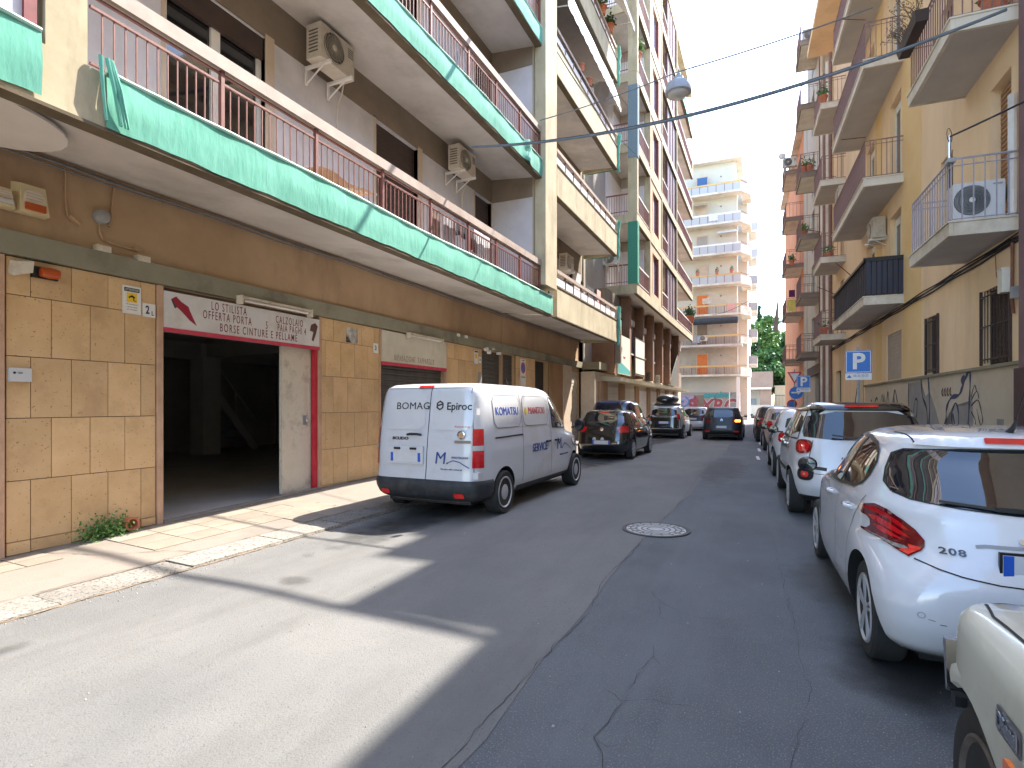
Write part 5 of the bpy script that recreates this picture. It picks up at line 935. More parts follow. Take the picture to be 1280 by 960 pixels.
# flower boxes and pots on the upper right balcony
fb = thing('flower_box', 'dry twiggy plants in a brown planter hung outside the upper right balcony rail', 'planter', (VO - .1, 11.6, 8.0), 'R')
part('planter', MB().hexa([(VO - .17, 11.1, 7.95), (VO + .0, 11.1, 7.95), (VO + .0, 12.2, 7.95), (VO - .17, 12.2, 7.95)], [(VO - .2, 11.05, 8.12), (VO + .0, 11.05, 8.12), (VO + .0, 12.25, 8.12), (VO - .2, 12.25, 8.12)]), shutter_brown, fb)
rr_ = random.Random(12); tw = MB(); lf = MB()
for i in range(60):
    p = Vector((VO - .1 + rr_.gauss(0, .04), rr_.uniform(11.1, 12.2), 8.12)); q = p + Vector((rr_.gauss(-.12, .12), rr_.gauss(0, .16), rr_.uniform(.1, .4))); tw.tube([p, (p + q) / 2 + Vector((0, 0, .04)), q], .005, 3); [leafquad(lf, q + Vector((rr_.gauss(0, .04), rr_.gauss(0, .04), rr_.gauss(0, .04))), .022, rr_) for _ in range(6)]
part('twig', tw, bark, fb); part('foliage', lf, mat('dry_leaf', (.22, .16, .13), (.30, .22, .18), 9, .8), fb, fix=False)
potted('wide terracotta pot at the edge of the upper right balcony', (3.45, 10.3, 7.32), 1.2, 50, 'R', group='pots on the right balconies')
for i, (u_, v_, z_, f_) in enumerate(((24.9, 3.0, 4.35, 20), (25.2, 3.2, 7.3, 60), (24.7, 2.95, 13.3, 120), (31.7, 2.95, 13.3, 90), (32.2, 3.0, 10.2, 160), (38.4, 2.9, 10.2, 180), (31.6, 3.2, 13.3, 60))):
    potted(['small pot on the lowest far cream balcony', 'plant pot beside blue bags on the second far cream balcony', 'plants filling the third far cream balcony rail', 'row of plants on the tall narrow balcony above the street end', 'bushy green plant spilling from the narrow balcony in the middle of the far row', 'green plants on the farthest orange block balcony', 'low plant next to the row on the tall narrow balcony'][i], (v_, u_, z_), 1.1, f_, 'R', group='pots on the right balconies')
bgs = thing('bag', 'blue plastic bags lying on the second far cream balcony', 'bag', (3.2, 25.4, 7.3), 'R'); part('bag', MB().grid(lambda a, c_: (3.0 + .55 * a, 25.1 + .3 * c_, 7.3 + .28 * math.sin(a * math.pi) * math.sin(c_ * math.pi) + .04 * math.sin(a * 17)), 10, 6), mat('bag_blue', (.05, .25, .5), (.2, .4, .6), 6, .5), bgs, fix=False)
lcr = thing('drying_rack', 'metal clothes line arms sticking out from the right balconies', 'drying rack', (2.5, 16.5, 5), 'R')
part('arm', MB().tube([(2.9, 16.4, 8.35), (2.35, 16.25, 8.32)], .012, 5).tube([(2.9, 21.5, 5.35), (2.35, 20.9, 5.5)], .012, 5).tube([(2.9, 18.4, 5.3), (2.5, 18.2, 5.65)], .012, 5).tube([(2.9, 16.4, 11.3), (2.3, 16.2, 11.35)], .012, 5).tube([(2.9, 24.6, 8.3), (2.4, 24.4, 8.4)], .012, 5), rust_paint, lcr)
mtp = thing('cable_post', 'short galvanised post holding cables on the lilac grey balcony rail', 'post', (VO, 10.9, 5.2), 'R'); part('post', MB().tube([(VO + .02, 10.16, 5.22), (VO + .02, 10.16, 5.62)], .022, 8), chrome, mtp); part('clamp', MB().box(VO - .02, VO + .08, 10.08, 10.24, 5.20, 5.26), steel_grey, mtp)
part('cable_coil', MB().tube([(VO + .06 * math.cos(t) + .02, 10.16 + .10 * math.cos(t), 5.62 + .10 * math.sin(t)) for t in [i * .4 for i in range(34)]], .005, 4), cable_m, mtp)
# wall cables and boxes
rc = thing('wall_cable', 'dark bundle of cables along the yellow wall just under the first balconies', 'cable', (VW, 18, 4), 'R'); 
for dv, dz in ((.03, 0), (.05, -.03), (.02, -.06), (.06, .02)): part('cable', MB().tube([(VW - dv, 10.0 + i * .5, 4.03 + dz + .012 * math.sin(i * 1.3 + dz * 99)) for i in range(38)], .014, 5), cable_m, rc)
solo('wall_cable', MB().tube([(VW - .04, 10.3, 4.0), (VW - .05, 10.28, 3.2), (VW - .03, 10.3, 2.95)], .022, 6).tube([(VW - .04, 10.9, 4.0), (VW - .04, 10.85, 3.6), (VW - .04, 10.6, 3.45)], .006, 4), mat('rusty_pipe', (.16, .06, .04), (.24, .10, .06), 8, .8), 'rusty pipe and thin wire dropping beside the barred window at far right', 'pipe', (VW, 10.3, 3), 'R')
mtb = thing('meter_box', 'pale meter box on the wall above the barred window at far right', 'meter box', (VW, 10.45, 3.3), 'R'); part('body', MB().box(VW - .14, VW, 10.36, 10.52, 3.28, 3.62), cream_slab, mtb); part('cap', MB().box(VW - .15, VW, 10.35, 10.53, 3.62, 3.64), cream_slab, mtb); part('grey_box', MB().box(VW - .1, VW, 10.14, 10.22, 3.15, 3.32), steel_grey, mtb)
# graffiti on the plinth
gf = thing('graffiti', 'black and grey outline graffiti with tail and letters on the ochre plinth', 'graffiti', (VW, 15, 1), 'R')
gk_ = mat('graff_black', (.03, .03, .045), (.05, .05, .07), 9, .7); gg_ = mat('graff_grey', (.26, .24, .225), (.32, .30, .28), 3, .8); gb_ = mat('graff_navy', (.04, .06, .12), rough=.7)
def ln(pts, r=.02, m=gk_, k=7):                                    # sprayed line as a flat ribbon: a spline through (u, z) points
    P = [Vector(p) for p in pts]; out = []
    for i in range(len(P) - 1):
        p0 = P[max(i - 1, 0)]; p1 = P[i]; p2 = P[i + 1]; p3 = P[min(i + 2, len(P) - 1)]
        for j in range(k): t = j / k; out.append(.5 * ((2 * p1) + (p2 - p0) * t + (2 * p0 - 5 * p1 + 4 * p2 - p3) * t * t + (3 * p1 - p0 - 3 * p2 + p3) * t ** 3))
    out.append(P[-1]); mb = MB()
    for i, p in enumerate(out):
        d = (out[min(i + 1, len(out) - 1)] - out[max(i - 1, 0)]).normalized(); n_ = Vector((-d.y, d.x)) * r * 1.45 * (.75 + .3 * math.sin(i * .7))
        mb.v += [(VW - .004 - .0006 * (i % 2), p.x + n_.x, p.y + n_.y), (VW - .004, p.x - n_.x, p.y - n_.y)]
    for i in range(len(out) - 1): mb.f.append((2 * i, 2 * i + 1, 2 * i + 3, 2 * i + 2))
    part('stroke', mb, m, gf, fix=False)
part('fill', MB().prism([(15.9, 1.1), (15.9, 2.12), (14.9, 2.15), (14.6, 1.8), (14.3, 1.9), (13.9, 1.5), (13.6, 1.1), (12.2, 1.0), (11.9, 1.3), (11.95, 1.7), (12.3, 1.6), (12.9, 1.6), (12.9, 1.2), (13.6, .5), (16, .5)], 'x', VW - .002, VW), gg_, gf)
part('fill', MB().prism([(20.4, .5), (20.2, 1.6), (19.5, 1.75), (18.9, 1.4), (18.4, 1.95), (17.9, 1.4), (17.3, 1.9), (16.8, 1.2), (16.4, .5)], 'x', VW - .002, VW), gg_, gf)
for pts, r, m in (([(20.9, 1.2), (20.6, 1.65), (20.4, 1.2), (20.0, 1.75), (19.6, 1.2)], .03, gk_), ([(19.9, .6), (19.7, 1.5), (19.2, 1.8), (18.9, 1.1)], .03, gk_), ([(19.0, 1.1), (18.6, 1.9), (18.3, 1.2)], .028, gk_), ([(18.4, .7), (18.1, 1.6), (17.9, 1.95), (17.7, 1.2), (17.5, .6)], .03, gk_), ([(17.6, .8), (17.4, 1.5), (17.2, 2.0), (16.9, 1.6), (16.6, .8)], .03, gk_), ([(17.3, 1.0), (17.2, 1.5), (17.05, 1.1)], .02, gk_),
                  ([(16.1, .6), (15.95, 1.4), (15.9, 2.15)], .025, gk_), ([(15.6, 1.2), (15.4, 1.7), (15.2, 1.7), (15.3, 1.3), (15.6, 1.2)], .02, gk_), ([(15.5, 1.0), (15.3, .6)], .02, gk_), ([(14.9, 2.18), (14.8, 1.8), (14.5, 1.5), (14.4, .8)], .03, gk_), ([(14.4, 2.2), (14.3, 1.6), (14.35, 1.0), (14.2, .6)], .03, gb_),
                  ([(14.2, 1.1), (13.9, .95), (13.6, 1.05), (13.3, 1.3), (13.25, 1.55), (13.0, 1.75), (12.6, 1.8), (12.4, 1.95), (12.2, 2.15), (12.05, 2.18), (12.05, 1.9), (12.1, 1.5), (12.15, 1.1), (12.05, .7)], .03, gb_), ([(12.45, 2.0), (12.3, 2.14)], .06, gb_), ([(12.95, 1.5), (12.75, 1.65), (12.6, 1.45), (12.65, 1.15), (12.85, 1.05), (12.95, 1.3), (12.95, 1.5)], .022, gb_), ([(12.9, 1.45), (12.72, 1.1)], .018, gb_), ([(12.6, .9), (12.4, 1.2), (12.25, 1.15), (12.2, .7)], .022, gk_),
                  ([(12.0, 1.75), (11.85, 1.95), (11.75, 1.85)], .012, gk_), ([(12.0, 1.7), (11.75, 1.85), (11.65, 1.72)], .012, gk_), ([(12.0, 1.6), (11.7, 1.7), (11.55, 1.5), (11.5, 1.35), (11.6, 1.3), (11.75, 1.55)], .012, gk_), ([(12.0, 1.5), (11.8, 1.35), (11.85, 1.25)], .012, gk_), ([(11.95, 1.25), (11.8, 1.15)], .012, gk_)): ln(pts, r, m)
for i, x_ in enumerate((13.5, 13.35, 13.2, 13.05)): ln([(x_, 1.78), (x_ - .04, 1.95), (x_ + .05, 1.85), (x_ - .08, 1.80)], .012, mat('graff_brown', (.12, .07, .05), rough=.8))
part('stencil', MB().box(VW - .003, VW - .001, 10.7, 10.95, 1.15, 1.4), gg_, gf)

# second and third houses of the right row
R2 = thing('apartment_building', 'narrow fronted grey cream block on the right with small stacked balconies and pipes', 'building', (6, 34, 0), 'R')
FR2 = [4.0, 6.95, 9.9, 13.0, 16.4, 19.6]
part('mass', MB().box(VW + .28, 14, 30.2, 37.8, 0, 22.5), cream_wall, R2)
rwall(R2, 30.2, 37.8, 0, 22.5, [(34.3, 35.6, z + .18, z + 2.4) for z in FR2] + [(31.0, 34.0, .1, 3.2)], cream_wall)
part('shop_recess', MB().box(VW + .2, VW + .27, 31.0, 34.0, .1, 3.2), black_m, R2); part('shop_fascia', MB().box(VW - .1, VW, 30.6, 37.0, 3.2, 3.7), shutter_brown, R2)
for i, z in enumerate(FR2):
    balcony(R2, 31.4, 33.9, z, vo=2.75, step=.16, indiv=False, slab_m=mat('brown_slab', (.22, .16, .12), (.28, .21, .16), 2, .85), sof=cream_slab if i > 1 else soffit_grey, th=.22)
    f = part('window_frame', MB().box(VW + .1, VW + .15, 34.3, 35.6, z + .18, z + 2.4), shutter_brown, R2); part('pane', MB().box(VW + .09, VW + .1, 34.4, 35.5, z + .3, z + 2.2), glass_dark, f)
part('drain_pipe', MB().tube([(VW - .1, 30.4, .1), (VW - .1, 30.4, 22)], .08, 8), cream_slab, R2); part('drain_pipe', MB().tube([(VW - .1, 31.1, .1), (VW - .1, 31.1, 22)], .06, 8), rust_paint, R2)
R3 = thing('apartment_building', 'orange painted block with narrow balconies, last in the right row', 'building', (6, 44, 0), 'R')
part('mass', MB().box(VW + .0, 14, 37.85, 56, 0, 19.2), orange_wall, R3); part('white_strip', MB().box(VW - .03, VW - .001, 37.9, 39.6, 0, 19.0), cream_wall, R3); part('roof_slab', MB().box(VW - .4, 14, 37.85, 56.2, 19.2, 19.4), cream_slab, R3)
for i, z in enumerate((4.3, 7.3, 10.4, 13.4, 16.4)):
    balcony(R3, 39.9, 43.2, z, vo=2.65, step=.2, indiv=False, slab_m=mat('brown_slab', (0, 0, 0)), sof=cream_slab, th=.2)
laundry('yellow cloth drying on the orange block balcony', 39.95, 8.35, .01, .01, fabric[3], 3.0, 'R')
bpy.data.objects.remove(bpy.data.objects[-1]) if False else None
lo_ = [o for o in COL.objects if o.get('label') == 'yellow cloth drying on the orange block balcony'][0]; bpy.data.objects.remove(lo_)
def clothS(label, v0, v1, u, z, h_, m):
    solo('laundry', MB().grid(lambda a, c_: (v0 + (v1 - v0) * a, u - .03 + .015 * math.sin(a * 15), z - h_ * c_), 8, 3), m, label, 'laundry', (v0, u, z), 'R', 'laundry on the orange block', fix=False)
clothS('yellow cloth drying on the orange block balcony', 2.75, 3.25, 39.9, 8.35, .75, mat('cloth_yellow', (.62, .50, .10), (.72, .60, .2), 8, .9)); clothS('plum cloth hung higher on the wall of the orange block', 2.85, 3.2, 39.9, 8.95, .45, mat('cloth_plum', (.10, .02, .08), rough=.9)); clothS('dark blue jeans drying beside the yellow cloth', 3.35, 3.6, 39.9, 8.6, .7, fabric[0])
dish = thing('antenna', 'television aerial with small dish on a high far balcony of the right row', 'antenna', (2.5, 40, 17), 'R'); part('mast', MB().tube([(2.62, 39.9, 16.6), (2.62, 39.9, 18.6)], .02, 5).tube([(2.3, 39.9, 18.5), (2.9, 39.9, 18.5)], .012, 5), steel_grey, dish); part('dish', MB().lathe([(.001, 0), (.12, .02), (.2, .06), (.22, .08), (.2, .07), (.001, .02)], (2.45, 39.8, 17.6), 'y', 16), white_paint, dish, smooth=50)
shd = thing('sun_umbrella', 'small folded grey parasol hanging from the street side of the orange block', 'parasol', (2.1, 42, 7), 'R'); part('canopy', MB().hexa([(2.0, 41.9, 6.6), (2.35, 41.9, 6.6), (2.35, 42.1, 6.6), (2.0, 42.1, 6.6)], [(2.28, 41.95, 8.6), (2.36, 41.95, 8.6), (2.36, 42.05, 8.6), (2.28, 42.05, 8.6)]), grey_wall, shd); part('pole', MB().tube([(2.32, 42, 6.5), (2.32, 42, 8.9), (2.7, 42, 8.9)], .02, 5), steel_grey, shd)

# ---------------------------------------------------------------- street signs
blue_s = mat('sign_blue', (0, 0, 0))
def park_sign(label, x, y_, z, s=.55):
    r = thing('parking_sign', label, 'road sign', (x, y_, .12), group='blue parking signs')
    part('pole', MB().tube([(x, y_ + .04, .12), (x, y_ + .04, z + s + .1)], .03, 10), steel_grey, r)
    p = part('panel', MB().box(x - s / 2, x + s / 2, y_ - .012, y_, z, z + s), blue_s, r)
    bw = .014; part('border', MB().box(x - s / 2 + .015, x + s / 2 - .015, y_ - .015, y_ - .0122, z + .015, z + .015 + bw).box(x - s / 2 + .015, x + s / 2 - .015, y_ - .015, y_ - .0122, z + s - .015 - bw, z + s - .015).box(x - s / 2 + .015, x - s / 2 + .015 + bw, y_ - .015, y_ - .0122, z + .03, z + s - .03).box(x + s / 2 - .015 - bw, x + s / 2 - .015, y_ - .015, y_ - .0122, z + .03, z + s - .03), white_paint, p)
    part('letter', text_mb('P', s * .98, (x, y_ - .0125, z + s * .49), FACE_S, 1.0, .003, bold=.016), white_paint, p)
    q = part('lower_panel', MB().box(x - s / 2, x + s / 2, y_ - .012, y_, z - .17, z - .012), white_paint, r)
    part('lettering', text_mb('08:30 20:30', .085, (x + .05, y_ - .0125, z - .07), FACE_S, .8, .002), blue_s, q); part('symbol', MB().prism([(x - .24, z - .10), (x - .19, z - .05), (x - .15, z - .1), (x - .15, z - .12), (x - .24, z - .12)], 'y', y_ - .014, y_ - .0121), blue_s, q)
    return r
park_sign('large blue parking sign standing by the wall just beyond the white cars', 2.05, 16.0, 2.40)
park_sign('smaller, farther blue parking sign at the end of the right row', 1.50, 28.0, 2.36, .55)
gs = thing('road_sign_post', 'post with red and white give way triangle and blue round arrow sign', 'road sign', (1.35, 33, .12))
part('pole', MB().tube([(1.35, 33.05, .12), (1.35, 33.05, 3.5)], .03, 8), steel_grey, gs); part('triangle', MB().prism([(1.0, 3.35), (1.7, 3.35), (1.35, 2.7)], 'y', 32.98, 33.0), red_paint, gs); part('triangle_face', MB().prism([(1.12, 3.28), (1.58, 3.28), (1.35, 2.84)], 'y', 32.97, 32.979), white_paint, gs)
part('disc', MB().lathe([(.33, 0), (.33, -.02), (.001, -.02)], (1.42, 33.0, 2.25), 'y', 26), blue_s, gs); part('arrow', MB().prism([(1.2, 2.22), (1.5, 2.22), (1.5, 2.14), (1.65, 2.26), (1.5, 2.38), (1.5, 2.30), (1.2, 2.30)], 'y', 32.975, 32.979), white_paint, gs)
gs2 = thing('no_parking_sign', 'small round blue and red no parking sign low behind the other signs', 'road sign', (1.28, 35, 1.3)); part('pole', MB().tube([(1.3, 35.03, .1), (1.3, 35.03, 2.0)], .03, 6), steel_grey, gs2); part('disc', MB().lathe([(.26, 0), (.26, -.02), (.001, -.02)], (1.3, 35, 1.65), 'y', 22), red_paint, gs2); part('disc_face', MB().lathe([(.19, 0), (.19, -.025), (.001, -.025)], (1.3, 35, 1.65), 'y', 22), blue_s, gs2)

solo('overhead_cable', MB().tube([(-5.4 + 8.6 * i / 24, 11.72 + .02 * math.sin(i), 11.5 - .3 * 4 * (i / 24) * (1 - i / 24)) for i in range(25)], .05, 8), cable_m, 'added black cable bundle, unseen high over the street, shadowing the road', 'cable', (0, 12, 11.7))  # added cable above the view, casts the thin shadow line on the road
# ---------------------------------------------------------------- suspended lamp and overhead cables
def catenary(p, q, sag, n_=28): p = Vector(p); q = Vector(q); return [p.lerp(q, i / n_) - Vector((0, 0, sag * 4 * (i / n_) * (1 - i / n_))) for i in range(n_ + 1)]
def wR(v, u, z): return tuple(FR('R', (v, u, z)))
lm = thing('street_lamp', 'pale grey bell shaped street lamp hung from a wire across the street', 'street lamp', (-1.94, 14, 9.1))
part('shade', MB().lathe([(.07, .30), (.12, .28), (.14, .20), (.27, .12), (.31, .0), (.31, -.10), (.26, -.12), (.20, -.10)], (-1.94, 14, 9.26), n=28), mat('lamp_grey', (.33, .35, .40), (.40, .42, .47), 6, .45), lm, smooth=35); part('glass', MB().lathe([(.255, -.10), (.22, -.17), (.10, -.20), (.001, -.205)], (-1.94, 14, 9.26), n=24), mat('lamp_glass', (.52, .52, .53), rough=.2), lm, smooth=50)
part('hanger', MB().tube([(-1.94, 14, 9.54), (-1.94, 14, 9.68)], .02, 6), steel_grey, lm); part('cap', MB().lathe([(.05, .30), (.05, .36), (.001, .37)], (-1.94, 14, 9.26), n=12), steel_grey, lm)
solo('span_wire', MB().tube(catenary((-5.5, 13.9, 9.2), (-1.94, 14, 9.68), .06), .014, 5).tube(catenary((-1.94, 14, 9.68), wR(2.85, 15.3, 10.9), .05), .018, 5).tube(catenary((-1.94, 14, 9.62), (-1.55, 14, 9.75), .18, 8), .006, 4), cable_g, 'thin wire crossing the street that carries the grey lamp', 'cable', (0, 14, 9.7))
solo('overhead_cable', MB().tube(catenary((-5.5, 10.1, 6.90), wR(3.35, 9.6, 7.0), .42), .022, 7), mat('cable_blue', (.10, .13, .16), (.15, .18, .21), 10, .6), 'thick grey blue cable slung across the whole street', 'cable', (0, 10, 6.6))
solo('overhead_cable', MB().tube(catenary((-5.5, 10.14, 6.93), wR(3.35, 9.64, 7.03), .40), .010, 5), cable_m, 'thinner black cable twisted beside the thick one across the street', 'cable', (0, 10, 6.62))
solo('overhead_cable', MB().tube(catenary(wR(2.87, 10.16, 5.60), wR(3.62, 7.9, 5.3), .02), .014, 5), cable_m, 'short dark cable running from the post on the lilac rail out of frame', 'cable', (2.6, 10, 5.6))
solo('overhead_cable', MB().tube(catenary(wR(2.65, 40, 10.0), (-5.0, 60.5, 10.8), .5), .02, 4), cable_m, 'far thin wire crossing between the corner block and the orange block', 'cable', (0, 50, 10))
solo('overhead_cable', MB().tube(catenary((-5.45, 24, 14.5), (-5.3, 16.3, 13.3), .15), .01, 4).tube(catenary((-5.5, 15, 11.8), (-5.45, 26.2, 13.2), .3), .009, 4), cable_m, 'thin drooping wires along the front of the terrace beside the awnings', 'cable', (-5.4, 20, 13))

# ================================================================ vehicles
def pchip(xs, ys, x):
    n_ = len(xs)
    if x <= xs[0]: return ys[0]
    if x >= xs[-1]: return ys[-1]
    d = [(ys[i + 1] - ys[i]) / (xs[i + 1] - xs[i]) for i in range(n_ - 1)]
    m = [d[0]] + [0 if d[i - 1] * d[i] <= 0 else 2 * d[i - 1] * d[i] / (d[i - 1] + d[i]) for i in range(1, n_ - 1)] + [d[-1]]
    for i in range(n_ - 1):
        if x <= xs[i + 1]:
            h_ = xs[i + 1] - xs[i]; t = (x - xs[i]) / h_
            return (2 * t ** 3 - 3 * t * t + 1) * ys[i] + (t ** 3 - 2 * t * t + t) * h_ * m[i] + (-2 * t ** 3 + 3 * t * t) * ys[i + 1] + (t ** 3 - t * t) * h_ * m[i + 1]
class Car:
    """Body lofted from horizontal slices (z, rear y, front y, half width); parts are draped on it. Local: +y forward, x right."""
    def __init__(s, name, label, x, y, rz, levels, wheels, paint, L, nr=5.0, nf=3.2, nz=46, na=112, group=None, frame='L', arch_gap=.055, arch=True, cat='car', taper=0.0):
        s.root = thing(name, label, cat, (0, 0, 0), 'L', group); s.root['_b'] = [0, 0, 0]
        s.root.location = (x, y, 0); s.root.rotation_euler = (0, 0, rz)
        zs = [l[0] for l in levels]; col = [[l[i] for l in levels] for i in range(4)]
        s.zs = zs; s.col = col; s.nr, s.nf, s.L, s.taper = nr, nf, L, taper
        Z = []
        for a, b in zip(zs[:-1], zs[1:]):
            k = max(1, int(round((b - a) / (zs[-1] - zs[0]) * nz))); Z += [a + (b - a) * i / k for i in range(k)]
        Z.append(zs[-1]); V = []; F = []
        for z in Z: V += s.outline(z, na)
        for i in range(len(Z) - 1):
            for j in range(na): F.append((i * na + j, i * na + (j + 1) % na, (i + 1) * na + (j + 1) % na, (i + 1) * na + j))
        # rounded caps
        def cap(i, up):
            c_ = len(V); ring = [V[i * na + j] for j in range(na)]; cx = sum(p[1] for p in ring) / na; V.append((0, cx, ring[0][2]))
            for j in range(na): F.append((i * na + j, i * na + (j + 1) % na, c_) if up else (i * na + (j + 1) % na, i * na + j, c_))
        cap(0, False); cap(len(Z) - 1, True)
        s.bvh = BVHTree.FromPolygons([Vector(v) for v in V], F)
        me = bpy.data.meshes.new('body'); me.from_pydata(V, [], F); me.materials.append(paint)
        body = bpy.data.objects.new('body', me); COL.objects.link(body)
        if arch:
            cm = MB()
            for (wy, wr, wx, ww) in wheels:
                for sx in (-1, 1):
                    cm.lathe([(wr + arch_gap, -.20), (wr + arch_gap, .34)] if sx > 0 else [(wr + arch_gap, -.34), (wr + arch_gap, .20)], (sx * wx, wy, wr + .005), 'x', 40)
            cme = cm.mesh('arch', mat('arch_black', (.008, .008, .008), rough=1.0)); co = bpy.data.objects.new('arch', cme); COL.objects.link(co)
            md = body.modifiers.new('b', 'BOOLEAN'); md.operation = 'DIFFERENCE'; md.object = co; md.solver = 'EXACT'
            try: md.material_mode = 'TRANSFER'
            except Exception: pass
            dg = bpy.context.evaluated_depsgraph_get(); me2 = bpy.data.meshes.new_from_object(body.evaluated_get(dg)); body.modifiers.clear(); body.data = me2; me = me2
            bpy.data.objects.remove(co)
        me.shade_smooth(); me.set_sharp_from_angle(angle=R_(38)); body.parent = s.root; s.body = body
        for (wy, wr, wx, ww) in wheels:
            for sx in (-1, 1): s.wheel(sx, wy, wr, wx, ww)
    def outline(s, z, na):
        yr, yf, hw = (pchip(s.zs, s.col[i], z) for i in (1, 2, 3)); ys = yr + (yf - yr) * .42; out = []
        for k in range(na):
            t = 2 * math.pi * (k + .5) / na; c_, s_ = math.cos(t), math.sin(t); n_ = s.nf if s_ > 0 else (s.nr if not isinstance(s.nr, tuple) else s.nr[0] + (s.nr[1] - s.nr[0]) * max(0, min(1, (z - .5) / .28))); hy = (yf - ys) if s_ > 0 else (ys - yr)
            x = math.copysign(abs(c_) ** (2 / n_), c_) * hw; y = ys + math.copysign(abs(s_) ** (2 / n_), s_) * hy
            out.append((x, y, z))
        return out
    def cast(s, o, d):
        h_ = s.bvh.ray_cast(Vector(o), Vector(d)); return h_
    def drape(s, name, poly, m, axis='side', sx=-1, off=.004, res=.06, parent=None, smooth=True, basis=None, label=None, thick=0, rnd=0):
        """axis 'side': poly in (y,z); 'rear': poly in (x,z) seen from behind; 'front'; 'top': (x,y); or basis=(origin,right,up,dir)"""
        for _ in range(rnd):
            q = []
            for a, b in zip(poly, poly[1:] + poly[:1]): q += [(a[0] * .75 + b[0] * .25, a[1] * .75 + b[1] * .25), (a[0] * .25 + b[0] * .75, a[1] * .25 + b[1] * .75)]
            poly = q
        pts = []; n_ = len(poly)
        per = []
        for a, b in zip(poly, poly[1:] + poly[:1]):
            k = max(1, int(math.hypot(b[0] - a[0], b[1] - a[1]) / res)); per += [(a[0] + (b[0] - a[0]) * i / k, a[1] + (b[1] - a[1]) * i / k) for i in range(k)]
        x0, x1 = min(p[0] for p in per), max(p[0] for p in per); z0, z1 = min(p[1] for p in per), max(p[1] for p in per)
        ins = [(x0 + (i + .5) * res, z0 + (j + .5) * res) for i in range(int((x1 - x0) / res) + 1) for j in range(int((z1 - z0) / res) + 1)]
        def near(p): return any((p[0] - q[0]) ** 2 + (p[1] - q[1]) ** 2 < (res * .45) ** 2 for q in per)
        ins = [p for p in ins if not near(p)]
        V2 = [Vector(p) for p in per + ins]; k = len(per)
        res_ = delaunay_2d_cdt(V2, [], [list(range(k))], 1, 1e-5)
        if axis == 'side': f = lambda p: (Vector((sx * 4, p[0], p[1])), Vector((-sx, 0, 0)))
        elif axis == 'rear': f = lambda p: (Vector((p[0], -4, p[1])), Vector((0, 1, 0)))
        elif axis == 'front': f = lambda p: (Vector((p[0], s.L + 4, p[1])), Vector((0, -1, 0)))
        elif axis == 'top': f = lambda p: (Vector((p[0], p[1], 5)), Vector((0, 0, -1)))
        else:
            O, Rt, Up, Dr = (Vector(v) for v in basis); f = lambda p: (O + Rt * p[0] + Up * p[1] - Dr * 4, Dr)
        mb = MB(); idx = {}
        for i, p in enumerate(res_[0]):
            o, d = f(p); h_ = s.cast(o, d)
            if h_[0] is not None:
                nn = h_[1] if h_[1].dot(d) < 0 else -h_[1]; idx[i] = len(mb.v); mb.v.append(tuple(h_[0] + nn * off))
        o0, d0 = f(res_[0][0])
        for fc in res_[2]:
            if all(i in idx for i in fc):
                q = [idx[i] for i in fc]; a, b, c_ = (Vector(mb.v[j]) for j in q[:3])
                if (b - a).cross(c_ - a).dot(d0) > 0: q = q[::-1]
                mb.f.append(tuple(q))
        if not mb.f: return None
        me = mb.mesh(name, m, fix=False); me.shade_smooth()
        o = bpy.data.objects.new(name, me); COL.objects.link(o); o.parent = parent or s.root
        if label: o['label'] = label
        if thick:
            bm = bmesh.new(); bm.from_mesh(me); 
            r = bmesh.ops.extrude_face_region(bm, geom=bm.faces[:]); bm.normal_update()
            vs_ = [v for v in r['geom'] if isinstance(v, bmesh.types.BMVert)]
            for v in vs_: v.co += (-d0).normalized() * thick
            bmesh.ops.recalc_face_normals(bm, faces=bm.faces); bm.to_mesh(me); bm.free(); me.shade_smooth(); me.set_sharp_from_angle(angle=R_(40))
        return o
    def line(s, name, pts, m, axis='side', sx=-1, w=.008, off=.003, res=.05, parent=None, closed=False):
        P = [Vector(p) for p in pts]
        if closed: P.append(P[0])
        Q = []
        for a, b in zip(P[:-1], P[1:]): k = max(1, int((b - a).length / res)); Q += [a.lerp(b, i / k) for i in range(k)]
        Q.append(P[-1]); mb = MB(); ok = []
        for i, p in enumerate(Q):
            d = (Q[min(i + 1, len(Q) - 1)] - Q[max(i - 1, 0)]).normalized(); n_ = Vector((-d.y, d.x)) * w / 2; both = []
            for q in (p + n_, p - n_):
                if axis == 'side': o, dd = Vector((sx * 4, q[0], q[1])), Vector((-sx, 0, 0))
                elif axis == 'rear': o, dd = Vector((q[0], -4, q[1])), Vector((0, 1, 0))
                elif axis == 'top': o, dd = Vector((q[0], q[1], 5)), Vector((0, 0, -1))
                else: o, dd = Vector((q[0], s.L + 4, q[1])), Vector((0, -1, 0))
                h_ = s.cast(o, dd)
                if h_[0] is not None: both.append(tuple(h_[0] + (h_[1] if h_[1].dot(dd) < 0 else -h_[1]) * off))
            if len(both) == 2: mb.v += both; ok.append(True)
            else: ok.append(False); mb.v += [(0, 0, 0), (0, 0, 0)]
        for i in range(len(Q) - 1):
            if ok[i] and ok[i + 1]: mb.f.append((2 * i, 2 * i + 1, 2 * i + 3, 2 * i + 2))
        me = mb.mesh(name, m, fix=False); o = bpy.data.objects.new(name, me); COL.objects.link(o); o.parent = parent or s.root; return o
    def pt(s, axis, a, b, off=0, sx=-1):
        o, d = {'side': (Vector((sx * 4, a, b)), Vector((-sx, 0, 0))), 'rear': (Vector((a, -4, b)), Vector((0, 1, 0))), 'top': (Vector((a, b, 5)), Vector((0, 0, -1))), 'front': (Vector((a, s.L + 4, b)), Vector((0, -1, 0)))}[axis]
        h_ = s.cast(o, d); return h_[0] - d * off if h_[0] is not None else o
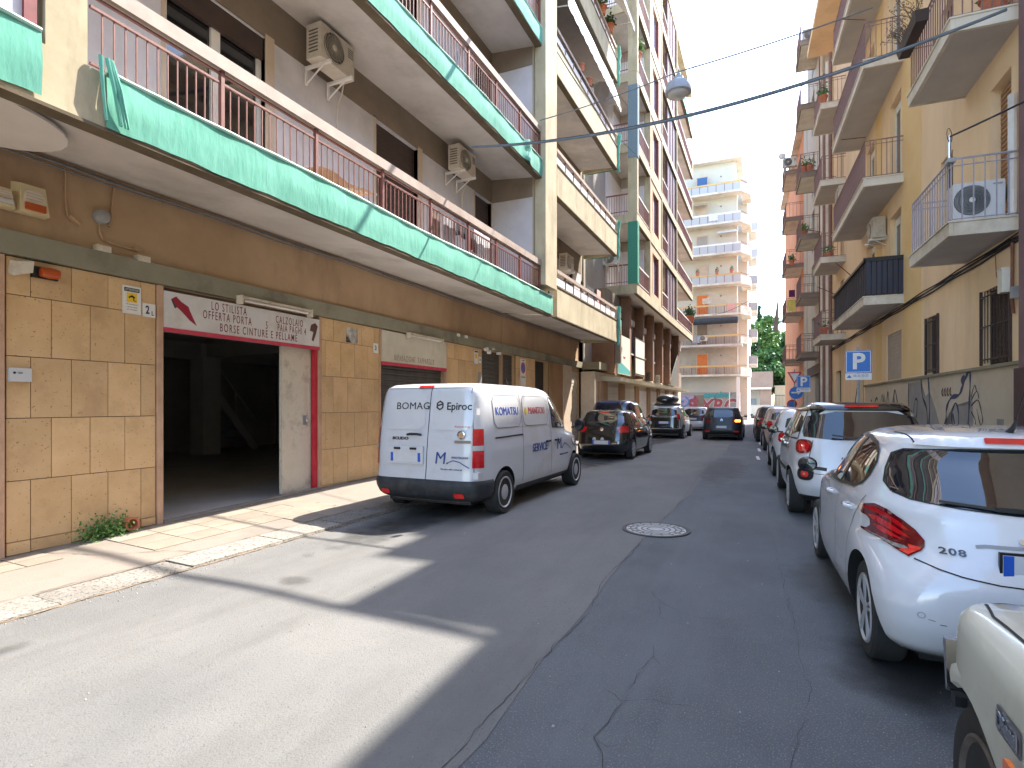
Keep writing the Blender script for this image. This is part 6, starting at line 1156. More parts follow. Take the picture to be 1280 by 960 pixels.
    def shell(s, name, z0, z1, y0, y1, m, off=.012, nz=8, na=160, xmin=None):
        mb = MB(); rings = []
        for i in range(nz + 1):
            z = z0 + (z1 - z0) * i / nz; O = s.outline(z, na); R = []
            for k, p in enumerate(O):
                a = Vector(O[k - 1]); b = Vector(O[(k + 1) % na]); t = (b - a).normalized(); n_ = Vector((t.y, -t.x, 0)); e = off * (1 if 0 < i < nz else .1); R.append(Vector(p) + n_ * e)
            rings.append(R); mb.v += [tuple(p) for p in R]
        for i in range(nz):
            for k in range(na):
                q = [i * na + k, i * na + (k + 1) % na, (i + 1) * na + (k + 1) % na, (i + 1) * na + k]; cy = sum(mb.v[j][1] for j in q) / 4; cx = sum(mb.v[j][0] for j in q) / 4
                if y0 < cy < y1 and (xmin is None or abs(cx) > xmin): mb.f.append(tuple(q))
        me = mb.mesh(name, m, fix=False); me.shade_smooth(); me.set_sharp_from_angle(angle=R_(50)); o = bpy.data.objects.new(name, me); COL.objects.link(o); o.parent = s.root; return o
    def wheel(s, sx, wy, wr, wx, ww):
        st = s.rimstyle if hasattr(s, 'rimstyle') else 'alloy'; x = sx * wx; w2 = ww / 2; rr = wr * .70
        prof = [(rr, -w2 * .85), (wr * .93, -w2), (wr * .985, -w2 * .82), (wr, -w2 * .5), (wr, w2 * .5), (wr * .985, w2 * .82), (wr * .93, w2), (wr * .8, w2 * 1.02), (rr, w2 * .90)]
        if sx < 0: prof = [(r, -a) for r, a in prof][::-1]
        w = bpy.data.objects.new('wheel', MB().lathe(prof, (0, 0, 0), 'x', 36).mesh('tyre', rubber, smooth=35)); COL.objects.link(w); w.parent = s.root; w.location = (x, wy, wr)
        mb = MB(); a = sx * (w2 * .99); a1 = sx * w2 * .35
        pr = [(rr * 1.0, a1), (rr * 1.02, a), (rr * .97, a + sx * .006), (rr * .90, a - sx * .012), (rr * .88, a1)]
        mb.lathe(pr if sx > 0 else pr[::-1], (0, 0, 0), 'x', 36)
        if STYLE[0] == 'steel':
            p2 = [(rr * .90, a - sx * .02), (rr * .75, a - sx * .035), (rr * .5, a - sx * .01), (rr * .3, a), (.001, a)]; mb.lathe(p2 if sx > 0 else p2[::-1], (0, 0, 0), 'x', 32)
        else:
            nsp = STYLE[1]
            for k in range(nsp):
                t = 2 * math.pi * k / nsp + .3; c_, s_ = math.cos(t), math.sin(t)
                for dt in (-.10, .10): mb.bar((a - sx * .012, rr * .16 * math.cos(t + dt * 2), rr * .16 * math.sin(t + dt * 2)), (a - sx * .004, rr * .93 * math.cos(t + dt), rr * .93 * math.sin(t + dt)), rr * .085, .02, up=(1, 0, 0))
            p2 = [(rr * .24, a - sx * .03), (rr * .24, a - sx * .004), (rr * .12, a + sx * .002), (.001, a + sx * .002)]; mb.lathe(p2 if sx > 0 else p2[::-1], (0, 0, 0), 'x', 20)
        r = bpy.data.objects.new('rim', mb.mesh('rim', rim_m, smooth=30)); COL.objects.link(r); r.parent = w
        d = bpy.data.objects.new('brake_disc', MB().lathe([(rr * .86, a1 - sx * .01), (.001, a1 - sx * .01)] if sx > 0 else [(.001, a1 + .01), (rr * .86, a1 + .01)], (0, 0, 0), 'x', 24).mesh('brake_disc', black_m)); COL.objects.link(d); d.parent = w
        if STYLE[0] == 'steel':
            h_ = MB()
            for k in range(14): t = 2 * math.pi * k / 14; h_.lathe([(rr * .062, a - sx * .032), (rr * .062, a - sx * .022), (.001, a - sx * .022)], (0, rr * .72 * math.cos(t), rr * .72 * math.sin(t)), 'x', 8)
            o = bpy.data.objects.new('rim_hole', h_.mesh('rim_hole', black_m)); COL.objects.link(o); o.parent = w
    def text(s, txt, size, axis, a, b, m, width=1, sx=1, bold=0, shear=0, space=1, off=.004, name='lettering', parent=None, depth=.0015, ang=0):
        face = {'rear': FACE_S, 'side': FACE_X if sx > 0 else FACE_R}[axis]
        mb = text_mb(txt, size, (0, 0, 0), face, width, depth, bold=bold, shear=shear, space=space); out = []
        for v in mb.v:
            if axis == 'rear': p = Vector((a + v[0], -4, b + v[2])); d = Vector((0, 1, 0)); e = -v[1]
            else: p = Vector((sx * 4, a + v[1], b + v[2])); d = Vector((-sx, 0, 0)); e = sx * v[0]
            h_ = s.cast(p, d); q = (h_[0] if h_[0] is not None else p) - d * (off + e); out.append(tuple(q))
        mb.v = out; me = mb.mesh(name, m, fix=True); o = bpy.data.objects.new(name, me); COL.objects.link(o); o.parent = parent or s.root; return o
    def add(s, name, mb, m, parent=None, smooth=None, label=None):
        o = bpy.data.objects.new(name, mb.mesh(name, m, (0, 0, 0), smooth)); COL.objects.link(o); o.parent = parent or s.root
        if label: o['label'] = label
        return o
    def mirror(s, sx, y, z, hw, m, w_=.10, h_=.14):
        c_ = Vector((sx * (hw + .11), y, z)); mb = MB(); N = 10
        mb.lathe([(.001, -.05), (h_ * .38, -.045), (h_ * .52, -.01), (h_ * .5, .04), (h_ * .32, .08), (.001, .10)], (0, 0, 0), 'y', 18); mb.v = [(v[0] * w_ / h_ * 1.6 + c_.x, v[1] + c_.y, v[2] + c_.z) for v in mb.v]
        o = s.add('wing_mirror', mb, m, smooth=50); g_ = MB().lathe([(h_ * .40, -.052), (.001, -.054)], (0, 0, 0), 'y', 18); g_.v = [(v[0] * w_ / h_ * 1.6 + c_.x, v[1] + c_.y, v[2] + c_.z) for v in g_.v]; s.add('mirror_glass', g_, glass_dark, o)
        s.add('mirror_arm', MB().bar((sx * (hw - .06), y + .01, z - .05), (c_.x, y + .02, z - .03), .05, .03), black_m, o)
    def plate(s, x0, x1, z0, z1, y=None, txt='', band=True, axis='rear', off=.012):
        p = s.pt('rear', (x0 + x1) / 2, (z0 + z1) / 2); y = p.y - off
        o = s.add('number_plate', MB().box(x0, x1, y - .004, y, z0, z1), mat('plate_white', (.66, .66, .66), (.60, .60, .61), 8, .4)); s.add('plate_frame', MB().box(x0 - .012, x1 + .012, y, y + .02, z0 - .012, z1 + .012), black_m, o)
        if band:
            for a_ in (x0 + .001, x1 - .045): s.add('plate_band', MB().box(a_, a_ + .044, y - .006, y - .0042, z0 + .001, z1 - .001), mat('plate_blue', (.02, .10, .50), rough=.4), o)
        return o
STYLE = ['alloy', 5]
rim_m = mat('rim_silver', (.42, .42, .43), (.50, .50, .51), 9, .35, metal=.25)
seam_m = mat('panel_gap', (.02, .02, .022), rough=.9)
p_white = mat('car_white', (.66, .67, .70), (.70, .71, .74), 1.2, .22, coat=1.0, grime=(.60, .60, .62), gscale=1.2)
p_van = mat('van_white', (.58, .59, .62), (.63, .64, .67), 1.5, .30, coat=.6, grime=(.52, .50, .48), gscale=1.6)
p_black = mat('car_black', (.010, .011, .013), rough=.12, coat=1.0, spec=.6)
p_navy = mat('car_navy', (.012, .018, .045), rough=.16, coat=1.0)
p_grey = mat('car_graphite', (.022, .026, .034), rough=.38, coat=.25, spec=.35)
p_cream = mat('jeep_cream', (.55, .54, .44), (.60, .59, .49), 1.4, .33, coat=.6, grime=(.46, .44, .35), gscale=2.5)
p_beige = mat('car_beige', (.48, .36, .32), (.52, .40, .36), 2, .25, metal=.2, coat=1)
p_red = mat('car_red', (.35, .02, .02), rough=.2, coat=1)

# ---- white panel van
STYLE[:] = ['steel', 5]
vx = -4.50
V = Car('panel_van', 'white panel van with company lettering parked half on the left kerb', vx, 6.76, R_(-.8),
        [(.24, .14, 4.70, .78), (.32, .05, 4.86, .90), (.48, .0, 4.94, .945), (.70, .02, 4.95, .955), (.95, .03, 4.80, .955), (1.04, .04, 4.62, .95), (1.12, .045, 4.22, .945), (1.35, .07, 3.98, .925), (1.62, .10, 3.62, .89), (1.78, .12, 3.40, .86), (1.87, .16, 3.22, .82), (1.915, .24, 3.0, .75), (1.94, .50, 2.7, .60), (1.95, .9, 2.2, .35)],
        [(.80, .325, .845, .22), (4.075, .325, .845, .22)], p_van, 4.95, nr=9, nf=4.2, nz=48, cat='van')
V.shell('rear_bumper', .25, .56, -1, .44, black_m if False else mat('bumper_grey', (.022, .024, .028), (.045, .047, .052), 6, .6, grime=(.08, .07, .06), gscale=3), off=.03, na=200)
V.shell('sill', .24, .36, 1.22, 3.66, mat('bumper_grey', (0, 0, 0)), off=.008, na=200, xmin=.5)
V.line('door_gap', [(.07, .56), (.10, 1.90)], seam_m, 'rear', w=.012)
V.line('door_gap', [(-.82, .60), (-.80, 1.2), (-.73, 1.86), (.73, 1.86), (.80, 1.2), (.82, .60)], seam_m, 'rear', w=.008)
def rr(x0, x1, z0, z1, r=.08): return [(x0 + r, z0), (x1 - r, z0), (x1, z0 + r), (x1, z1 - r), (x1 - r, z1), (x0 + r, z1), (x0, z1 - r), (x0, z0 + r)]
p_van_panel = mat('van_window_panel', (.60, .61, .63), (.64, .65, .67), 2, .22, coat=.8)
V.drape('window_panel', rr(-.72, .03, 1.26, 1.82), p_van_panel, 'rear', off=.008); V.drape('window_panel', rr(.15, .78, 1.26, 1.82), p_van_panel, 'rear', off=.008)
V.drape('brake_lamp', rr(-.13, .12, 1.862, 1.892, .01), red_glass, 'rear', off=.012, res=.03, thick=.012)
for sx in (-1, 1):
    V.drape('tail_lamp', [(0, .70), (.19, .70), (.20, 1.25), (.02, 1.27)] if False else [(-.02, .74), (.16, .74), (.16, 1.28), (.0, 1.28)], red_glass, 'diag', basis=((sx * .86, .03, 0), (sx * .7071 * .9, .7071, 0), (0, 0, 1), (-sx * .7071, .7071, 0)), off=.018, res=.03)
    o = V.drape('lamp_band', [(-.02, .98), (.16, .98), (.16, 1.05), (-.02, 1.05)], clear_lamp, 'diag', basis=((sx * .86, .03, 0), (sx * .7071 * .9, .7071, 0), (0, 0, 1), (-sx * .7071, .7071, 0)), off=.024, res=.03)
    for z_ in ((1.48, .60) if sx > 0 else ()): V.add('hinge', MB().box(sx * .85, sx * (.905 if z_ > 1 else .93), .0, .10, z_, z_ + .09), p_van)
    V.drape('reflector', rr(sx * .62 - .07, sx * .62 + .07, .34, .40, .01), red_bright, 'rear', off=.045, res=.04)
o = V.plate(-.53, -.01, .80, .93, off=.03, txt=''); V.add('plate_recess', MB().box(-.57, .03, -.005, .02, .77, 1.02), p_van_panel); V.add('plate_lamp', MB().box(-.46, -.36, -.03, .01, .975, 1.005).box(-.18, -.08, -.03, .01, .975, 1.005), black_m)
V.add('rear_handle', MB().tube([(-.24, -.0, 1.19), (-.18, -.02, 1.20), (-.06, -.02, 1.20), (.0, -.0, 1.19)], .018, 8), black_m, smooth=50)
navy_ink = mat('ink_navy', (.02, .06, .25), rough=.4); blk_ink = mat('ink_black', (.02, .02, .022), rough=.4)
V.text('BOMAG', .145, 'rear', -.20, 1.60, blk_ink, 1.10, bold=0, off=.012, space=1.06); V.text('Epiroc', .15, 'rear', .57, 1.595, blk_ink, 1.0, bold=.002, off=.012)
hexp = [(.265 + .055 * math.cos(t), 1.61 + .06 * math.sin(t)) for t in [math.pi / 6 + i * math.pi / 3 for i in range(6)]]
V.line('emblem', hexp + [hexp[0]], blk_ink, 'rear', w=.022, off=.014); V.line('emblem', [(.23, 1.61), (.30, 1.625)], blk_ink, 'rear', w=.02, off=.014)
V.text('SCUDO', .055, 'rear', -.39, 1.13, mat('ink_badge', (.08, .08, .09), rough=.3, metal=.6), 1.5, bold=.003, off=.006)
V.add('round_badge', MB().lathe([(.055, 0), (.06, -.008), (.045, -.014), (.042, -.008), (.001, -.008)], (.64, .04, 1.20), 'y', 20), chrome, smooth=40); V.text('PROFESSIONAL', .035, 'rear', .64, 1.31, red_paint, 1.0, off=.008); V.drape('sticker', rr(.53, .77, 1.08, 1.12, .005), mat('sticker_brown', (.25, .2, .15), rough=.5), 'rear', off=.008, res=.05)
V.text('M.', .24, 'rear', .33, .86, navy_ink, 1.0, bold=0, shear=.12, off=.008); V.line('swoosh', [(.44, .81), (.52, .84), (.62, .82), (.76, .74)], navy_ink, 'rear', w=.014, off=.008); V.text('MANUTENZIONI', .045, 'rear', .62, .88, navy_ink, .75, off=.008); V.text('Macchine edili e industriali', .034, 'rear', .49, .715, navy_ink, .95, off=.008)
for sx in (1, -1):
    V.drape('side_panel', rr(.50, 1.40, 1.28, 1.76), p_van_panel, 'side', sx, off=.006); V.drape('side_panel', rr(1.52, 2.60, 1.28, 1.76), p_van_panel, 'side', sx, off=.006)
    V.line('panel_line', rr(.50, 1.40, 1.28, 1.76), seam_m, 'side', sx, w=.006, off=.007, closed=True); V.line('panel_line', rr(1.52, 2.60, 1.28, 1.76), seam_m, 'side', sx, w=.006, off=.007, closed=True)
    V.line('door_gap', [(1.46, .40), (1.46, 1.84)], seam_m, 'side', sx, w=.01); V.line('door_gap', [(2.70, .40), (2.68, 1.10), (2.66, 1.80)], seam_m, 'side', sx, w=.01); V.line('door_gap', [(2.66, 1.80), (3.30, 1.76), (3.98, 1.28), (4.04, 1.08), (3.98, .80), (3.70, .60), (3.66, .40)], seam_m, 'side', sx, w=.008)
    V.line('slide_rail', [(.50, 1.14), (1.46, 1.15)], black_m, 'side', sx, w=.022, off=.006)
    V.line('crease', [(.45, 1.05), (1.2, .62)], mat('crease', (.52, .53, .55), rough=.4), 'side', sx, w=.01) if False else None
    V.drape('side_window', [(2.76, 1.22), (3.95, 1.17), (3.86, 1.30), (3.50, 1.62), (3.34, 1.72), (2.80, 1.75)], glass_car, 'side', sx, off=.006); V.line('window_trim', [(2.76, 1.22), (3.95, 1.17), (3.86, 1.30), (3.50, 1.62), (3.34, 1.72), (2.80, 1.75)], black_m, 'side', sx, w=.02, off=.008, closed=True)
    for y_ in (2.50, 2.92): p = V.pt('side', y_, .98, .025, sx); V.add('door_handle', MB().bar((p.x, y_ - .09, .985), (p.x, y_ + .09, .985), .03, .03), black_m)
    V.mirror(sx, 4.0, 1.22, .93, black_m, .12, .24)
    V.drape('indicator', rr(4.55, 4.63, .90, .93, .005), amber, 'side', sx, off=.006, res=.03)
    V.shell('wheel_trim', .25, .27, .1, .2, black_m, off=.0, nz=1) if False else None
V.text('KOMATSU', .17, 'side', .95, 1.52, mat('ink_komatsu', (.02, .08, .42), rough=.4), 1.0, 1, bold=0, off=.010); V.text('MANITOU', .165, 'side', 2.10, 1.52, mat('ink_manitou', (.55, .03, .02), rough=.4), .95, 1, bold=0, off=.010); V.drape('emblem', [(1.57, 1.52), (1.63, 1.60), (1.69, 1.52), (1.63, 1.45)], mat('ink_yellow', (.7, .5, .02), rough=.4), 'side', 1, off=.012, res=.03)
V.text('SERVICE', .19, 'side', 2.15, .90, navy_ink, .95, 1, bold=.002, off=.006); V.text('M.', .30, 'side', 3.12, .90, navy_ink, 1.1, 1, bold=0, shear=.12, off=.006); V.line('swoosh', [(3.25, .84), (3.40, .90), (3.55, .86), (3.80, .76)], navy_ink, 'side', 1, w=.018, off=.006); V.text('Macchine edili e industriali', .045, 'side', 3.35, .70, navy_ink, 1.0, 1, off=.006)
V.drape('windscreen', [(-.76, 1.17), (.76, 1.17), (.70, 1.70), (-.70, 1.70)], glass_car, 'front', off=.006); V.add('aerial', MB().tube([(0, 2.9, 1.93), (0, 2.8, 2.12)], .006, 5), black_m)
for sx in (-1, 1): V.drape('head_lamp', rr(sx * .78 - .13, sx * .78 + .13, .80, .98, .03), clear_lamp, 'front', off=.008, res=.05)
V.add('under_body', MB().box(-.7, .7, .2, 4.7, .2, .34).tube([(-.8, .8, .33), (.8, .8, .33)], .05, 6), black_m)

# ---- generic hatchback details used by the other cars
def hatch(c, belt, roof_z, yrw0, yrw1, side_poly, rear_poly, plate_z=None, gap=None, sides=(-1, 1), lamps=None, mirror_y=None, mirror_z=None, hw=.83, plate_x=(-.26, .26), pillars=(), wiper=None):
    for sx in sides:
        o = c.drape('side_window', side_poly, glass_car, 'side', sx, off=.004, rnd=1); c.line('window_trim', side_poly, black_m, 'side', sx, w=.022, off=.006, closed=True)
        for a, b in pillars: c.line('pillar_trim', [a, b], black_m, 'side', sx, w=.045, off=.007)
        if mirror_y: c.mirror(sx, mirror_y, mirror_z, hw - .02, black_m)
    c.drape('rear_window', rear_poly, glass_car, 'rear', off=.005, rnd=1)
    if plate_z: c.plate(plate_x[0], plate_x[1], plate_z, plate_z + .11)
# ---- black hatchback behind the van
STYLE[:] = ['alloy', 7]
LV = lambda L, W, H, hood=.92, ws=1.15, k=1: [(.20, .16, L - .12, W / 2 - .10), (.28, .06, L - .04, W / 2 - .03), (.45, .0, L, W / 2 - .01), (.62, .02, L - .01, W / 2), (.80, .06, L - .10, W / 2 - .005), (hood - .03, .09, L - .30, W / 2 - .02), (hood + .02, .10, L - .62, W / 2 - .03), (hood + .07, .11, L - ws, W / 2 - .045), (hood + .22, .20, L - ws - .26, W / 2 - .10), (H - .16, .34, L - ws - .58, W / 2 - .165), (H - .07, .40, L - ws - .78, W / 2 - .21), (H - .025, .46, L - ws - .98, W / 2 - .27), (H - .005, .80, L - ws - 1.3, W / 2 - .45), (H, 1.1, L - ws - 1.5, W / 2 - .6)]
P1 = Car('parked_car', 'glossy black hatchback parked on the left just beyond the white van', -4.43, 16.08, R_(-.8), LV(3.97, 1.68, 1.46), [(.62, .30, .735, .19), (3.08, .30, .735, .19)], p_black, 3.97, nr=5.6, nf=3.2, nz=34, na=88)
hatch(P1, .96, 1.46, 0, 0, [(.62, 1.0), (2.62, .98), (2.55, 1.04), (1.95, 1.36), (1.0, 1.38), (.72, 1.28)], [(-.66, .99), (.66, .99), (.56, 1.37), (-.56, 1.37)], .46, mirror_y=2.52, mirror_z=1.02, pillars=(((1.55, 1.0), (1.50, 1.38)), ((.92, 1.0), (.88, 1.36))))
for sx in (-1, 1): P1.drape('tail_lamp', [(-.13, .80), (.18, .82), (.20, .98), (-.02, 1.0), (-.15, .95)], red_glass, 'diag', basis=((sx * .72, .06, 0), (sx * .7071, .7071, 0), (0, 0, 1), (-sx * .7071, .7071, 0)), off=.006, res=.03)
P1.add('badge', MB().lathe([(.055, 0), (.055, -.01), (.001, -.012)], (0, .075, .90), 'y', 18), chrome); P1.line('boot_gap', [(-.60, .97), (-.62, .62), (-.45, .56), (.45, .56), (.62, .62), (.60, .97)], seam_m, 'rear', w=.01); P1.drape('sticker', rr(-.26, -.16, .55, .66, .03), mat('sticker_pale', (.5, .5, .5), rough=.5), 'rear', off=.006, res=.03); P1.drape('sticker', rr(-.02, .08, .55, .66, .03), mat('sticker_pale', (0, 0, 0)), 'rear', off=.006, res=.03)
P1.drape('roof_panel', rr(-.60, .60, .47, 2.1), mat('roof_grey', (.42, .42, .43), rough=.2, coat=1), 'top', off=.003, res=.12, label='pale grey roof') ; P1.drape('brake_lamp', rr(-.15, .15, 1.375, 1.395, .005), red_glass, 'rear', off=.01, res=.04)
P1.line('door_gap', [(1.52, .36), (1.52, 1.0)], seam_m, 'side', 1, w=.008); P1.line('side_strip', [(.95, .30), (2.7, .30)], chrome, 'side', 1, w=.014)
for y_ in (1.0, 1.75): p = P1.pt('side', y_, .90, .02, 1); P1.add('door_handle', MB().bar((p.x, y_ - .08, .90), (p.x, y_ + .08, .90), .025), chrome)
# ---- dark blue people carrier ahead of it
BOX = lambda L, W, H: [(.22, .14, L - .12, W / 2 - .08), (.32, .04, L - .03, W / 2 - .02), (.5, .0, L, W / 2), (.85, .03, L - .06, W / 2), (1.0, .05, L - .35, W / 2 - .015), (1.08, .06, L - .95, W / 2 - .03), (H - .40, .12, L - 1.45, W / 2 - .09), (H - .14, .20, L - 1.85, W / 2 - .16), (H - .05, .30, L - 2.1, W / 2 - .24), (H - .01, .55, L - 2.4, W / 2 - .38), (H, .9, L - 2.7, W / 2 - .55)]
STYLE[:] = ['alloy', 5]
P2 = Car('parked_car', 'dark blue tall car with rounded roof between the black hatchback and the roof box car', -5.30, 20.5, 0, BOX(4.0, 1.8, 1.80), [(.8, .33, .80, .2), (3.2, .33, .80, .2)], p_navy, 4.0, nr=5, nf=3.4, nz=26, na=72)
hatch(P2, 1.1, 1.8, 0, 0, [(.35, 1.14), (2.7, 1.12), (2.2, 1.60), (.5, 1.62)], [(-.68, 1.14), (.68, 1.14), (.58, 1.60), (-.58, 1.60)], .6, hw=.88, mirror_y=2.7, mirror_z=1.15)
for sx in (-1, 1): P2.drape('tail_lamp', [(-.06, .9), (.1, .9), (.1, 1.3), (-.04, 1.3)], red_glass, 'diag', basis=((sx * .8, .05, 0), (sx * .7071, .7071, 0), (0, 0, 1), (-sx * .7071, .7071, 0)), off=.006, res=.05)
# ---- silver white car with roof box
P3 = Car('parked_car', 'silver white car with dark tailgate and black roof box on the left side', -4.46, 27.3, R_(-.5), BOX(4.1, 1.72, 1.60), [(.65, .31, .76, .2), (3.2, .31, .76, .2)], mat('car_silver', (.60, .60, .58), rough=.25, coat=1, metal=.2), 4.1, nr=4.8, nf=3.2, nz=30, na=80)
hatch(P3, 1.0, 1.6, 0, 0, [(.5, 1.08), (2.8, 1.08), (2.3, 1.44), (.65, 1.44)], [(-.62, 1.05), (.62, 1.05), (.55, 1.46), (-.55, 1.46)], .72, hw=.84, mirror_y=2.75, mirror_z=1.1)
P3.drape('tailgate', rr(-.74, .74, .50, 1.03, .08), p_black, 'rear', off=.004, res=.08); P3.shell('rear_bumper', .24, .48, -1, .3, black_m, off=.012)
for sx in (-1, 1): P3.drape('tail_lamp', [(-.08, .92), (.10, .92), (.10, 1.18), (-.06, 1.18)], red_glass, 'diag', basis=((sx * .76, .05, 0), (sx * .7071, .7071, 0), (0, 0, 1), (-sx * .7071, .7071, 0)), off=.008, res=.04)
rb = thing('roof_box', 'black luggage roof box on top of the silver white car', 'roof box', (-4.46, 28.4, 1.66)); part('box', MB().grid(lambda u, v: (-4.46 + .50 * math.cos(u * 2 * math.pi) ** 1 * (abs(math.sin(v * math.pi)) ** .35) * (1 if True else 1), 28.5 + 0.95 * -math.cos(v * math.pi), 1.90 + .24 * math.sin(u * 2 * math.pi) * abs(math.sin(v * math.pi)) ** .35), 24, 14), black_m, rb, smooth=60); part('bar', MB().box(-5.0, -3.92, 27.9, 27.96, 1.60, 1.68).box(-5.0, -3.92, 29.0, 29.06, 1.60, 1.68), black_m, rb); part('badge', MB().box(-4.56, -4.36, 27.50, 27.53, 1.84, 1.88), chrome, rb)
# ---- white hatchback further on, dark saloon driving, small far ones
P4 = Car('parked_car', 'white hatchback with red lamps parked before the graffiti on the left', -4.15, 36.2, R_(-3), LV(4.1, 1.75, 1.5), [(.65, .31, .76, .2), (3.2, .31, .76, .2)], p_white, 4.1, nr=4.6, nf=3.2, nz=24, na=64)
hatch(P4, .96, 1.46, 0, 0, [(.62, 1.0), (2.62, .98), (1.95, 1.38), (1.0, 1.40)], [(-.66, .98), (.66, .98), (.55, 1.38), (-.55, 1.38)], .7)
P4.drape('tailgate', rr(-.6, .6, .62, .97, .05), p_grey, 'rear', off=.004, res=.1)
for sx in (-1, 1): P4.drape('tail_lamp', [(-.12, .80), (.16, .80), (.16, 1.05), (-.02, 1.0)], red_glass, 'diag', basis=((sx * .74, .06, 0), (sx * .7071, .7071, 0), (0, 0, 1), (-sx * .7071, .7071, 0)), off=.008, res=.05)
P5 = Car('moving_car', 'dark graphite car driving away in the middle of the street with amber lamp lit', -1.86, 27.1, 0, LV(4.16, 1.73, 1.52, hood=.96), [(.72, .33, .765, .2), (3.3, .33, .765, .2)], p_grey, 4.16, nr=5.5, nf=3.2, nz=34, na=88)
hatch(P5, .96, 1.5, 0, 0, [(.62, 1.04), (2.62, 1.02), (1.95, 1.42), (1.0, 1.42)], [(-.62, 1.04), (.62, 1.04), (.52, 1.40), (-.52, 1.40)], .56, mirror_y=2.6, mirror_z=1.08, hw=.86)
P5.shell('rear_bumper', .22, .50, -1, .34, black_m, off=.01)
for sx in (-1, 1): P5.drape('tail_lamp', [(-.20, .78), (.10, .78), (.10, 1.0), (-.18, 1.0)], mat('smoked_red', (.12, .02, .02), rough=.15, coat=1), 'diag', basis=((sx * .74, .06, 0), (sx * .7071, .7071, 0), (0, 0, 1), (-sx * .7071, .7071, 0)), off=.006, res=.04); P5.drape('reflector', rr(sx * .62 - .12, sx * .62 + .12, .38, .44, .01), red_bright, 'rear', off=.016, res=.05)
P5.drape('indicator', rr(.56, .78, .84, .94, .02), mat('amber_lit', (1.0, .30, .03), emit=1.5), 'rear', off=.012, res=.04); P5.line('chrome_strip', [(-.55, .27), (.55, .27)], chrome, 'rear', w=.03, off=.02); P5.line('chevron', [(-.05, .93), (0, .98), (.05, .93)], chrome, 'rear', w=.015, off=.01); P5.line('chevron', [(-.05, .88), (0, .93), (.05, .88)], chrome, 'rear', w=.015, off=.01)
P5.drape('roof_panel', rr(-.50, .50, .62, 2.1), mat('roof_dusty', (.12, .12, .125), rough=.4), 'top', off=.003, res=.15)
FV = Car('parked_van', 'small pale van crossing far away in front of the garden wall', -2.2, 80, R_(70), BOX(4.6, 1.8, 2.0), [(.8, .33, .80, .2), (3.6, .33, .80, .2)], p_white, 4.6, nz=16, na=48, cat='van')
hatch(FV, 1.1, 2.0, 0, 0, [(2.5, 1.2), (3.3, 1.2), (2.8, 1.7), (2.5, 1.72)], [(-.6, 1.2), (.6, 1.2), (.5, 1.7), (-.5, 1.7)])
# ---- right row
def right_car(name, label, v_side, u0, W, *a, **k): p = FR('R', (v_side + W / 2, u0, 0)); return Car(name, label, p.x, p.y, PHI, *a, **k)
# silver grey, beige and dark ones farthest first
R5 = right_car('parked_car', 'dark car with red lamp, farthest but one of the right hand row', .60, 26.4, 1.75, LV(4.1, 1.75, 1.56), [(.65, .31, .76, .2), (3.2, .31, .76, .2)], p_grey, 4.1, nz=24, na=64)
R4 = right_car('parked_car', 'beige pink hatchback in the right hand row between white and dark cars', .72, 21.3, 1.75, LV(4.1, 1.75, 1.54), [(.65, .31, .76, .2), (3.2, .31, .76, .2)], p_beige, 4.1, nz=24, na=64)
R6 = right_car('parked_car', 'dark red car nearly hidden at the far end of the right hand row', .65, 31.8, 1.75, LV(4.1, 1.75, 1.5), [(.65, .31, .76, .2), (3.2, .31, .76, .2)], p_red, 4.1, nz=20, na=56)
for c in (R4, R5, R6):
    hatch(c, .96, 1.5, 0, 0, [(.62, 1.02), (2.62, 1.0), (1.95, 1.40), (1.0, 1.42)], [(-.64, 1.02), (.64, 1.02), (.55, 1.40), (-.55, 1.40)], .6, mirror_y=2.55, mirror_z=1.05, hw=.87, pillars=(((1.55, 1.0), (1.5, 1.4)),))
    for sx in (-1, 1): c.drape('tail_lamp', [(-.12, .80), (.16, .84), (.16, 1.05), (-.02, 1.05)], red_glass, 'diag', basis=((sx * .74, .06, 0), (sx * .7071, .7071, 0), (0, 0, 1), (-sx * .7071, .7071, 0)), off=.008, res=.05)
R3c = right_car('parked_car', 'white hatchback with round red lamp behind the black roofed white car', .66, 13.6, 1.70, LV(3.85, 1.70, 1.52), [(.62, .31, .74, .2), (3.0, .31, .74, .2)], p_white, 3.85, nz=34, na=88)
hatch(R3c, .96, 1.5, 0, 0, [(.60, 1.02), (2.52, 1.0), (1.9, 1.40), (.95, 1.42), (.7, 1.34)], [(-.62, 1.02), (.62, 1.02), (.53, 1.40), (-.53, 1.40)], .6, mirror_y=2.5, mirror_z=1.05, hw=.85, pillars=(((1.5, 1.0), (1.45, 1.4)), ((.9, 1.0), (.88, 1.4))))
for sx in (-1, 1): R3c.drape('tail_lamp', [(-.08, .78), (.14, .80), (.16, .96), (.04, 1.02), (-.08, .96)], red_glass, 'diag', basis=((sx * .74, .06, 0), (sx * .7071, .7071, 0), (0, 0, 1), (-sx * .7071, .7071, 0)), off=.008, res=.03, rnd=1)
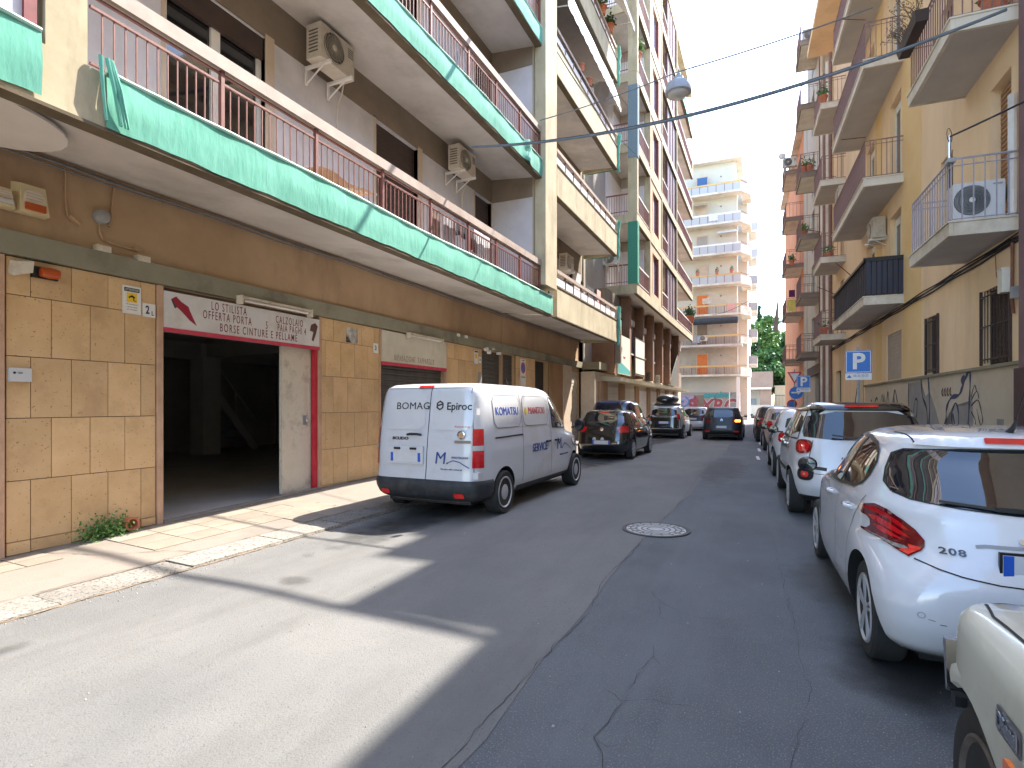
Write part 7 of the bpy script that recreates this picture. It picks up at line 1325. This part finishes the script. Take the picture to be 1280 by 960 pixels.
# ---- white car with black roof and round lamps
lamp_red2 = mat('lamp_pale_red', (.75, .25, .2), rough=.2)
STYLE[:] = ['alloy', 5]
F5 = right_car('parked_car', 'white rounded car with black roof and round red lamps, second in the right row', .655, 8.72, 1.78,
    [(.24, .20, 3.98, .78), (.32, .08, 4.08, .86), (.50, .0, 4.14, .885), (.72, .02, 4.12, .89), (.92, .06, 3.95, .88), (1.02, .09, 3.75, .87), (1.10, .13, 3.20, .855), (1.25, .20, 2.98, .81), (1.42, .28, 2.72, .745), (1.54, .33, 2.5, .69), (1.60, .36, 2.35, .62), (1.645, .50, 2.1, .50), (1.66, .85, 1.8, .32)], [(.76, .325, .775, .21), (3.37, .325, .775, .21)], p_white, 4.14, nr=4.4, nf=3.2, nz=44, na=112)
for sx in (-1, 1):
    gp = [(.42, 1.13), (2.98, 1.12), (2.55, 1.48), (2.30, 1.535), (.52, 1.535)]
    F5.drape('side_window', gp, glass_car, 'side', sx, off=.004, rnd=1); F5.line('window_trim', gp, black_m, 'side', sx, w=.02, off=.006, closed=True); F5.line('pillar_trim', [(1.12, 1.13), (1.12, 1.53)], black_m, 'side', sx, w=.05, off=.007); F5.line('pillar_trim', [(1.98, 1.13), (1.93, 1.53)], black_m, 'side', sx, w=.05, off=.007)
    b5 = ((sx * .70, .35, 0), (sx * .7071, .7071, 0), (0, 0, 1), (-sx * .7071, .7071, 0))
    EL = lambda a, z, ra, rz: [(a + ra * abs(math.cos(t)) ** .75 * math.copysign(1, math.cos(t)), z + rz * abs(math.sin(t)) ** .75 * math.copysign(1, math.sin(t))) for t in [i * math.pi / 9 for i in range(18)]]
    F5.drape('tail_lamp', EL(-.035, 1.025, .155, .10), mat('lamp_housing_red', (.22, .005, .01), rough=.1, coat=1), 'diag', basis=b5, off=.012, res=.025); F5.drape('lamp_ring', EL(-.035, 1.025, .115, .070), red_glass, 'diag', basis=b5, off=.017, res=.025); F5.drape('lamp_centre', EL(-.035, 1.025, .06, .035), red_bright, 'diag', basis=b5, off=.021, res=.025)
    F5.drape('fog_lamp_pod', EL(-.11, .64, .145, .085), black_m, 'diag', basis=b5, off=.010, res=.03); F5.drape('fog_lamp', EL(-.12, .645, .065, .042), red_bright, 'diag', basis=b5, off=.016, res=.02); F5.drape('fog_centre', EL(-.12, .645, .025, .015), lamp_red2, 'diag', basis=b5, off=.019, res=.02)
    F5.mirror(sx, 2.92, 1.16, .87, black_m, .11, .15); F5.line('door_gap', [(1.20, .42), (1.14, 1.12)], seam_m, 'side', sx, w=.008); F5.line('door_gap', [(2.02, .36), (2.0, 1.12)], seam_m, 'side', sx, w=.008)
    F5.line('side_strip', [(1.1, .62), (2.95, .60)], black_m, 'side', sx, w=.05, off=.008)
    for y_ in (1.30, 2.2): p = F5.pt('side', y_, 1.02, .02, sx); F5.add('door_handle', MB().bar((p.x, y_ - .08, 1.02), (p.x, y_ + .08, 1.02), .028), chrome)
F5.drape('rear_window', [(-.70, 1.13), (.70, 1.13), (.72, 1.26), (.62, 1.52), (-.62, 1.52), (-.72, 1.26)], glass_car, 'rear', off=.006, rnd=1)
F5.drape('roof_panel', [(-.60, .36), (.60, .36), (.62, 1.0), (.60, 2.2), (.3, 2.42), (-.3, 2.42), (-.60, 2.2), (-.62, 1.0)], p_black, 'top', off=.006, res=.10, label='glossy black roof'); F5.shell('roof_edge', 1.535, 1.61, -1, 5, p_black, off=.006)
F5.drape('spoiler', [(-.62, 1.54), (.62, 1.54), (.55, 1.62), (-.55, 1.62)], p_black, 'rear', off=.03, res=.08, thick=.02); F5.drape('brake_lamp', rr(-.20, .20, 1.565, 1.590, .005), red_glass, 'rear', off=.056, res=.04)
F5.add('rear_wiper', MB().bar((-.05, .07, 1.16), (-.38, .10, 1.20), .03, .02).bar((-.05, .06, 1.15), (.02, .06, 1.13), .05), black_m); F5.line('boot_gap', [(-.60, 1.12), (-.66, .85), (-.60, .66), (.60, .66), (.66, .85), (.60, 1.12)], seam_m, 'rear', w=.008); F5.add('aerial', MB().tube([(0, .75, 1.64), (0, .60, 1.86)], .006, 5, r2=.003), black_m); F5.plate(-.26, .26, .78, .89); F5.shell('lower_trim', .24, .34, -1, .35, black_m, off=.008)

# ---- nearest white hatchback
STYLE[:] = ['alloy', 5]
H2 = right_car('parked_car', 'glossy white hatchback with boomerang red lamps, nearest complete car on the right', .70, 3.62, 1.74,
    [(.20, .20, 3.82, .80), (.27, .10, 3.92, .845), (.44, .02, 3.96, .870), (.60, .0, 3.96, .872), (.74, .03, 3.92, .872), (.86, .09, 3.80, .862), (.94, .12, 3.52, .848), (1.00, .14, 3.0, .825), (1.10, .22, 2.86, .78), (1.22, .33, 2.66, .73), (1.33, .43, 2.46, .675), (1.39, .45, 2.32, .63), (1.43, .50, 2.16, .56), (1.455, .72, 1.95, .45), (1.468, 1.0, 1.75, .28)], [(.62, .305, .735, .185), (3.16, .305, .735, .185)], p_white, 3.96, nr=(7.5, 3.7), nf=3.0, nz=56, na=144)
for sx in (-1, 1):
    gp = [(1.05, 1.045), (.90, 1.085), (.84, 1.15), (.84, 1.23), (.92, 1.30), (1.06, 1.345), (1.41, 1.38), (1.9, 1.38), (2.38, 1.27), (2.86, 1.03), (2.78, .975), (1.6, 1.005)]
    H2.drape('side_window', gp, glass_car, 'side', sx, off=.004); H2.line('window_trim', gp, black_m, 'side', sx, w=.022, off=.006, closed=True); H2.line('window_chrome', [(1.02, 1.030), (1.6, .990), (2.76, .960)], chrome, 'side', sx, w=.008, off=.007); H2.line('pillar_trim', [(1.56, 1.01), (1.46, 1.38)], black_m, 'side', sx, w=.045, off=.007)
    H2.line('door_gap', [(1.50, .30), (1.50, .70), (1.44, 1.01)], seam_m, 'side', sx, w=.006); H2.line('door_gap', [(.72, 1.02), (.86, .86), (.98, .62), (1.02, .34)], seam_m, 'side', sx, w=.006); H2.line('door_gap', [(2.62, .99), (2.70, .70), (2.62, .34)], seam_m, 'side', sx, w=.006)
    H2.mirror(sx, 2.66, 1.03, .845, black_m, .105, .145)
    for y_ in (1.02, 1.78):
        p = H2.pt('side', y_, .90, .02, sx); H2.add('door_handle', MB().tube([(p.x - sx * .02, y_ - .09, .90), (p.x + sx * .012, y_ - .05, .905), (p.x + sx * .012, y_ + .05, .905), (p.x - sx * .02, y_ + .09, .90)], .014, 8), p_white, smooth=60)
D45 = lambda sx: ((sx * .70, .35, 0), (sx * .7071, .7071, 0), (0, 0, 1), (-sx * .7071, .7071, 0))
rw = [(-.70, 1.085), (-.64, 1.062), (-.442, 1.042), (-.212, 1.027), (0, 1.022), (.212, 1.027), (.442, 1.042), (.64, 1.062), (.70, 1.085), (.715, 1.13), (.69, 1.21), (.648, 1.302), (.60, 1.335), (.365, 1.352), (0, 1.356), (-.365, 1.352), (-.60, 1.335), (-.648, 1.302), (-.69, 1.21), (-.715, 1.13)]
H2.drape('rear_window', rw, glass_car, 'rear', off=.005, res=.04); H2.line('glass_seal', rw, black_m, 'rear', w=.012, off=.005, closed=True)
LP = [(.389, .938), (.335, .966), (.194, .994), (.081, .982), (-.036, .939), (-.112, .899), (-.170, .850), (-.178, .815), (-.165, .79), (-.119, .749), (-.013, .771), (.122, .798), (.322, .806), (.336, .818), (.262, .826), (.225, .85), (.235, .885), (.28, .903), (.344, .903)]
lamp_dark = mat('lamp_housing', (.10, .004, .008), (.20, .006, .012), 14, .08, coat=1.0)
for sx in (-1, 1):
    b_ = D45(sx); H2.drape('tail_lamp', LP, lamp_dark, 'diag', basis=b_, off=.008, res=.022)
    for q in ([(.33, .948), (.20, .975), (.09, .963), (-.02, .923), (-.09, .885), (-.04, .89), (.06, .925), (.18, .944)], [(.25, .915), (.15, .925), (.05, .905), (-.06, .865), (-.10, .845), (-.02, .853), (.08, .875), (.2, .895)], [(.19, .868), (.10, .872), (.0, .845), (-.08, .825), (.0, .828), (.12, .842)]): H2.drape('lamp_claw', q, red_glass, 'diag', basis=b_, off=.013, res=.025)
    H2.drape('reversing_lamp', [(.28, .816), (.12, .812), (0, .80), (-.07, .80), (-.10, .785), (-.06, .775), (.0, .778), (.12, .803)], mat('lamp_smoke', (.16, .14, .13), (.4, .38, .36), 25, .08, coat=1), 'diag', basis=b_, off=.013, res=.025)
    H2.drape('fog_lamp', [(-.09, .812), (-.168, .808), (-.160, .795), (-.119, .756), (-.05, .766), (-.06, .775), (-.105, .785)], red_bright, 'diag', basis=b_, off=.013, res=.022)
    H2.line('bumper_gap', [(sx * x_, z_) for x_, z_ in ((.66, .748), (.57, .722), (.48, .702), (.326, .682), (.2, .677), (0, .676))], seam_m, 'rear', w=.007, off=.006)
    H2.line('roof_gap', [(sx * .56, 1.1), (sx * .555, .62)], seam_m, 'top', w=.008)
    p_ = H2.pt('rear', sx * .66, .47); H2.line('parking_sensor', [(sx * .66 + .016 * math.cos(t), .477 + .016 * math.sin(t)) for t in [i * math.pi / 6 for i in range(13)]], mat('sensor_ring', (.3, .3, .32), rough=.4), 'rear', w=.004)
H2.text('208', .045, 'rear', -.50, .815, mat('badge_dark_chrome', (.10, .10, .11), rough=.25, metal=.7), 1.5, bold=.001, off=.006, space=1.15)
H2.plate(-.31, .21, .728, .838, off=.012); H2.line('plate_niche', [(-.40, .855), (-.36, .862), (0, .868), (.36, .862), (.40, .855)], mat('niche_shade', (.30, .30, .32), rough=.4), 'rear', w=.018, off=.004)
H2.drape('niche_trim', rr(-.22, .22, .885, .91, .005), chrome, 'rear', off=.014, res=.04, thick=.01)
H2.add('rear_wiper', MB().bar((.02, .13, 1.045), (-.30, .17, 1.055), .035, .022).bar((-.30, .165, 1.055), (-.53, .235, 1.075), .018, .014).lathe([(.03, .10), (.03, .15), (.001, .15)], (.02, 0, 1.04), 'y', 12), black_m)
H2.drape('spoiler', [(-.56, 1.365), (.56, 1.365), (.50, 1.415), (-.50, 1.415)], p_white, 'rear', off=.018, res=.06, thick=.022); H2.drape('brake_lamp', rr(-.26, .26, 1.378, 1.398, .006), red_glass, 'rear', off=.046, res=.03)
H2.add('aerial', MB().tube([(-.05, .66, 1.455), (-.05, .50, 1.70)], .005, 6, r2=.0025), black_m); H2.add('aerial_base', MB().tube([(-.05, .70, 1.450), (-.05, .655, 1.478), (-.05, .60, 1.53)], .022, 8, r2=.006), black_m, smooth=50)
H2.line('scratch', [(-.58, .44), (-.55, .438)], seam_m, 'rear', w=.004); H2.line('scratch', [(-.63, .46), (-.60, .455)], seam_m, 'rear', w=.003)
# ---- cream off-roader, only its near front corner in view
STYLE[:] = ['steel', 5]
J = Car('parked_car', 'old cream off road car with wide wheel arch in the lower right corner', 1.385, -1.14, PHI * .0,
    [(.44, .06, 3.56, .70), (.50, .02, 3.60, .78), (.70, .0, 3.64, .815), (.84, .01, 3.63, .815), (.905, .03, 3.61, .81), (.94, .04, 3.575, .79), (.962, .06, 3.42, .75), (.985, .08, 2.60, .72), (1.0, .1, 2.45, .71), (1.5, .25, 2.0, .62), (1.62, .5, 1.7, .4)], [(3.34, .33, .67, .20), (1.0, .33, .67, .20)], p_cream, 3.64, nr=10, nf=17, nz=44, na=200, arch_gap=.045, cat='car')
for sx in (-1, 1):
    fl = MB()
    def ff(u, v, sx=sx):
        t = R_(62 + 140 * u); w_ = [(.372, .74), (.362, .79), (.378, .808), (.405, .808), (.435, .80), (.45, .77)]
        i = min(int(v * 5), 4); q = v * 5 - i; rr_ = w_[i][0] + (w_[i + 1][0] - w_[i][0]) * q; xx_ = w_[i][1] + (w_[i + 1][1] - w_[i][1]) * q
        return (sx * xx_, 3.34 + rr_ * math.cos(t), .335 + rr_ * math.sin(t) * 1.0)
    fl.grid(ff, 40, 15); J.add('wheel_arch_flare', fl, p_cream, smooth=40)
J.line('bonnet_gap', [(-.735, 2.5), (-.74, 3.35), (-.70, 3.57)], seam_m, 'top', w=.008, off=.004); J.line('bonnet_gap', [(-.70, 3.57), (.70, 3.57)], seam_m, 'top', w=.008, off=.004)
J.add('bumper', MB().hexa([(-.785, 3.655, .58), (.785, 3.655, .58), (.785, 3.675, .58), (-.785, 3.675, .58)], [(-.79, 3.655, .765), (.79, 3.655, .765), (.79, 3.69, .765), (-.79, 3.69, .765)]), chrome, smooth=50); [J.add('bumper_end', MB().box(sx * .74, sx * .775, 3.60, 3.65, .55, .585), black_m) for sx in (-1, 1)]
J.text('Diesel', .06, 'side', 2.98, .78, chrome, .9, -1, bold=.003, off=.008); J.drape('badge_plate', rr(2.90, 3.06, .745, .815, .005), mat('badge_grey', (.10, .10, .11), rough=.4), 'side', -1, off=.004, res=.05)
J.drape('marker_lamp', rr(2.86, 2.925, .70, .74, .008), mat('marker_orange', (.80, .16, .01), rough=.25, coat=1), 'side', -1, off=.02, res=.03, thick=.012)
J.add('grille', MB().box(-.6, .6, 3.63, 3.66, .62, .86), black_m); 
for sx in (-1, 1): J.add('head_lamp', MB().lathe([(.09, 3.62), (.09, 3.67), (.08, 3.68), (.001, 3.70)], (sx * .56, 0, .76), 'y', 20), clear_lamp)
J.add('under_body', MB().box(-.68, .68, .2, 3.4, .30, .46), black_m); J.drape('side_window', [(.5, 1.05), (2.3, 1.05), (1.9, 1.45), (.6, 1.45)], glass_car, 'side', -1, off=.005)
dr_ = mat('rim_dusty', (.07, .055, .045), (.12, .10, .085), 14, .7)
for w_ in [c for c in J.root.children if c.name.startswith('wheel')]:
    for r_ in w_.children:
        if r_.name.startswith('rim') and not r_.name.startswith('rim_hole'): r_.data.materials[0] = dr_
for c in (P1, P2, P3, P4, P5, R3c, R4, R5, R6, F5, H2): c.add('under_body', MB().box(-.62, .62, .25, c.L - .25, .16, .30), black_m)
